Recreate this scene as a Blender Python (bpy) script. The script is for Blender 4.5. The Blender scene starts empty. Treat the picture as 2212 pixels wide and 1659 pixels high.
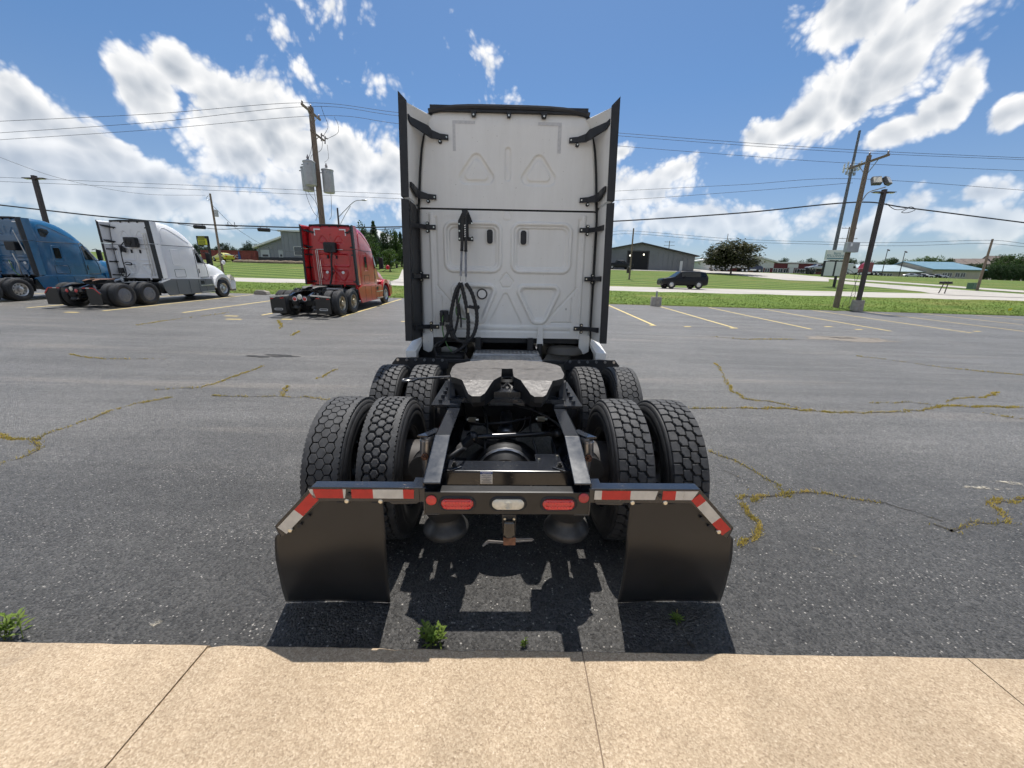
import bpy, bmesh, math, random
import numpy as np
from mathutils import Vector, Matrix

random.seed(7); rng = np.random.default_rng(7)
S = bpy.context.scene
COL = S.collection

# ------------------------------------------------------------------ camera
FPX, CX, CY = 831.0, 1106.0, 829.5          # survey units: photograph 2212 px wide
CAM_H, PITCH, ROLL = 1.88, math.radians(14.4), 0.0168
Fw = Vector((0, math.cos(PITCH), -math.sin(PITCH)))
U0 = Vector((0, math.sin(PITCH), math.cos(PITCH)))
Rt = Vector((1, 0, 0)) * math.cos(ROLL) + U0 * math.sin(ROLL)
Up = Vector((-1, 0, 0)) * math.sin(ROLL) + U0 * math.cos(ROLL)
cam = bpy.data.cameras.new('camera'); cam_ob = bpy.data.objects.new('camera', cam); COL.objects.link(cam_ob)
m = Matrix.Identity(4)
for i in range(3):
    m[i][0] = Rt[i]; m[i][1] = Up[i]; m[i][2] = -Fw[i]
m[2][3] = CAM_H
cam_ob.matrix_world = m
cam.sensor_width = 36.0; cam.lens = 36.0 * FPX / 2212.0
cam.clip_start = 0.05; cam.clip_end = 5000
S.camera = cam_ob
S.render.resolution_x, S.render.resolution_y = 1024, 768

# ------------------------------------------------------------------ exposure / colour
S.render.engine = 'CYCLES'
S.view_settings.view_transform = 'Standard'; S.view_settings.look = 'None'
S.view_settings.exposure = 0.68; S.view_settings.gamma = 1.0; S.view_settings.use_curve_mapping = False
S.cycles.max_bounces = 6; S.cycles.diffuse_bounces = 3; S.cycles.glossy_bounces = 3; S.cycles.transparent_max_bounces = 8

# ------------------------------------------------------------------ sun
SUN_EL, SUN_AZ = math.radians(68.5), math.radians(4.0)     # azimuth from +Y towards +X
sd = Vector((math.sin(SUN_AZ) * math.cos(SUN_EL), math.cos(SUN_AZ) * math.cos(SUN_EL), math.sin(SUN_EL)))
sun = bpy.data.lights.new('sun', 'SUN'); sun.energy = 3.5; sun.angle = math.radians(0.53); sun.color = (1.0, 0.955, 0.89)
sun_ob = bpy.data.objects.new('sun', sun); COL.objects.link(sun_ob)
sun_ob.rotation_euler = sd.to_track_quat('Z', 'Y').to_euler(); sun_ob.location = (0, 20, 60)

# ------------------------------------------------------------------ survey helpers
def ray(px, py):
    return Fw + Rt * ((px - CX) / FPX) - Up * ((py - CY) / FPX)
CAM = Vector((0, 0, CAM_H))
def at(px, py, Y):                       # the point at distance Y on the bearing of (px, py)
    d = ray(px, py); return CAM + d * (Y / d.y)
YE = 27.0                                # far edge of the parking lot
def lot_z(x, y):
    t = max(0.0, y - 5.5); k = t * t / 10 if t < 5 else t - 2.5
    s = min(1, max(0, (y - 5) / 6)); s = s * s * (3 - 2 * s)
    return .042 * k - .012 * x * s
def prof(x):
    return [(YE, lot_z(x, YE)), (36, 1.58 - .0075 * x), (46, 2.0 - .006 * x), (58, 3.1 - .006 * x), (108, 7.8 - (.019 if x > 0 else .008) * x), (330, 15.0 - .018 * max(0, x)), (900, 22.0)]
def gz(x, y):
    if y <= YE: return lot_z(x, y)
    x = max(-220, min(260, x)); p = prof(x)
    for (a, ha), (b, hb) in zip(p, p[1:]):
        if y <= b: return ha + (hb - ha) * (y - a) / (b - a)
    return p[-1][1]
def gnd(px, py):                         # where the bearing meets the terrain
    d = ray(px, py); d = d / d.y; t = .5
    while t < 800:
        p = CAM + d * t
        if p.z < gz(p.x, p.y): break
        t += .01 + t * .0006
    return Vector((p.x, p.y, gz(p.x, p.y)))

# ------------------------------------------------------------------ world: sky and clouds
W = bpy.data.worlds.new('World'); S.world = W; W.use_nodes = True
nt = W.node_tree; N = nt.nodes; L = nt.links; N.clear()
def nd(tree, typ, **kw):
    n = tree.nodes.new(typ)
    for k, v in kw.items():
        if k.startswith('i_'):
            key = k[2:]; n.inputs[int(key) if key.isdigit() else key].default_value = v
        else: setattr(n, k, v)
    return n
def mth(tree, op, a, b=None, c=None, clamp=False):
    n = tree.nodes.new('ShaderNodeMath'); n.operation = op; n.use_clamp = clamp
    for i, v in enumerate((a, b, c)):
        if v is None: continue
        if isinstance(v, (int, float)): n.inputs[i].default_value = v
        else: tree.links.new(v, n.inputs[i])
    return n.outputs[0]
def azel(px, py):
    d = ray(px, py).normalized(); return math.atan2(d.x, d.y), math.asin(d.z)
# centre px, centre py, half width, half height, tilt (deg), strength
BLOBS = [
 (400,155,52,55,0,1),(325,192,62,62,0,1),(510,205,105,58,0,1),(585,280,85,90,0,1),(490,285,90,60,0,.95),(525,345,80,48,0,.85),
 (730,340,115,58,0,1),(835,390,85,55,0,.95),(680,410,150,48,0,.8),
 (50,250,110,62,-18,1),(190,318,130,50,-20,1),(80,365,190,70,0,1),(320,390,90,40,0,.95),(260,425,230,52,0,.85),(530,435,130,34,0,.75),
 (1840,35,98,66,0,1),(1960,68,150,66,30,.88),(1885,150,150,66,28,1),(1850,212,160,58,18,1),(1720,262,130,36,12,1),
 (2082,178,38,52,0,1),(2025,242,78,36,40,1),(1940,292,80,22,25,.85),(2205,228,46,34,0,1),(2130,408,80,22,0,.55),
 (655,152,60,22,-40,.30),(618,88,34,20,0,.26),(702,15,52,24,0,.30),(1060,145,58,28,-35,.27),(805,182,34,22,0,.25),
 (1380,410,85,46,0,.88),(1470,370,40,34,0,.7),(1345,322,18,14,0,.65),(1545,482,190,34,0,.72),
 (1945,470,52,42,0,.72),(1870,505,90,26,0,.62),(2140,475,140,40,0,.66),(1110,475,230,58,0,.8)]
cg = bpy.data.node_groups.new('cloud_density', 'ShaderNodeTree')
cg.interface.new_socket('Vector', in_out='INPUT', socket_type='NodeSocketVector')
cg.interface.new_socket('Value', in_out='OUTPUT', socket_type='NodeSocketFloat')
def billow(tree, v_raw, v_warp, det=5.0, vd=2.5):
    n1 = nd(tree, 'ShaderNodeTexNoise', noise_dimensions='2D', i_Scale=9.0, i_Detail=det, i_Roughness=.58); tree.links.new(v_raw, n1.inputs['Vector'])
    vo = nd(tree, 'ShaderNodeTexVoronoi', voronoi_dimensions='2D', feature='F1', i_Scale=17.0, i_Detail=vd, i_Roughness=.62, i_Lacunarity=2.3, normalize=True); tree.links.new(v_warp, vo.inputs['Vector'])
    return mth(tree, 'ADD', mth(tree, 'MULTIPLY_ADD', n1.outputs[0], .62, -.31), mth(tree, 'MULTIPLY_ADD', vo.outputs['Distance'], -1.5, .47))
gi = cg.nodes.new('NodeGroupInput'); go = cg.nodes.new('NodeGroupOutput')
vin = gi.outputs[0]
wz = nd(cg, 'ShaderNodeTexNoise', noise_dimensions='2D', i_Scale=7.0, i_Detail=1.0)
cg.links.new(vin, wz.inputs['Vector'])
wsub = nd(cg, 'ShaderNodeVectorMath', operation='SUBTRACT'); wsub.inputs[1].default_value = (.5, .5, .5); cg.links.new(wz.outputs['Color'], wsub.inputs[0])
wsc = nd(cg, 'ShaderNodeVectorMath', operation='SCALE'); wsc.inputs['Scale'].default_value = .045; cg.links.new(wsub.outputs[0], wsc.inputs[0])
wv = nd(cg, 'ShaderNodeVectorMath', operation='ADD'); cg.links.new(vin, wv.inputs[0]); cg.links.new(wsc.outputs[0], wv.inputs[1])
acc = None
for (bx, by, rx, ry, rot, st) in BLOBS:
    a0, e0 = azel(bx, by); a1, e1 = azel(bx + rx, by); a2, e2 = azel(bx, by - ry)
    ra = math.hypot(a1 - a0, e1 - e0); re = math.hypot(a2 - a0, e2 - e0)
    ra, re, c_, s_ = ra*1.45, re*1.45, math.cos(math.radians(rot)), math.sin(math.radians(rot))
    if rot == 0:
        mp = nd(cg, 'ShaderNodeVectorMath', operation='MULTIPLY_ADD'); cg.links.new(wv.outputs[0], mp.inputs[0])
        mp.inputs[1].default_value = (1/ra, 1/re, 0); mp.inputs[2].default_value = (-a0/ra, -e0/re, 0); q_ = mp.outputs[0]
    else:
        dv = []
        for ax_, r_ in (((c_, s_), ra), ((-s_, c_), re)):
            dn = nd(cg, 'ShaderNodeVectorMath', operation='DOT_PRODUCT'); cg.links.new(wv.outputs[0], dn.inputs[0]); dn.inputs[1].default_value = (ax_[0]/r_, ax_[1]/r_, 0)
            dv.append(mth(cg, 'ADD', dn.outputs['Value'], -(a0*ax_[0] + e0*ax_[1])/r_))
        cb = nd(cg, 'ShaderNodeCombineXYZ'); cg.links.new(dv[0], cb.inputs[0]); cg.links.new(dv[1], cb.inputs[1]); q_ = cb.outputs[0]
    ln = nd(cg, 'ShaderNodeVectorMath', operation='LENGTH'); cg.links.new(q_, ln.inputs[0])
    if st > .5: st *= 1.22
    v = mth(cg, 'MULTIPLY_ADD', ln.outputs['Value'], -st, st)
    acc = v if acc is None else mth(cg, 'SMOOTH_MAX', acc, v, .14)
# the rest of the sky: scattered cumulus of the same kind, outside the bearings above
lo = nd(cg, 'ShaderNodeTexNoise', noise_dimensions='2D', i_Scale=2.3, i_Detail=1.0); cg.links.new(vin, lo.inputs['Vector'])
sx = nd(cg, 'ShaderNodeSeparateXYZ'); cg.links.new(vin, sx.inputs[0])
aa = mth(cg, 'ABSOLUTE', sx.outputs[0]); outm = mth(cg, 'MULTIPLY_ADD', aa, 4.0, -3.9, clamp=True)
gen = mth(cg, 'ADD', mth(cg, 'MULTIPLY_ADD', lo.outputs[0], 4.0, -4.9), mth(cg, 'MULTIPLY', outm, 3.0))
acc = mth(cg, 'MAXIMUM', acc, mth(cg, 'MINIMUM', gen, .9))
cg.interface.new_socket('Billow', in_out='OUTPUT', socket_type='NodeSocketFloat')
bil = billow(cg, vin, wv.outputs[0])
cg.links.new(mth(cg, 'ADD', acc, bil), go.inputs[0]); cg.links.new(bil, go.inputs[1])

tc = nd(nt, 'ShaderNodeTexCoord'); sp = nd(nt, 'ShaderNodeSeparateXYZ'); L.new(tc.outputs['Generated'], sp.inputs[0])
az = mth(nt, 'ARCTAN2', sp.outputs[0], sp.outputs[1]); el = mth(nt, 'ARCSINE', sp.outputs[2])
cv = nd(nt, 'ShaderNodeCombineXYZ'); L.new(az, cv.inputs[0]); L.new(el, cv.inputs[1])
gA = nd(nt, 'ShaderNodeGroup', node_tree=cg); L.new(cv.outputs[0], gA.inputs[0])
sh = nd(nt, 'ShaderNodeVectorMath', operation='ADD'); sh.inputs[1].default_value = (.003, .020, 0); L.new(cv.outputs[0], sh.inputs[0])
wz2 = nd(nt, 'ShaderNodeTexNoise', noise_dimensions='2D', i_Scale=7.0, i_Detail=1.0); L.new(sh.outputs[0], wz2.inputs['Vector'])
wm2 = nd(nt, 'ShaderNodeVectorMath', operation='MULTIPLY_ADD'); wm2.inputs[1].default_value = (.045, .045, .045); wm2.inputs[2].default_value = (-.0225, -.0225, -.0225); L.new(wz2.outputs['Color'], wm2.inputs[0])
wa2 = nd(nt, 'ShaderNodeVectorMath', operation='ADD'); L.new(sh.outputs[0], wa2.inputs[0]); L.new(wm2.outputs[0], wa2.inputs[1])
bilB = billow(nt, sh.outputs[0], wa2.outputs[0], 3.0, 1.0)
mr = nd(nt, 'ShaderNodeMapRange', interpolation_type='SMOOTHSTEP'); mr.inputs[1].default_value = .02; mr.inputs[2].default_value = .46; L.new(gA.outputs[0], mr.inputs[0])
hz = nd(nt, 'ShaderNodeMapRange', interpolation_type='SMOOTHSTEP'); hz.inputs[1].default_value = .02; hz.inputs[2].default_value = .30; hz.inputs[3].default_value = .42; hz.inputs[4].default_value = 1.; L.new(el, hz.inputs[0])
alpha = mth(nt, 'MULTIPLY', mr.outputs[0], hz.outputs[0])                   # far clouds fade into the bright air near the horizon
rel = mth(nt, 'SUBTRACT', gA.outputs[1], bilB)                     # positive = facing up to the sun
thick = mth(nt, 'MULTIPLY_ADD', gA.outputs[0], -.29, 1.12)
br = mth(nt, 'MULTIPLY_ADD', rel, .42, thick)
brc = mth(nt, 'MAXIMUM', mth(nt, 'MINIMUM', br, 1.12), .66)
ramp = nd(nt, 'ShaderNodeMix', data_type='RGBA'); ramp.inputs['A'].default_value = (.62, .71, .83, 1); ramp.inputs['B'].default_value = (1, .995, .985, 1)
L.new(mth(nt, 'MULTIPLY_ADD', brc, 2.0, -1.1, clamp=True), ramp.inputs['Factor'])
ccol = nd(nt, 'ShaderNodeVectorMath', operation='SCALE'); L.new(ramp.outputs['Result'], ccol.inputs[0])
L.new(mth(nt, 'MULTIPLY', brc, 10.8), ccol.inputs['Scale'])
sky = nd(nt, 'ShaderNodeTexSky', sky_type='NISHITA', sun_disc=False, sun_elevation=SUN_EL, sun_rotation=SUN_AZ, altitude=200, air_density=1.0, dust_density=.8, ozone_density=1.4)
tm = nd(nt, 'ShaderNodeMix', data_type='RGBA'); tm.inputs['A'].default_value = (1.0, 1.0, 1.10, 1); tm.inputs['B'].default_value = (.74, 1.0, 1.22, 1); L.new(mth(nt, 'MULTIPLY', el, 2.6, clamp=True), tm.inputs['Factor'])
tint = nd(nt, 'ShaderNodeVectorMath', operation='MULTIPLY'); L.new(tm.outputs['Result'], tint.inputs[1]); L.new(sky.outputs[0], tint.inputs[0])
mx = nd(nt, 'ShaderNodeMix', data_type='RGBA')
L.new(mth(nt, 'MULTIPLY', alpha, .97), mx.inputs['Factor']); L.new(tint.outputs[0], mx.inputs['A']); L.new(ccol.outputs[0], mx.inputs['B'])
bg = nd(nt, 'ShaderNodeBackground', i_Strength=.058); wo = nd(nt, 'ShaderNodeOutputWorld')
L.new(mx.outputs['Result'], bg.inputs[0]); L.new(bg.outputs[0], wo.inputs[0])
W.cycles.sampling_method = 'NONE'
S.cycles.use_adaptive_sampling = True; S.cycles.adaptive_threshold = .02; S.cycles.adaptive_min_samples = 16

# ------------------------------------------------------------------ materials
MATS = {}
def mat(name, col, rough=.5, metal=0., var=0., vscale=6., bump=0., bscale=60., coat=0., spec=.5, col2=None, det=4., rvar=0., stretch=None):
    if name in MATS: return MATS[name]
    M = bpy.data.materials.new(name); M.use_nodes = True; t = M.node_tree; b = t.nodes['Principled BSDF']
    b.inputs['Base Color'].default_value = (*col, 1); b.inputs['Roughness'].default_value = rough; b.inputs['Metallic'].default_value = metal
    b.inputs['Coat Weight'].default_value = coat; b.inputs['Specular IOR Level'].default_value = spec; b.inputs['Coat Roughness'].default_value = .08
    tcx = None
    if var or bump or col2 or rvar:
        tcx = t.nodes.new('ShaderNodeTexCoord'); src = tcx.outputs['Object']
        if stretch:
            mp = t.nodes.new('ShaderNodeMapping'); mp.inputs['Scale'].default_value = stretch; t.links.new(src, mp.inputs[0]); src = mp.outputs[0]
        n = nd(t, 'ShaderNodeTexNoise', i_Scale=vscale, i_Detail=det, i_Roughness=.6); t.links.new(src, n.inputs['Vector'])
        if var or col2:
            mr = nd(t, 'ShaderNodeMapRange'); mr.inputs[1].default_value = .32; mr.inputs[2].default_value = .68; t.links.new(n.outputs[0], mr.inputs[0])
            mxx = nd(t, 'ShaderNodeMix', data_type='RGBA'); t.links.new(mr.outputs[0], mxx.inputs['Factor'])
            c2 = col2 if col2 else tuple(min(1, c * (1 + var)) for c in col); c1 = col if col2 else tuple(c * (1 - var) for c in col)
            mxx.inputs['A'].default_value = (*c1, 1); mxx.inputs['B'].default_value = (*c2, 1)
            t.links.new(mxx.outputs['Result'], b.inputs['Base Color'])
        if rvar:
            t.links.new(mth(t, 'MULTIPLY_ADD', n.outputs[0], rvar * 2, rough - rvar), b.inputs['Roughness'])
        if bump:
            n2 = nd(t, 'ShaderNodeTexNoise', i_Scale=bscale, i_Detail=5., i_Roughness=.6); t.links.new(src, n2.inputs['Vector'])
            bp = nd(t, 'ShaderNodeBump', i_Strength=1.0, i_Distance=bump); t.links.new(n2.outputs[0], bp.inputs['Height']); t.links.new(bp.outputs[0], b.inputs['Normal'])
    MATS[name] = M; return M
def emis(name, col, s):
    M = mat(name, col, .3); b = M.node_tree.nodes['Principled BSDF']; b.inputs['Emission Color'].default_value = (*col, 1); b.inputs['Emission Strength'].default_value = s; return M

# ------------------------------------------------------------------ mesh builder
class MB:
    def __init__(s): s.v = []; s.f = []; s.m = []; s.cur = 0
    def add(s, vs, fs):
        o = len(s.v); s.v.extend([tuple(v) for v in vs])
        for f in fs: s.f.append(tuple(i + o for i in f)); s.m.append(s.cur)
        return s
    def box(s, x0, x1, y0, y1, z0, z1):
        return s.add([(x0,y0,z0),(x1,y0,z0),(x1,y1,z0),(x0,y1,z0),(x0,y0,z1),(x1,y0,z1),(x1,y1,z1),(x0,y1,z1)],
                     [(3,2,1,0),(4,5,6,7),(0,1,5,4),(1,2,6,5),(2,3,7,6),(3,0,4,7)])
    def cbox(s, c, sz, R=None):
        hx, hy, hz = sz[0]/2, sz[1]/2, sz[2]/2; c = Vector(c); R = R or Matrix.Identity(3)
        vs = [c + R @ Vector(p) for p in [(-hx,-hy,-hz),(hx,-hy,-hz),(hx,hy,-hz),(-hx,hy,-hz),(-hx,-hy,hz),(hx,-hy,hz),(hx,hy,hz),(-hx,hy,hz)]]
        return s.add(vs, [(3,2,1,0),(4,5,6,7),(0,1,5,4),(1,2,6,5),(2,3,7,6),(3,0,4,7)])
    def frame(s, d):
        d = Vector(d).normalized(); a = Vector((0,0,1)) if abs(d.z) < .9 else Vector((1,0,0))
        u = d.cross(a).normalized(); return u, d.cross(u).normalized()
    def cyl(s, p0, p1, r0, r1=None, n=12, cap=True):
        r1 = r0 if r1 is None else r1; p0 = Vector(p0); p1 = Vector(p1); u, w = s.frame(p1 - p0); vs = []
        for p, r in ((p0, r0), (p1, r1)):
            for i in range(n):
                a = 2*math.pi*i/n; vs.append(p + u*(r*math.cos(a)) + w*(r*math.sin(a)))
        fs = [(i, (i+1) % n, n + (i+1) % n, n + i) for i in range(n)]
        fs = [tuple(reversed(f)) for f in fs]
        if cap: fs += [tuple(range(n)), tuple(range(2*n-1, n-1, -1))]
        return s.add(vs, fs)
    def tube(s, path, r, n=8, cap=True):
        P = [Vector(p) for p in path]; k = len(P); R = r if isinstance(r, (list, tuple)) else [r]*k
        t = (P[1]-P[0]).normalized(); u, w = s.frame(t); vs = []
        for i in range(k):
            tn = (P[min(i+1,k-1)] - P[max(i-1,0)]).normalized()
            u = (u - tn*u.dot(tn)).normalized(); w = tn.cross(u)
            for j in range(n):
                a = 2*math.pi*j/n; vs.append(P[i] + u*(R[i]*math.cos(a)) + w*(R[i]*math.sin(a)))
        fs = []
        for i in range(k-1):
            for j in range(n): fs.append((i*n+j, i*n+(j+1)%n, (i+1)*n+(j+1)%n, (i+1)*n+j))
        if cap: fs += [tuple(range(n-1,-1,-1)), tuple((k-1)*n+j for j in range(n))]
        return s.add(vs, fs)
    def prism(s, poly, fn, off):                        # poly (a,b) -> fn(a,b) base point, extruded by off
        n = len(poly); off = Vector(off); b = [Vector(fn(*p)) for p in poly]; vs = b + [p + off for p in b]
        return s.add(vs, [tuple(range(n-1,-1,-1)), tuple(range(n,2*n))] + [(i,(i+1)%n,n+(i+1)%n,n+i) for i in range(n)])
    def lathe(s, prof, o, ax='x', n=32, closed=False):  # prof (r,h) around an axis
        o = Vector(o); k = len(prof); vs = []
        for (r, h) in prof:
            for j in range(n):
                a = 2*math.pi*j/n; c, q = r*math.cos(a), r*math.sin(a)
                vs.append(o + Vector((h,c,q) if ax=='x' else (q,h,c) if ax=='y' else (c,q,h)))
        fs = []
        for i in range(k if closed else k-1):
            i2 = (i+1) % k
            for j in range(n): fs.append((i*n+j, i*n+(j+1)%n, i2*n+(j+1)%n, i2*n+j))
        return s.add(vs, fs)
    def ball(s, c, r, n=10, m=6, sc=(1,1,1)):
        c = Vector(c); vs = []; fs = []
        for i in range(m+1):
            t = math.pi*i/m
            for j in range(n):
                a = 2*math.pi*j/n; vs.append(c + Vector((r*sc[0]*math.sin(t)*math.cos(a), r*sc[1]*math.sin(t)*math.sin(a), r*sc[2]*math.cos(t))))
        for i in range(m):
            for j in range(n): fs.append((i*n+j, (i+1)*n+j, (i+1)*n+(j+1)%n, i*n+(j+1)%n))
        return s.add(vs, fs)
    def mesh(s, name, mats, smooth=None):
        me = bpy.data.meshes.new(name); me.from_pydata(s.v, [], s.f)
        for mm in (mats if isinstance(mats, (list, tuple)) else [mats]): me.materials.append(mm)
        if any(s.m): me.polygons.foreach_set('material_index', s.m)
        if smooth:
            bm = bmesh.new(); bm.from_mesh(me); bmesh.ops.remove_doubles(bm, verts=bm.verts, dist=1e-5); bmesh.ops.recalc_face_normals(bm, faces=bm.faces); bm.to_mesh(me); bm.free()
            me.polygons.foreach_set('use_smooth', [True]*len(me.polygons)); me.set_sharp_from_angle(angle=math.radians(smooth))
        else:
            bm = bmesh.new(); bm.from_mesh(me); bmesh.ops.recalc_face_normals(bm, faces=bm.faces); bm.to_mesh(me); bm.free()
        me.update(); return me
    def build(s, name, mats, parent=None, smooth=None, bevel=0.):
        o = bpy.data.objects.new(name, s.mesh(name, mats, smooth)); COL.objects.link(o)
        if parent: o.parent = parent
        if bevel:
            b = o.modifiers.new('bevel', 'BEVEL'); b.width = bevel; b.segments = 2; b.limit_method = 'ANGLE'; b.angle_limit = math.radians(35)
        return o
def inst(name, me, parent=None, loc=(0,0,0), rot=(0,0,0)):
    o = bpy.data.objects.new(name, me); COL.objects.link(o); o.parent = parent; o.location = loc; o.rotation_euler = rot; return o
def tag(o, label, cat, group=None):
    o['label'] = label; o['category'] = cat
    if group: o['group'] = group
    return o
def thing(name, label, cat, loc=(0,0,0), rotz=0., group=None, rotx=0.):
    o = bpy.data.objects.new(name, None); o.empty_display_size = .2; COL.objects.link(o); o.location = loc; o.rotation_euler = (rotx, 0, rotz)
    return tag(o, label, cat, group)
def struct(o): o['kind'] = 'structure'; return o
def lerp(a, b, t): return a + (b - a) * t
def interp(x, pts):
    if x <= pts[0][0]: return pts[0][1]
    for (a, va), (b, vb) in zip(pts, pts[1:]):
        if x <= b: return va + (vb - va) * (x - a) / (b - a)
    return pts[-1][1]
def spline(pts, k=8):                                   # Catmull-Rom through the points
    P = [Vector(p) for p in pts]; P = [P[0]*2 - P[1]] + P + [P[-1]*2 - P[-2]]; out = []
    for i in range(1, len(P)-2):
        for j in range(k):
            t = j/k; a, b, c, d = P[i-1], P[i], P[i+1], P[i+2]
            out.append(.5*((2*b) + (c-a)*t + (2*a-5*b+4*c-d)*t*t + (3*b-a-3*c+d)*t**3))
    out.append(P[-2]); return out
def rrect(x0, x1, z0, z1, r, k=5):
    p = []
    for cx, cz, a0 in ((x1-r,z1-r,0),(x0+r,z1-r,90),(x0+r,z0+r,180),(x1-r,z0+r,270)):
        for i in range(k+1):
            a = math.radians(a0 + 90*i/k); p.append((cx + r*math.cos(a), cz + r*math.sin(a)))
    return p

# ================================================================== ground materials
def asphalt_mat():
    M = bpy.data.materials.new('asphalt'); M.use_nodes = True; t = M.node_tree; b = t.nodes['Principled BSDF']; K = t.links
    tc = nd(t, 'ShaderNodeTexCoord'); P = tc.outputs['Object']
    big = nd(t, 'ShaderNodeTexNoise', i_Scale=.35, i_Detail=5., i_Roughness=.6); K.new(P, big.inputs['Vector'])
    mp = nd(t, 'ShaderNodeMapping'); mp.inputs['Scale'].default_value = (.10, 1.1, 1); K.new(P, mp.inputs[0])
    st = nd(t, 'ShaderNodeTexNoise', i_Scale=1.6, i_Detail=7., i_Roughness=.65); K.new(mp.outputs[0], st.inputs['Vector'])
    # fresher dark strip at the kerb; paler far tone also paints in grazing sheen
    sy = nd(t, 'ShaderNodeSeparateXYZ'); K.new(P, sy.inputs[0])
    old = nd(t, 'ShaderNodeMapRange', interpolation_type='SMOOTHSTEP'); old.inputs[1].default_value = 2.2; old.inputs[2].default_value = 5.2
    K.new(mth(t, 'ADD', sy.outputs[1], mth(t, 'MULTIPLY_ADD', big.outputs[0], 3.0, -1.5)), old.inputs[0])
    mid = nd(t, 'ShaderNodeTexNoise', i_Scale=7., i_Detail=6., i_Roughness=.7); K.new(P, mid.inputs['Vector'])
    near_c = nd(t, 'ShaderNodeMix', data_type='RGBA'); near_c.inputs['A'].default_value = (.046, .0445, .0425, 1); near_c.inputs['B'].default_value = (.080, .077, .073, 1)
    far_c = nd(t, 'ShaderNodeMix', data_type='RGBA'); far_c.inputs['A'].default_value = (.092, .089, .084, 1); far_c.inputs['B'].default_value = (.168, .161, .150, 1)
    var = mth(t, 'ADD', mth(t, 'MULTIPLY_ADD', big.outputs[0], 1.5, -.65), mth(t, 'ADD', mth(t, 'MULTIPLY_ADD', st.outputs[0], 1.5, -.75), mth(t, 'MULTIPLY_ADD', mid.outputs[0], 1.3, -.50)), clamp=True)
    K.new(var, near_c.inputs['Factor']); K.new(var, far_c.inputs['Factor'])
    base = nd(t, 'ShaderNodeMix', data_type='RGBA'); K.new(old.outputs[0], base.inputs['Factor']); K.new(near_c.outputs['Result'], base.inputs['A']); K.new(far_c.outputs['Result'], base.inputs['B'])
    # tan dust where water stands
    du = nd(t, 'ShaderNodeTexNoise', i_Scale=.9, i_Detail=6., i_Roughness=.65); K.new(mp.outputs[0], du.inputs['Vector'])
    mr = nd(t, 'ShaderNodeMapRange'); mr.inputs[1].default_value = .56; mr.inputs[2].default_value = .72; K.new(du.outputs[0], mr.inputs[0])
    dm = nd(t, 'ShaderNodeMix', data_type='RGBA'); dm.inputs['B'].default_value = (.215, .19, .16, 1); K.new(base.outputs['Result'], dm.inputs['A']); K.new(mth(t, 'MULTIPLY', mth(t, 'MULTIPLY', mr.outputs[0], .75), old.outputs[0]), dm.inputs['Factor'])
    # light stones in the wearing course
    v = nd(t, 'ShaderNodeTexVoronoi', i_Scale=75., i_Randomness=1.); K.new(P, v.inputs['Vector'])
    sc = nd(t, 'ShaderNodeSeparateColor'); K.new(v.outputs['Color'], sc.inputs[0])
    pn = nd(t, 'ShaderNodeTexNoise', i_Scale=2.4, i_Detail=4., i_Roughness=.6); K.new(mp.outputs[0], pn.inputs['Vector'])
    wn = mth(t, 'MULTIPLY_ADD', mth(t, 'POWER', pn.outputs[0], 4.), -.75, 1.0)
    fl = mth(t, 'MULTIPLY', mth(t, 'GREATER_THAN', sc.outputs[0], wn), mth(t, 'LESS_THAN', v.outputs['Distance'], .42))
    fm = nd(t, 'ShaderNodeMix', data_type='RGBA'); fm.inputs['B'].default_value = (.34, .32, .29, 1); K.new(dm.outputs['Result'], fm.inputs['A']); K.new(mth(t, 'MULTIPLY', fl, .75), fm.inputs['Factor'])
    # tone of every stone
    tone = mth(t, 'MULTIPLY_ADD', sc.outputs[1], 1.1, .45)
    ts = nd(t, 'ShaderNodeVectorMath', operation='SCALE'); K.new(fm.outputs['Result'], ts.inputs[0]); K.new(tone, ts.inputs['Scale'])
    K.new(ts.outputs[0], b.inputs['Base Color'])
    K.new(mth(t, 'MULTIPLY_ADD', st.outputs[0], -.25, .66), b.inputs['Roughness'])
    b.inputs['Specular IOR Level'].default_value = .5
    bn = nd(t, 'ShaderNodeTexNoise', i_Scale=55., i_Detail=4., i_Roughness=.7); K.new(P, bn.inputs['Vector'])
    hh = mth(t, 'ADD', mth(t, 'MULTIPLY', v.outputs['Distance'], -1.0), mth(t, 'MULTIPLY', bn.outputs[0], 1.2))
    bp = nd(t, 'ShaderNodeBump', i_Strength=1., i_Distance=.010); K.new(hh, bp.inputs['Height']); K.new(bp.outputs[0], b.inputs['Normal'])
    return M
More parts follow.
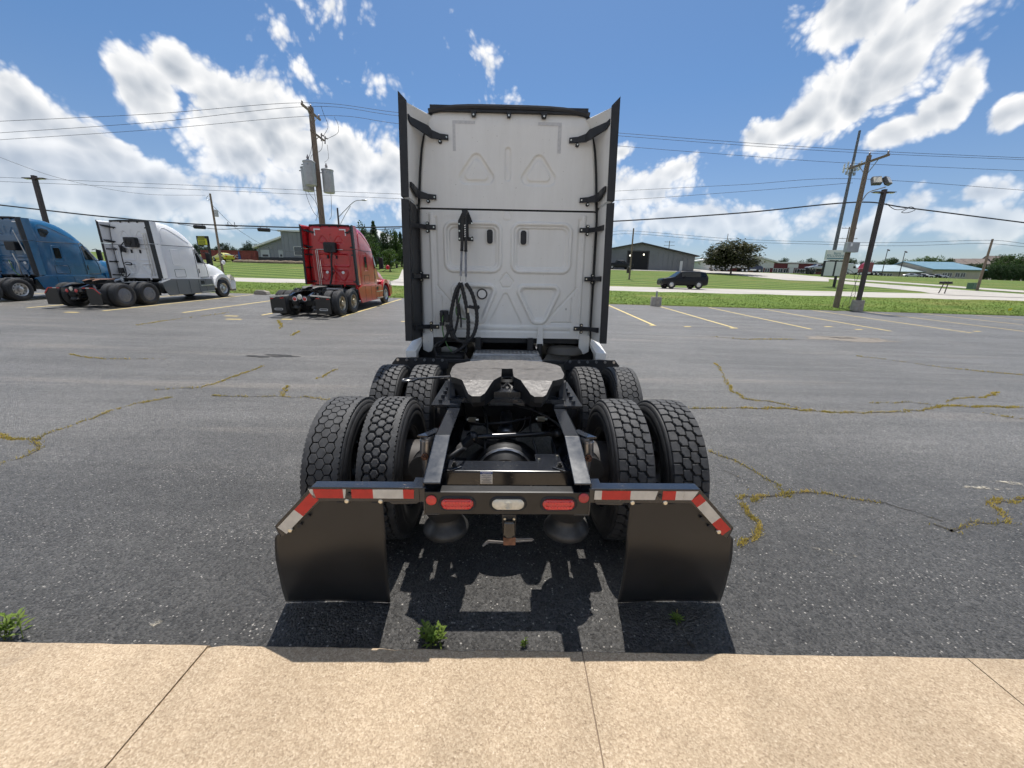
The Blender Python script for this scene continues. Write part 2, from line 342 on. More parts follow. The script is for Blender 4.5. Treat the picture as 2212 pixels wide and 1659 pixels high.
def walk_mat():
    M = bpy.data.materials.new('washed_concrete'); M.use_nodes = True; t = M.node_tree; b = t.nodes['Principled BSDF']; K = t.links
    tc = nd(t, 'ShaderNodeTexCoord'); P = tc.outputs['Object']
    v = nd(t, 'ShaderNodeTexVoronoi', i_Scale=150.); K.new(P, v.inputs['Vector'])
    sc = nd(t, 'ShaderNodeSeparateColor'); K.new(v.outputs['Color'], sc.inputs[0])
    fine = nd(t, 'ShaderNodeTexNoise', i_Scale=95., i_Detail=5., i_Roughness=.75); K.new(P, fine.inputs['Vector'])
    big = nd(t, 'ShaderNodeTexNoise', i_Scale=2.2, i_Detail=5., i_Roughness=.6); K.new(P, big.inputs['Vector'])
    cr = nd(t, 'ShaderNodeValToRGB'); e = cr.color_ramp.elements
    e[0].position = .0; e[0].color = (.20, .145, .095, 1); e[1].position = 1.; e[1].color = (.62, .53, .41, 1)
    for p, c in ((.25, (.31, .235, .155, 1)), (.6, (.40, .315, .215, 1)), (.85, (.47, .38, .27, 1))):
        x = e.new(p); x.color = c
    K.new(mth(t, 'ADD', mth(t, 'MULTIPLY', sc.outputs[0], .62), mth(t, 'MULTIPLY_ADD', fine.outputs[0], 1.1, -.36), clamp=True), cr.inputs[0])
    mb = nd(t, 'ShaderNodeMix', data_type='RGBA', blend_type='MULTIPLY'); mb.inputs['Factor'].default_value = 1
    tint = nd(t, 'ShaderNodeMix', data_type='RGBA'); tint.inputs['A'].default_value = (.93, .91, .90, 1); tint.inputs['B'].default_value = (1.24, 1.22, 1.22, 1); K.new(mth(t, 'MULTIPLY_ADD', big.outputs[0], 2.6, -.8, clamp=True), tint.inputs['Factor'])
    K.new(cr.outputs[0], mb.inputs['A']); K.new(tint.outputs['Result'], mb.inputs['B'])
    # worn stains
    sn = nd(t, 'ShaderNodeTexNoise', i_Scale=1.1, i_Detail=6., i_Roughness=.7); sn.inputs['Distortion'].default_value = .6; K.new(P, sn.inputs['Vector'])
    mr = nd(t, 'ShaderNodeMapRange'); mr.inputs[1].default_value = .60; mr.inputs[2].default_value = .74; K.new(sn.outputs[0], mr.inputs[0])
    ms = nd(t, 'ShaderNodeMix', data_type='RGBA'); ms.inputs['B'].default_value = (.22, .18, .14, 1); K.new(mb.outputs['Result'], ms.inputs['A']); K.new(mth(t, 'MULTIPLY', mr.outputs[0], .45), ms.inputs['Factor'])
    sv = nd(t, 'ShaderNodeTexVoronoi', i_Scale=2.6); K.new(P, sv.inputs['Vector']); scc = nd(t, 'ShaderNodeSeparateColor'); K.new(sv.outputs['Color'], scc.inputs[0])
    spot = mth(t, 'MULTIPLY', mth(t, 'LESS_THAN', mth(t, 'ADD', sv.outputs['Distance'], mth(t, 'MULTIPLY', fine.outputs[0], .02)), mth(t, 'MULTIPLY', scc.outputs[1], .035)), mth(t, 'GREATER_THAN', scc.outputs[0], .45))
    md = nd(t, 'ShaderNodeMix', data_type='RGBA'); md.inputs['B'].default_value = (.09, .075, .065, 1); K.new(ms.outputs['Result'], md.inputs['A']); K.new(mth(t, 'MULTIPLY', spot, .7), md.inputs['Factor'])
    K.new(md.outputs['Result'], b.inputs['Base Color']); b.inputs['Roughness'].default_value = .8; b.inputs['Specular IOR Level'].default_value = .3
    bp = nd(t, 'ShaderNodeBump', i_Strength=.7, i_Distance=.003); K.new(mth(t, 'ADD', v.outputs['Distance'], fine.outputs[0]), bp.inputs['Height']); K.new(bp.outputs[0], b.inputs['Normal'])
    return M
def grass_mat(name, a, c, dry, stripe=0.):
    M = bpy.data.materials.new(name); M.use_nodes = True; t = M.node_tree; b = t.nodes['Principled BSDF']; K = t.links
    tc = nd(t, 'ShaderNodeTexCoord'); P = tc.outputs['Object']
    mp = nd(t, 'ShaderNodeMapping'); mp.inputs['Scale'].default_value = (.35, 1, 1); K.new(P, mp.inputs[0])
    n = nd(t, 'ShaderNodeTexNoise', i_Scale=.8, i_Detail=8., i_Roughness=.72); K.new(mp.outputs[0], n.inputs['Vector'])
    n2 = nd(t, 'ShaderNodeTexNoise', i_Scale=9., i_Detail=5., i_Roughness=.75); K.new(mp.outputs[0], n2.inputs['Vector'])
    f = mth(t, 'ADD', mth(t, 'MULTIPLY_ADD', n.outputs[0], 1.6, -.7), mth(t, 'MULTIPLY_ADD', n2.outputs[0], 1.4, -.4))
    if stripe:
        sx = nd(t, 'ShaderNodeSeparateXYZ'); K.new(P, sx.inputs[0])
        wv = mth(t, 'SINE', mth(t, 'ADD', mth(t, 'MULTIPLY', sx.outputs[1], 1.9), mth(t, 'MULTIPLY', sx.outputs[0], .55)))
        f = mth(t, 'ADD', f, mth(t, 'MULTIPLY', wv, stripe))
    m1 = nd(t, 'ShaderNodeMix', data_type='RGBA'); m1.inputs['A'].default_value = (*a, 1); m1.inputs['B'].default_value = (*c, 1); K.new(mth(t, 'MULTIPLY', f, 1., clamp=True), m1.inputs['Factor'])
    nn = nd(t, 'ShaderNodeTexNoise', i_Scale=.22, i_Detail=7., i_Roughness=.7); K.new(mp.outputs[0], nn.inputs['Vector'])
    mr = nd(t, 'ShaderNodeMapRange'); mr.inputs[1].default_value = .52; mr.inputs[2].default_value = .72; K.new(nn.outputs[0], mr.inputs[0])
    m2 = nd(t, 'ShaderNodeMix', data_type='RGBA'); m2.inputs['B'].default_value = (*dry, 1); K.new(m1.outputs['Result'], m2.inputs['A']); K.new(mth(t, 'MULTIPLY', mr.outputs[0], .7), m2.inputs['Factor'])
    K.new(m2.outputs['Result'], b.inputs['Base Color']); b.inputs['Roughness'].default_value = .85; b.inputs['Specular IOR Level'].default_value = .15
    bp = nd(t, 'ShaderNodeBump', i_Strength=1., i_Distance=.06); K.new(n2.outputs[0], bp.inputs['Height']); K.new(bp.outputs[0], b.inputs['Normal'])
    return M
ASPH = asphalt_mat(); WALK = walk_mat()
GRASS = grass_mat('verge_grass', (.065, .115, .016), (.160, .225, .038), (.24, .21, .07))
LAWN = grass_mat('lawn_grass', (.060, .105, .018), (.150, .200, .045), (.22, .19, .07), .45)
FIELD = grass_mat('field_grass', (.06, .12, .025), (.11, .17, .04), (.15, .17, .06))
ROADC = mat('road_concrete', (.40, .375, .335), .85, var=.16, vscale=.8, bump=.004, bscale=30, det=7, stretch=(.2, 1, 1))
CONC = mat('old_concrete', (.33, .30, .26), .85, var=.22, vscale=6, bump=.004, bscale=40, det=7)
SOIL = mat('bare_soil', (.17, .13, .09), .95, var=.35, vscale=3, bump=.05, bscale=6, det=7)

def sheet(name, xs, ys, mt, lift=0., fz=gz):
    xs = list(xs); ys = list(ys); nx = len(xs)
    vs = [(x, y, fz(x, y) + lift) for y in ys for x in xs]
    fs = [(j*nx+i, j*nx+i+1, (j+1)*nx+i+1, (j+1)*nx+i) for j in range(len(ys)-1) for i in range(nx-1)]
    mb = MB(); mb.add(vs, fs); return struct(mb.build(name, mt, None, 60))
XS = [-400, -220, -150, -100] + list(np.arange(-70, 71, 2.5)) + [90, 120, 180, 260, 450]
XS = [float(x) for x in XS]
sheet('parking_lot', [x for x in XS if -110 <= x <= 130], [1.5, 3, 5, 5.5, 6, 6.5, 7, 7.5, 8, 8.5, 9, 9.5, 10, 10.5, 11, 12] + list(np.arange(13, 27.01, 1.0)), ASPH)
def verge_z(x, y): return gz(x, y) + (.03 if y > YE else 0.02) + .03*math.sin(x*.9)*(y - YE)/10
sheet('grass_verge', [x for x in XS], [YE, 27.4, 28, 29.5, 31, 33, 34.5, 36.05], GRASS, 0, verge_z)
sheet('road', [x for x in XS], [36, 40.9, 46.0], ROADC, .02)
sheet('lawn', [x for x in XS], [45.95, 50, 54, 58, 70, 85, 100, 108], LAWN, .03)
sheet('far_field', [x for x in XS], [108, 150, 220, 330], FIELD, .03)
sheet('hills', [-900, -400, -220, -100, 0, 100, 180, 260, 450, 900], [330, 450, 600, 900, 1500], FIELD, .03)
sheet('base_ground', [-900, -110, -60, 0, 60, 130, 900], [-60, -20, 1.4], CONC, -.05, lambda x, y: 0.)

# painted stall lines
def paint_mat(name, col, lo):
    M = bpy.data.materials.new(name); M.use_nodes = True; t = M.node_tree; b = t.nodes['Principled BSDF']; K = t.links
    b.inputs['Base Color'].default_value = (*col, 1); b.inputs['Roughness'].default_value = .7
    tc = nd(t, 'ShaderNodeTexCoord'); n = nd(t, 'ShaderNodeTexNoise', i_Scale=7., i_Detail=8., i_Roughness=.75); K.new(tc.outputs['Object'], n.inputs['Vector'])
    mr = nd(t, 'ShaderNodeMapRange'); mr.inputs[1].default_value = lo; mr.inputs[2].default_value = lo + .12; K.new(n.outputs[0], mr.inputs[0]); K.new(mr.outputs[0], b.inputs['Alpha'])
    return M
YEL = paint_mat('yellow_line_paint', (.72, .56, .22), .33); PALE = paint_mat('pale_scuff', (.42, .38, .30), .48)
def drape(name, poly, mt, lift=.006, step=1.0):
    """a flat marking laid on the terrain: polygon (x,y) cut into a fine fan along y"""
    bm = bmesh.new(); f = bm.faces.new([bm.verts.new((p[0], p[1], 0)) for p in poly])
    ys = [p[1] for p in poly]; xs = [p[0] for p in poly]
    cuts = [c for c in ([5.5 + .5*i for i in range(12)] + [27, 36, 46, 58, 108] + list(np.arange(min(ys), max(ys), step)))]
    for c in cuts:
        if min(ys) < c < max(ys): bmesh.ops.bisect_plane(bm, geom=bm.verts[:] + bm.edges[:] + bm.faces[:], plane_co=(0, c, 0), plane_no=(0, 1, 0))
    if max(xs) - min(xs) > 4:
        for c in np.arange(min(xs), max(xs), 2.5): bmesh.ops.bisect_plane(bm, geom=bm.verts[:] + bm.edges[:] + bm.faces[:], plane_co=(c, 0, 0), plane_no=(1, 0, 0))
    for v in bm.verts: v.co.z = gz(v.co.x, v.co.y) + lift
    bmesh.ops.recalc_face_normals(bm, faces=bm.faces)
    me = bpy.data.meshes.new(name); bm.to_mesh(me); bm.free(); me.materials.append(mt)
    if me.polygons and me.polygons[0].normal.z < 0: me.flip_normals()
    o = bpy.data.objects.new(name, me); COL.objects.link(o); return struct(o)
for (x0, y0, x1, y1) in [(6.1,16.8,6.35,26.6),(9.55,16.8,9.85,26.6),(13.1,17.0,13.3,26.7),(16.7,17.1,17.0,26.7),(20.5,17.3,20.5,26.8),(24.3,17.4,24.2,26.8),(28,17.4,28,26.8),(31.7,17.4,31.6,26.8),(35.3,17.4,35.2,26.8),(38.9,17.4,38.8,26.8),
        (-7.35,16.6,-7.5,26.4),(-10.6,16.4,-10.55,26.4),(-14.0,16.5,-14.0,26.4),(-17.2,16.3,-17.5,26.4),(-20.7,16.6,-20.9,26.4),(-24.1,16.8,-24.3,26.4),(-27.5,17,-27.8,26.4)]:
    drape('parking_line', [(x0-.06,y0),(x0+.06,y0),(x1+.06,y1),(x1-.06,y1)], YEL)
for (px, py, w) in [(497,638,.5),(505,690,.55),(500,683,.5),(880,695,.5),(620,690,.4),(155,675,.5),(1410,703,.3),(1585,709,.35),(1790,706,.4),(1855,712,.35),(2110,716,.35),(1485,706,.3)]:
    p = gnd(px, py); drape('paint_dab', [(p.x-w/2,p.y-.09),(p.x+w/2,p.y-.05),(p.x+w/2,p.y+.1),(p.x-w/2,p.y+.06)], YEL, .008)

# bare patch in the lot, bigger scuffs
def blobpoly(cx, cy, rx, ry, n=22, j=.25, rot=0):
    out = []
    for i in range(n):
        a = 2*math.pi*i/n; r = 1 + random.uniform(-j, j); x, y = rx*r*math.cos(a), ry*r*math.sin(a)
        out.append((cx + x*math.cos(rot) - y*math.sin(rot), cy + x*math.sin(rot) + y*math.cos(rot)))
    return out
CRP = mat('broken_edge', (.05,.045,.04), .9)
PATCH = mat('worn_base_patch', (.20, .175, .145), .9, var=.3, vscale=9, bump=.02, bscale=25, det=7)
drape('worn_patch', blobpoly(12.6, 14.55, 1.75, .62), PATCH, .006, .2)
for k in range(8):
    drape('patch_break', blobpoly(13.1 + random.uniform(-.9,.9), 14.6 + random.uniform(-.25,.3), random.uniform(.15,.45), .03, 12, .4, random.uniform(-.3,.3)), CRP, .009 + .001*k, .1)
DARKP = mat('tar_patch', (.035, .034, .034), .75, var=.4, vscale=12, bump=.03, bscale=18, det=6)
p = gnd(575, 769)
for k in range(7):
    drape('pothole', blobpoly(p.x + random.uniform(-.5,.5), p.y + random.uniform(-.12,.14), random.uniform(.1,.3), .05, 14, .4), DARKP, .006 + .0015*k, .1)
for (px, py, rx, ry, rot) in [(1800,1195,.14,.025,-.35),(2180,1045,.2,.03,-.12),(2130,1055,.2,.03,-.1),(345,1345,.03,.03,0)]:
    p = gnd(px, py); drape('scuff', blobpoly(p.x, p.y, rx, ry, 16, .3, rot), PALE, .005, .05)

# ================================================================== sidewalk slabs
sw = struct(bpy.data.objects.new('sidewalk', None)); COL.objects.link(sw)
KERB_Y, KERB_Z = 1.55, .10
def slab(x0, x1, y0, y1):
    mb = MB(); nx = 28
    ch = [rng.normal() for _ in range(nx+1)]
    edge = []
    for i in range(nx+1):
        x = lerp(x0, x1, i/nx); dz = -.0; dy = .0014*ch[i]
        if random.random() < .05: dy -= .007; dz = -.004
        edge.append((x, y1 + dy, KERB_Z + dz))
    ch2 = .012
    top_b = [(lerp(x0, x1, i/nx), y0, KERB_Z) for i in range(nx+1)]
    top_f = [(e[0], e[1] - ch2, KERB_Z + min(0, e[2]-KERB_Z)) for e in edge]
    lip = [(e[0], e[1], e[2] - ch2*.8) for e in edge]
    bot = [(e[0], e[1] + .006, -.05) for e in edge]
    rows = [top_b, top_f, lip, bot]; vs = [p for r in rows for p in r]; n = nx+1
    fs = [(r*n+i, r*n+i+1, (r+1)*n+i+1, (r+1)*n+i) for r in range(3) for i in range(nx)]
    mb.add(vs, fs)
    for xx in (x0, x1): mb.add([(xx,y0,KERB_Z),(xx,y1-ch2,KERB_Z),(xx,y1,KERB_Z-ch2),(xx,y1,-.05),(xx,y0,-.05)], [(0,1,2,3,4)])
    mb.add([(x0,y0,KERB_Z),(x1,y0,KERB_Z),(x1,y0,-.05),(x0,y0,-.05)], [(0,1,2,3)])
    return mb.build('slab', WALK, sw)
JX = [-1.505 - 1.92*k for k in range(7, 0, -1)] + [-1.505, .376, 2.31] + [2.31 + 1.92*k for k in range(1, 7)]
for a, b_ in zip(JX, JX[1:]):
    for (ya, yb) in ((-1.6, .20), (.208, KERB_Y)):
        slab(a + .003, b_ - .003, ya, yb)
mb = MB(); mb.box(JX[0], JX[-1], -1.6, 1.53, -.06, .093); mb.build('joint_filler', mat('joint_dirt', (.23, .17, .12), .95), sw)

# ================================================================== cracks and their weeds
CR = mat('crack_dirt', (.045, .04, .034), .95, var=.3, vscale=30)
def zA(a, b): return (a/1.58/1.736, (1050 + b/1.58)/1.736)
def zB(a, b): return ((2300 + a/1.4364)/1.736, (1050 + b/1.4364)/1.736)
LINES = [  # points, weed density 0..1, width
 ([zA(*p) for p in [(-60,910),(100,945),(210,950),(270,915),(430,865),(540,830),(650,780),(800,735),(1000,700)]], .9, .035),
 ([zA(*p) for p in [(-80,1125),(100,1065),(200,1035),(225,970),(210,950)]], 1., .04),
 ([zA(*p) for p in [(900,655),(1020,645),(1200,635),(1330,600),(1450,550),(1570,510)]], .6, .03),
 ([zA(*p) for p in [(1260,685),(1500,695),(1660,690),(1800,695),(1950,710),(2210,718)]], .7, .03),
 ([zA(*p) for p in [(1690,690),(1670,665),(1700,630)]], .8, .04), ([zA(*p) for p in [(1880,590),(1960,550),(2000,530)]], .5, .03),
 ([zA(*p) for p in [(420,440),(520,460),(640,470),(990,470)]], .35, .03), ([zA(*p) for p in [(1640,240),(1670,265),(1660,290)]], .9, .05), ([zA(*p) for p in [(1730,330),(1780,305)]], .7, .05),
 ([zA(*p) for p in [(800,270),(1000,240),(1200,215),(1350,195)]], .5, .05),
 ([zB(*p) for p in [(400,695),(700,690),(1000,700),(1250,720),(1450,715),(1650,705),(1780,680),(2000,685),(2300,692)]], .85, .045),
 ([zB(*p) for p in [(520,930),(640,970),(760,1040),(860,1095),(930,1155),(850,1165),(740,1165),(680,1200),(740,1270),(775,1310),(770,1370),(700,1440)]], 1., .035),
 ([zB(*p) for p in [(930,1155),(1060,1145),(1130,1150),(1300,1180),(1450,1205)]], .9, .03), ([zB(*p) for p in [(1450,1205),(1600,1250),(1760,1300)]], .05, .02),
 ([zB(*p) for p in [(1760,1330),(1830,1350),(1880,1320),(2000,1305),(2150,1300),(2060,1230),(2000,1195),(2260,1188)]], .7, .035),
 ([zB(*p) for p in [(550,450),(580,490),(600,540),(640,600),(700,640),(860,660),(1000,690)]], .6, .035), ([zB(*p) for p in [(1300,410),(1560,440),(1750,470),(2000,495),(2300,520)]], .45, .04),
 ([zB(*p) for p in [(510,305),(700,320),(1000,320)]], .6, .05), ([zB(*p) for p in [(1380,665),(1600,660),(1780,680)]], .6, .03), ([zB(*p) for p in [(1780,660),(1830,640),(1990,635),(2070,605)]], .7, .03),
 ([zB(*p) for p in [(600,1030),(710,1085),(730,1140)]], .1, .015), ([zB(*p) for p in [(1980,715),(2100,735),(2300,760)]], .5, .03),
 ([(1462,1325),(1478,1370),(1490,1398)], .35, .03)]
def translucent(M, k=.4):
    t = M.node_tree; b = t.nodes['Principled BSDF']; out = t.nodes['Material Output']; tr = t.nodes.new('ShaderNodeBsdfTranslucent'); mx = t.nodes.new('ShaderNodeMixShader'); mx.inputs[0].default_value = k
    if b.inputs['Base Color'].links: t.links.new(b.inputs['Base Color'].links[0].from_socket, tr.inputs[0])
    else: tr.inputs[0].default_value = b.inputs['Base Color'].default_value
    t.links.new(b.outputs[0], mx.inputs[1]); t.links.new(tr.outputs[0], mx.inputs[2]); t.links.new(mx.outputs[0], out.inputs[0]); return M
WEED = mat('dry_weed', (.36, .30, .06), .8, col2=(.60, .45, .13), vscale=4., spec=.2)
translucent(WEED, .3)
wv_, wf_ = [], []
def blade(x, y, z, h, w, lean=None, la=0.):
    a = random.uniform(0, 6.28); dx, dy = math.cos(a)*w/2, math.sin(a)*w/2
    if lean is None: la = random.uniform(0, 6.28); lean = random.uniform(.2, 1.2)*h
    o = len(wv_); lx, ly = math.cos(la)*lean, math.sin(la)*lean
    wv_.extend([(x-dx,y-dy,z),(x+dx,y+dy,z),(x+lx*.45+dx*.6,y+ly*.45+dy*.6,z+h*.65),(x+lx*.45-dx*.6,y+ly*.45-dy*.6,z+h*.65),(x+lx,y+ly,z+h)])
    wf_.extend([(o,o+1,o+2,o+3),(o+3,o+2,o+4)])
mbc = MB()
for pts, dens, wd in LINES:
    G = [gnd(*p) for p in pts]; path = []
    for a, b_ in zip(G, G[1:]):
        Ln = (b_-a).length; k = max(2, int(Ln/.12))
        for i in range(k): path.append(a.lerp(b_, i/k))
    path.append(G[-1]); jit = [(random.gauss(0, .022), random.gauss(0, .022)) for _ in path]
    n0 = len(mbc.v); vs = []
    for i, q in enumerate(path):
        x, y = q.x + jit[i][0], q.y + jit[i][1]; w = wd*random.uniform(.12, .4); vs += [(x, y-w, gz(x,y-w)+.004), (x+w*.6, y+w, gz(x,y+w)+.004)]
    mbc.add(vs, [(2*i, 2*i+2, 2*i+3, 2*i+1) for i in range(len(path)-1)])
    for i in range(len(path)-1):
        a, b_ = path[i], path[i+1]; seg = (b_-a).length; far = max(1., a.y/5.)
        patchy = max(.3*dens, .62 + .5*math.sin(i*.23 + len(path)) + random.uniform(-.3, .3))
        cnt = int(seg*dens*620/far*max(0, patchy))
        for _ in range(cnt):
            t = random.random(); x = lerp(a.x, b_.x, t) + jit[i][0] + random.gauss(0, wd*.42); y = lerp(a.y, b_.y, t) + jit[i][1] + random.gauss(0, wd*.42)
            blade(x, y, gz(x, y), random.uniform(.008, .034)*min(2.2, far**.5), random.uniform(.005, .010)*far**.7)
o = mbc.build('asphalt_crack', CR); struct(o)
me = bpy.data.meshes.new('crack_weeds'); me.from_pydata(wv_, [], wf_); me.materials.append(WEED); o = bpy.data.objects.new('crack_weeds', me); COL.objects.link(o)
o['kind'] = 'stuff'; tag(o, 'yellow dry weeds growing along the cracks in the asphalt', 'weeds')

# leafy weeds at the kerb
LEAF = mat('weed_leaf', (.13, .23, .04), .55, col2=(.27, .33, .075), vscale=9, spec=.3)
translucent(LEAF, .4)
def weed(px, py, nst, h, label, wid=.02, spread=.05):
    c = gnd(px, py); root = thing('weed', label, 'plant', c)
    st, lf = MB(), MB()
    for i in range(nst):
        a = random.uniform(0, 6.28); d = random.uniform(0, spread); b0 = Vector((math.cos(a)*d, math.sin(a)*d*.5, 0)); hh = h*random.uniform(.55, 1.1)
        tip = b0 + Vector((random.uniform(-.3,.3)*hh, random.uniform(-.3,.3)*hh, hh)); st.tube([b0, b0.lerp(tip,.5) + Vector((0,0,.005)), tip], [.0022,.0018,.001], 5)
        nl = 9
        for k in range(nl):
            t = .2 + .8*k/(nl-1); q = b0.lerp(tip, t); la = k*2.4 + i; Ln = random.uniform(.7, 1.2)*wid*2.6*(1.15-.5*t); u = Vector((math.cos(la), math.sin(la), random.uniform(.3, .9))).normalized(); s_ = Vector((-math.sin(la), math.cos(la), 0))*wid*.36
            e = q + u*Ln - Vector((0,0,.004)); mid = q + u*Ln*.5 + Vector((0,0,.004))
            lf.add([q, mid + s_, e, mid - s_], [(0,1,2),(0,2,3)])
    st.build('stem', LEAF, root); lf.build('foliage', LEAF, root); return root
weed(30, 1378, 7, .13, 'leafy green weed at the kerb at the left edge', .026, .07)
weed(938, 1392, 13, .10, 'bushy green weed at the kerb under the truck tail', .022, .07)
weed(1128, 1398, 5, .05, 'tiny reddish green weed at the kerb beside the bushy one', .008, .025)
weed(1462, 1345, 3, .045, 'small leafy weed in a crack below the right mudflap', .02, .02)

# ================================================================== tractor units
def dirty_white(name, col, streak):
    M = bpy.data.materials.new(name); M.use_nodes = True; t = M.node_tree; b = t.nodes['Principled BSDF']; K = t.links
    tc = nd(t, 'ShaderNodeTexCoord'); mp = nd(t, 'ShaderNodeMapping'); mp.inputs['Scale'].default_value = (5, 5, .55); K.new(tc.outputs['Object'], mp.inputs[0])
    n = nd(t, 'ShaderNodeTexNoise', i_Scale=2.2, i_Detail=8., i_Roughness=.7); K.new(mp.outputs[0], n.inputs['Vector'])
    n2 = nd(t, 'ShaderNodeTexNoise', i_Scale=1.4, i_Detail=6., i_Roughness=.65); K.new(tc.outputs['Object'], n2.inputs['Vector'])
    mr = nd(t, 'ShaderNodeMapRange'); mr.inputs[1].default_value = .42; mr.inputs[2].default_value = .75; K.new(mth(t, 'MULTIPLY_ADD', n.outputs[0], .5, mth(t, 'MULTIPLY', n2.outputs[0], .5)), mr.inputs[0])
    mx = nd(t, 'ShaderNodeMix', data_type='RGBA'); mx.inputs['A'].default_value = (*col, 1); mx.inputs['B'].default_value = (*streak, 1); K.new(mr.outputs[0], mx.inputs['Factor'])
    sp = nd(t, 'ShaderNodeTexNoise', i_Scale=38., i_Detail=2.); K.new(tc.outputs['Object'], sp.inputs['Vector'])
    sm = nd(t, 'ShaderNodeMix', data_type='RGBA'); sm.inputs['B'].default_value = (.35, .31, .25, 1); K.new(mx.outputs['Result'], sm.inputs['A']); K.new(mth(t, 'MULTIPLY', mth(t, 'GREATER_THAN', sp.outputs[0], .74), .6), sm.inputs['Factor'])
    K.new(sm.outputs['Result'], b.inputs['Base Color']); b.inputs['Roughness'].default_value = .38; b.inputs['Coat Weight'].default_value = .15
    return M
WHITE = dirty_white('white_truck_paint', (.80, .785, .745), (.715, .695, .65))
WHITE2 = mat('clean_white_paint', (.80, .80, .80), .3, coat=.6, var=.03, vscale=2)
BLUE = mat('blue_truck_paint', (.008, .095, .21), .28, coat=.8, var=.08, vscale=2); RED = mat('red_truck_paint', (.50, .006, .012), .3, coat=.7, var=.08, vscale=2)
GREYP = mat('grey_skirt_paint', (.13, .14, .155), .35, coat=.3)
TRIM = mat('black_trim', (.016, .017, .020), .55, var=.25, vscale=9, bump=.0008, bscale=90)
def frame_paint():
    M = bpy.data.materials.new('chassis_black'); M.use_nodes = True; t = M.node_tree; b = t.nodes['Principled BSDF']; K = t.links
    tc = nd(t, 'ShaderNodeTexCoord'); n = nd(t, 'ShaderNodeTexNoise', i_Scale=7., i_Detail=8., i_Roughness=.7); K.new(tc.outputs['Object'], n.inputs['Vector'])
    n2 = nd(t, 'ShaderNodeTexNoise', i_Scale=60., i_Detail=4., i_Roughness=.7); K.new(tc.outputs['Object'], n2.inputs['Vector'])
    w = mth(t, 'GREATER_THAN', mth(t, 'ADD', mth(t, 'MULTIPLY', n.outputs[0], .75), mth(t, 'MULTIPLY', n2.outputs[0], .35)), .665)
    mx = nd(t, 'ShaderNodeMix', data_type='RGBA'); mx.inputs['A'].default_value = (.013, .015, .020, 1); mx.inputs['B'].default_value = (.15, .115, .085, 1); K.new(mth(t, 'MULTIPLY', w, .7), mx.inputs['Factor'])
    K.new(mx.outputs['Result'], b.inputs['Base Color']); K.new(mth(t, 'MULTIPLY_ADD', n.outputs[0], .34, .06), b.inputs['Roughness']); b.inputs['Specular IOR Level'].default_value = .65; b.inputs['Coat Weight'].default_value = .35; b.inputs['Coat Roughness'].default_value = .15
    return M
FRAME = frame_paint()
CHBLK = mat('underbody_black', (.010, .010, .011), .5, var=.5, vscale=12)
FLAP = mat('mudflap_rubber', (.025, .0245, .0245), .32, spec=.45, var=.15, vscale=3, bump=.0012, bscale=5, rvar=.06)
RUBBER = mat('tyre_rubber', (.020, .020, .021), .62, var=.35, vscale=14, bump=.0006, bscale=140)
TREADM = mat('tread_rubber', (.044, .044, .045), .70, var=.35, vscale=22, bump=.0015, bscale=120, det=6)
ALU = mat('dull_aluminium', (.62, .61, .59), .33, metal=1., var=.15, vscale=10); ALUT = mat('stained_aluminium', (.50, .42, .30), .4, metal=1., var=.35, vscale=8)
ZINC = mat('bright_bolt', (.75, .72, .62), .28, metal=1.); HUBC = mat('hub_cover_plastic', (.17, .17, .175), .4)
CHROME = mat('polished_steel', (.80, .80, .80), .12, metal=1.); STEELB = mat('brushed_steel', (.42, .42, .43), .3, metal=.9, var=.2, vscale=15)
GLASS = mat('tinted_glass', (.010, .013, .013), .08, spec=.45); RUST = mat('rusty_steel', (.17, .08, .045), .8, var=.5, vscale=30, bump=.002, bscale=80)
REDT = mat('red_reflective_tape', (.52, .028, .022), .38, var=.12, vscale=20); WHT = mat('white_reflective_tape', (.60, .57, .51), .38, var=.10, vscale=20)
GREEN = mat('green_hose', (.10, .22, .07), .5); BLUEH = mat('blue_airline', (.015, .10, .42), .4); HOSE = mat('black_hose', (.015, .015, .016), .5, bump=.002, bscale=60)
STICKW = mat('sticker_white', (.78, .76, .70), .5); STICKB = mat('sticker_blue', (.02, .07, .28), .45); INK = mat('sticker_ink', (.05, .05, .06), .6)
GREASE = mat('greased_steel', (.085, .08, .077), .46, metal=.2, col2=(.16, .15, .142), vscale=26, bump=.006, bscale=30, det=8, rvar=.12)
REDL = mat('red_lens', (.55, .012, .016), .12, coat=.8, spec=.7); CLEARL = mat('clear_lens', (.72, .67, .55), .12, coat=.8, var=.12, vscale=40); REDD = mat('red_round_reflector', (.66, .045, .035), .3, coat=.5, bump=.0008, bscale=400)
SILVT = mat('silver_corner_tape', (.90, .90, .89), .4); GHOST = mat('tape_residue', (.57, .56, .55), .6, var=.1, vscale=30)
CHECK = mat('tread_plate', (.55, .55, .55), .38, metal=.9, var=.2, vscale=8)

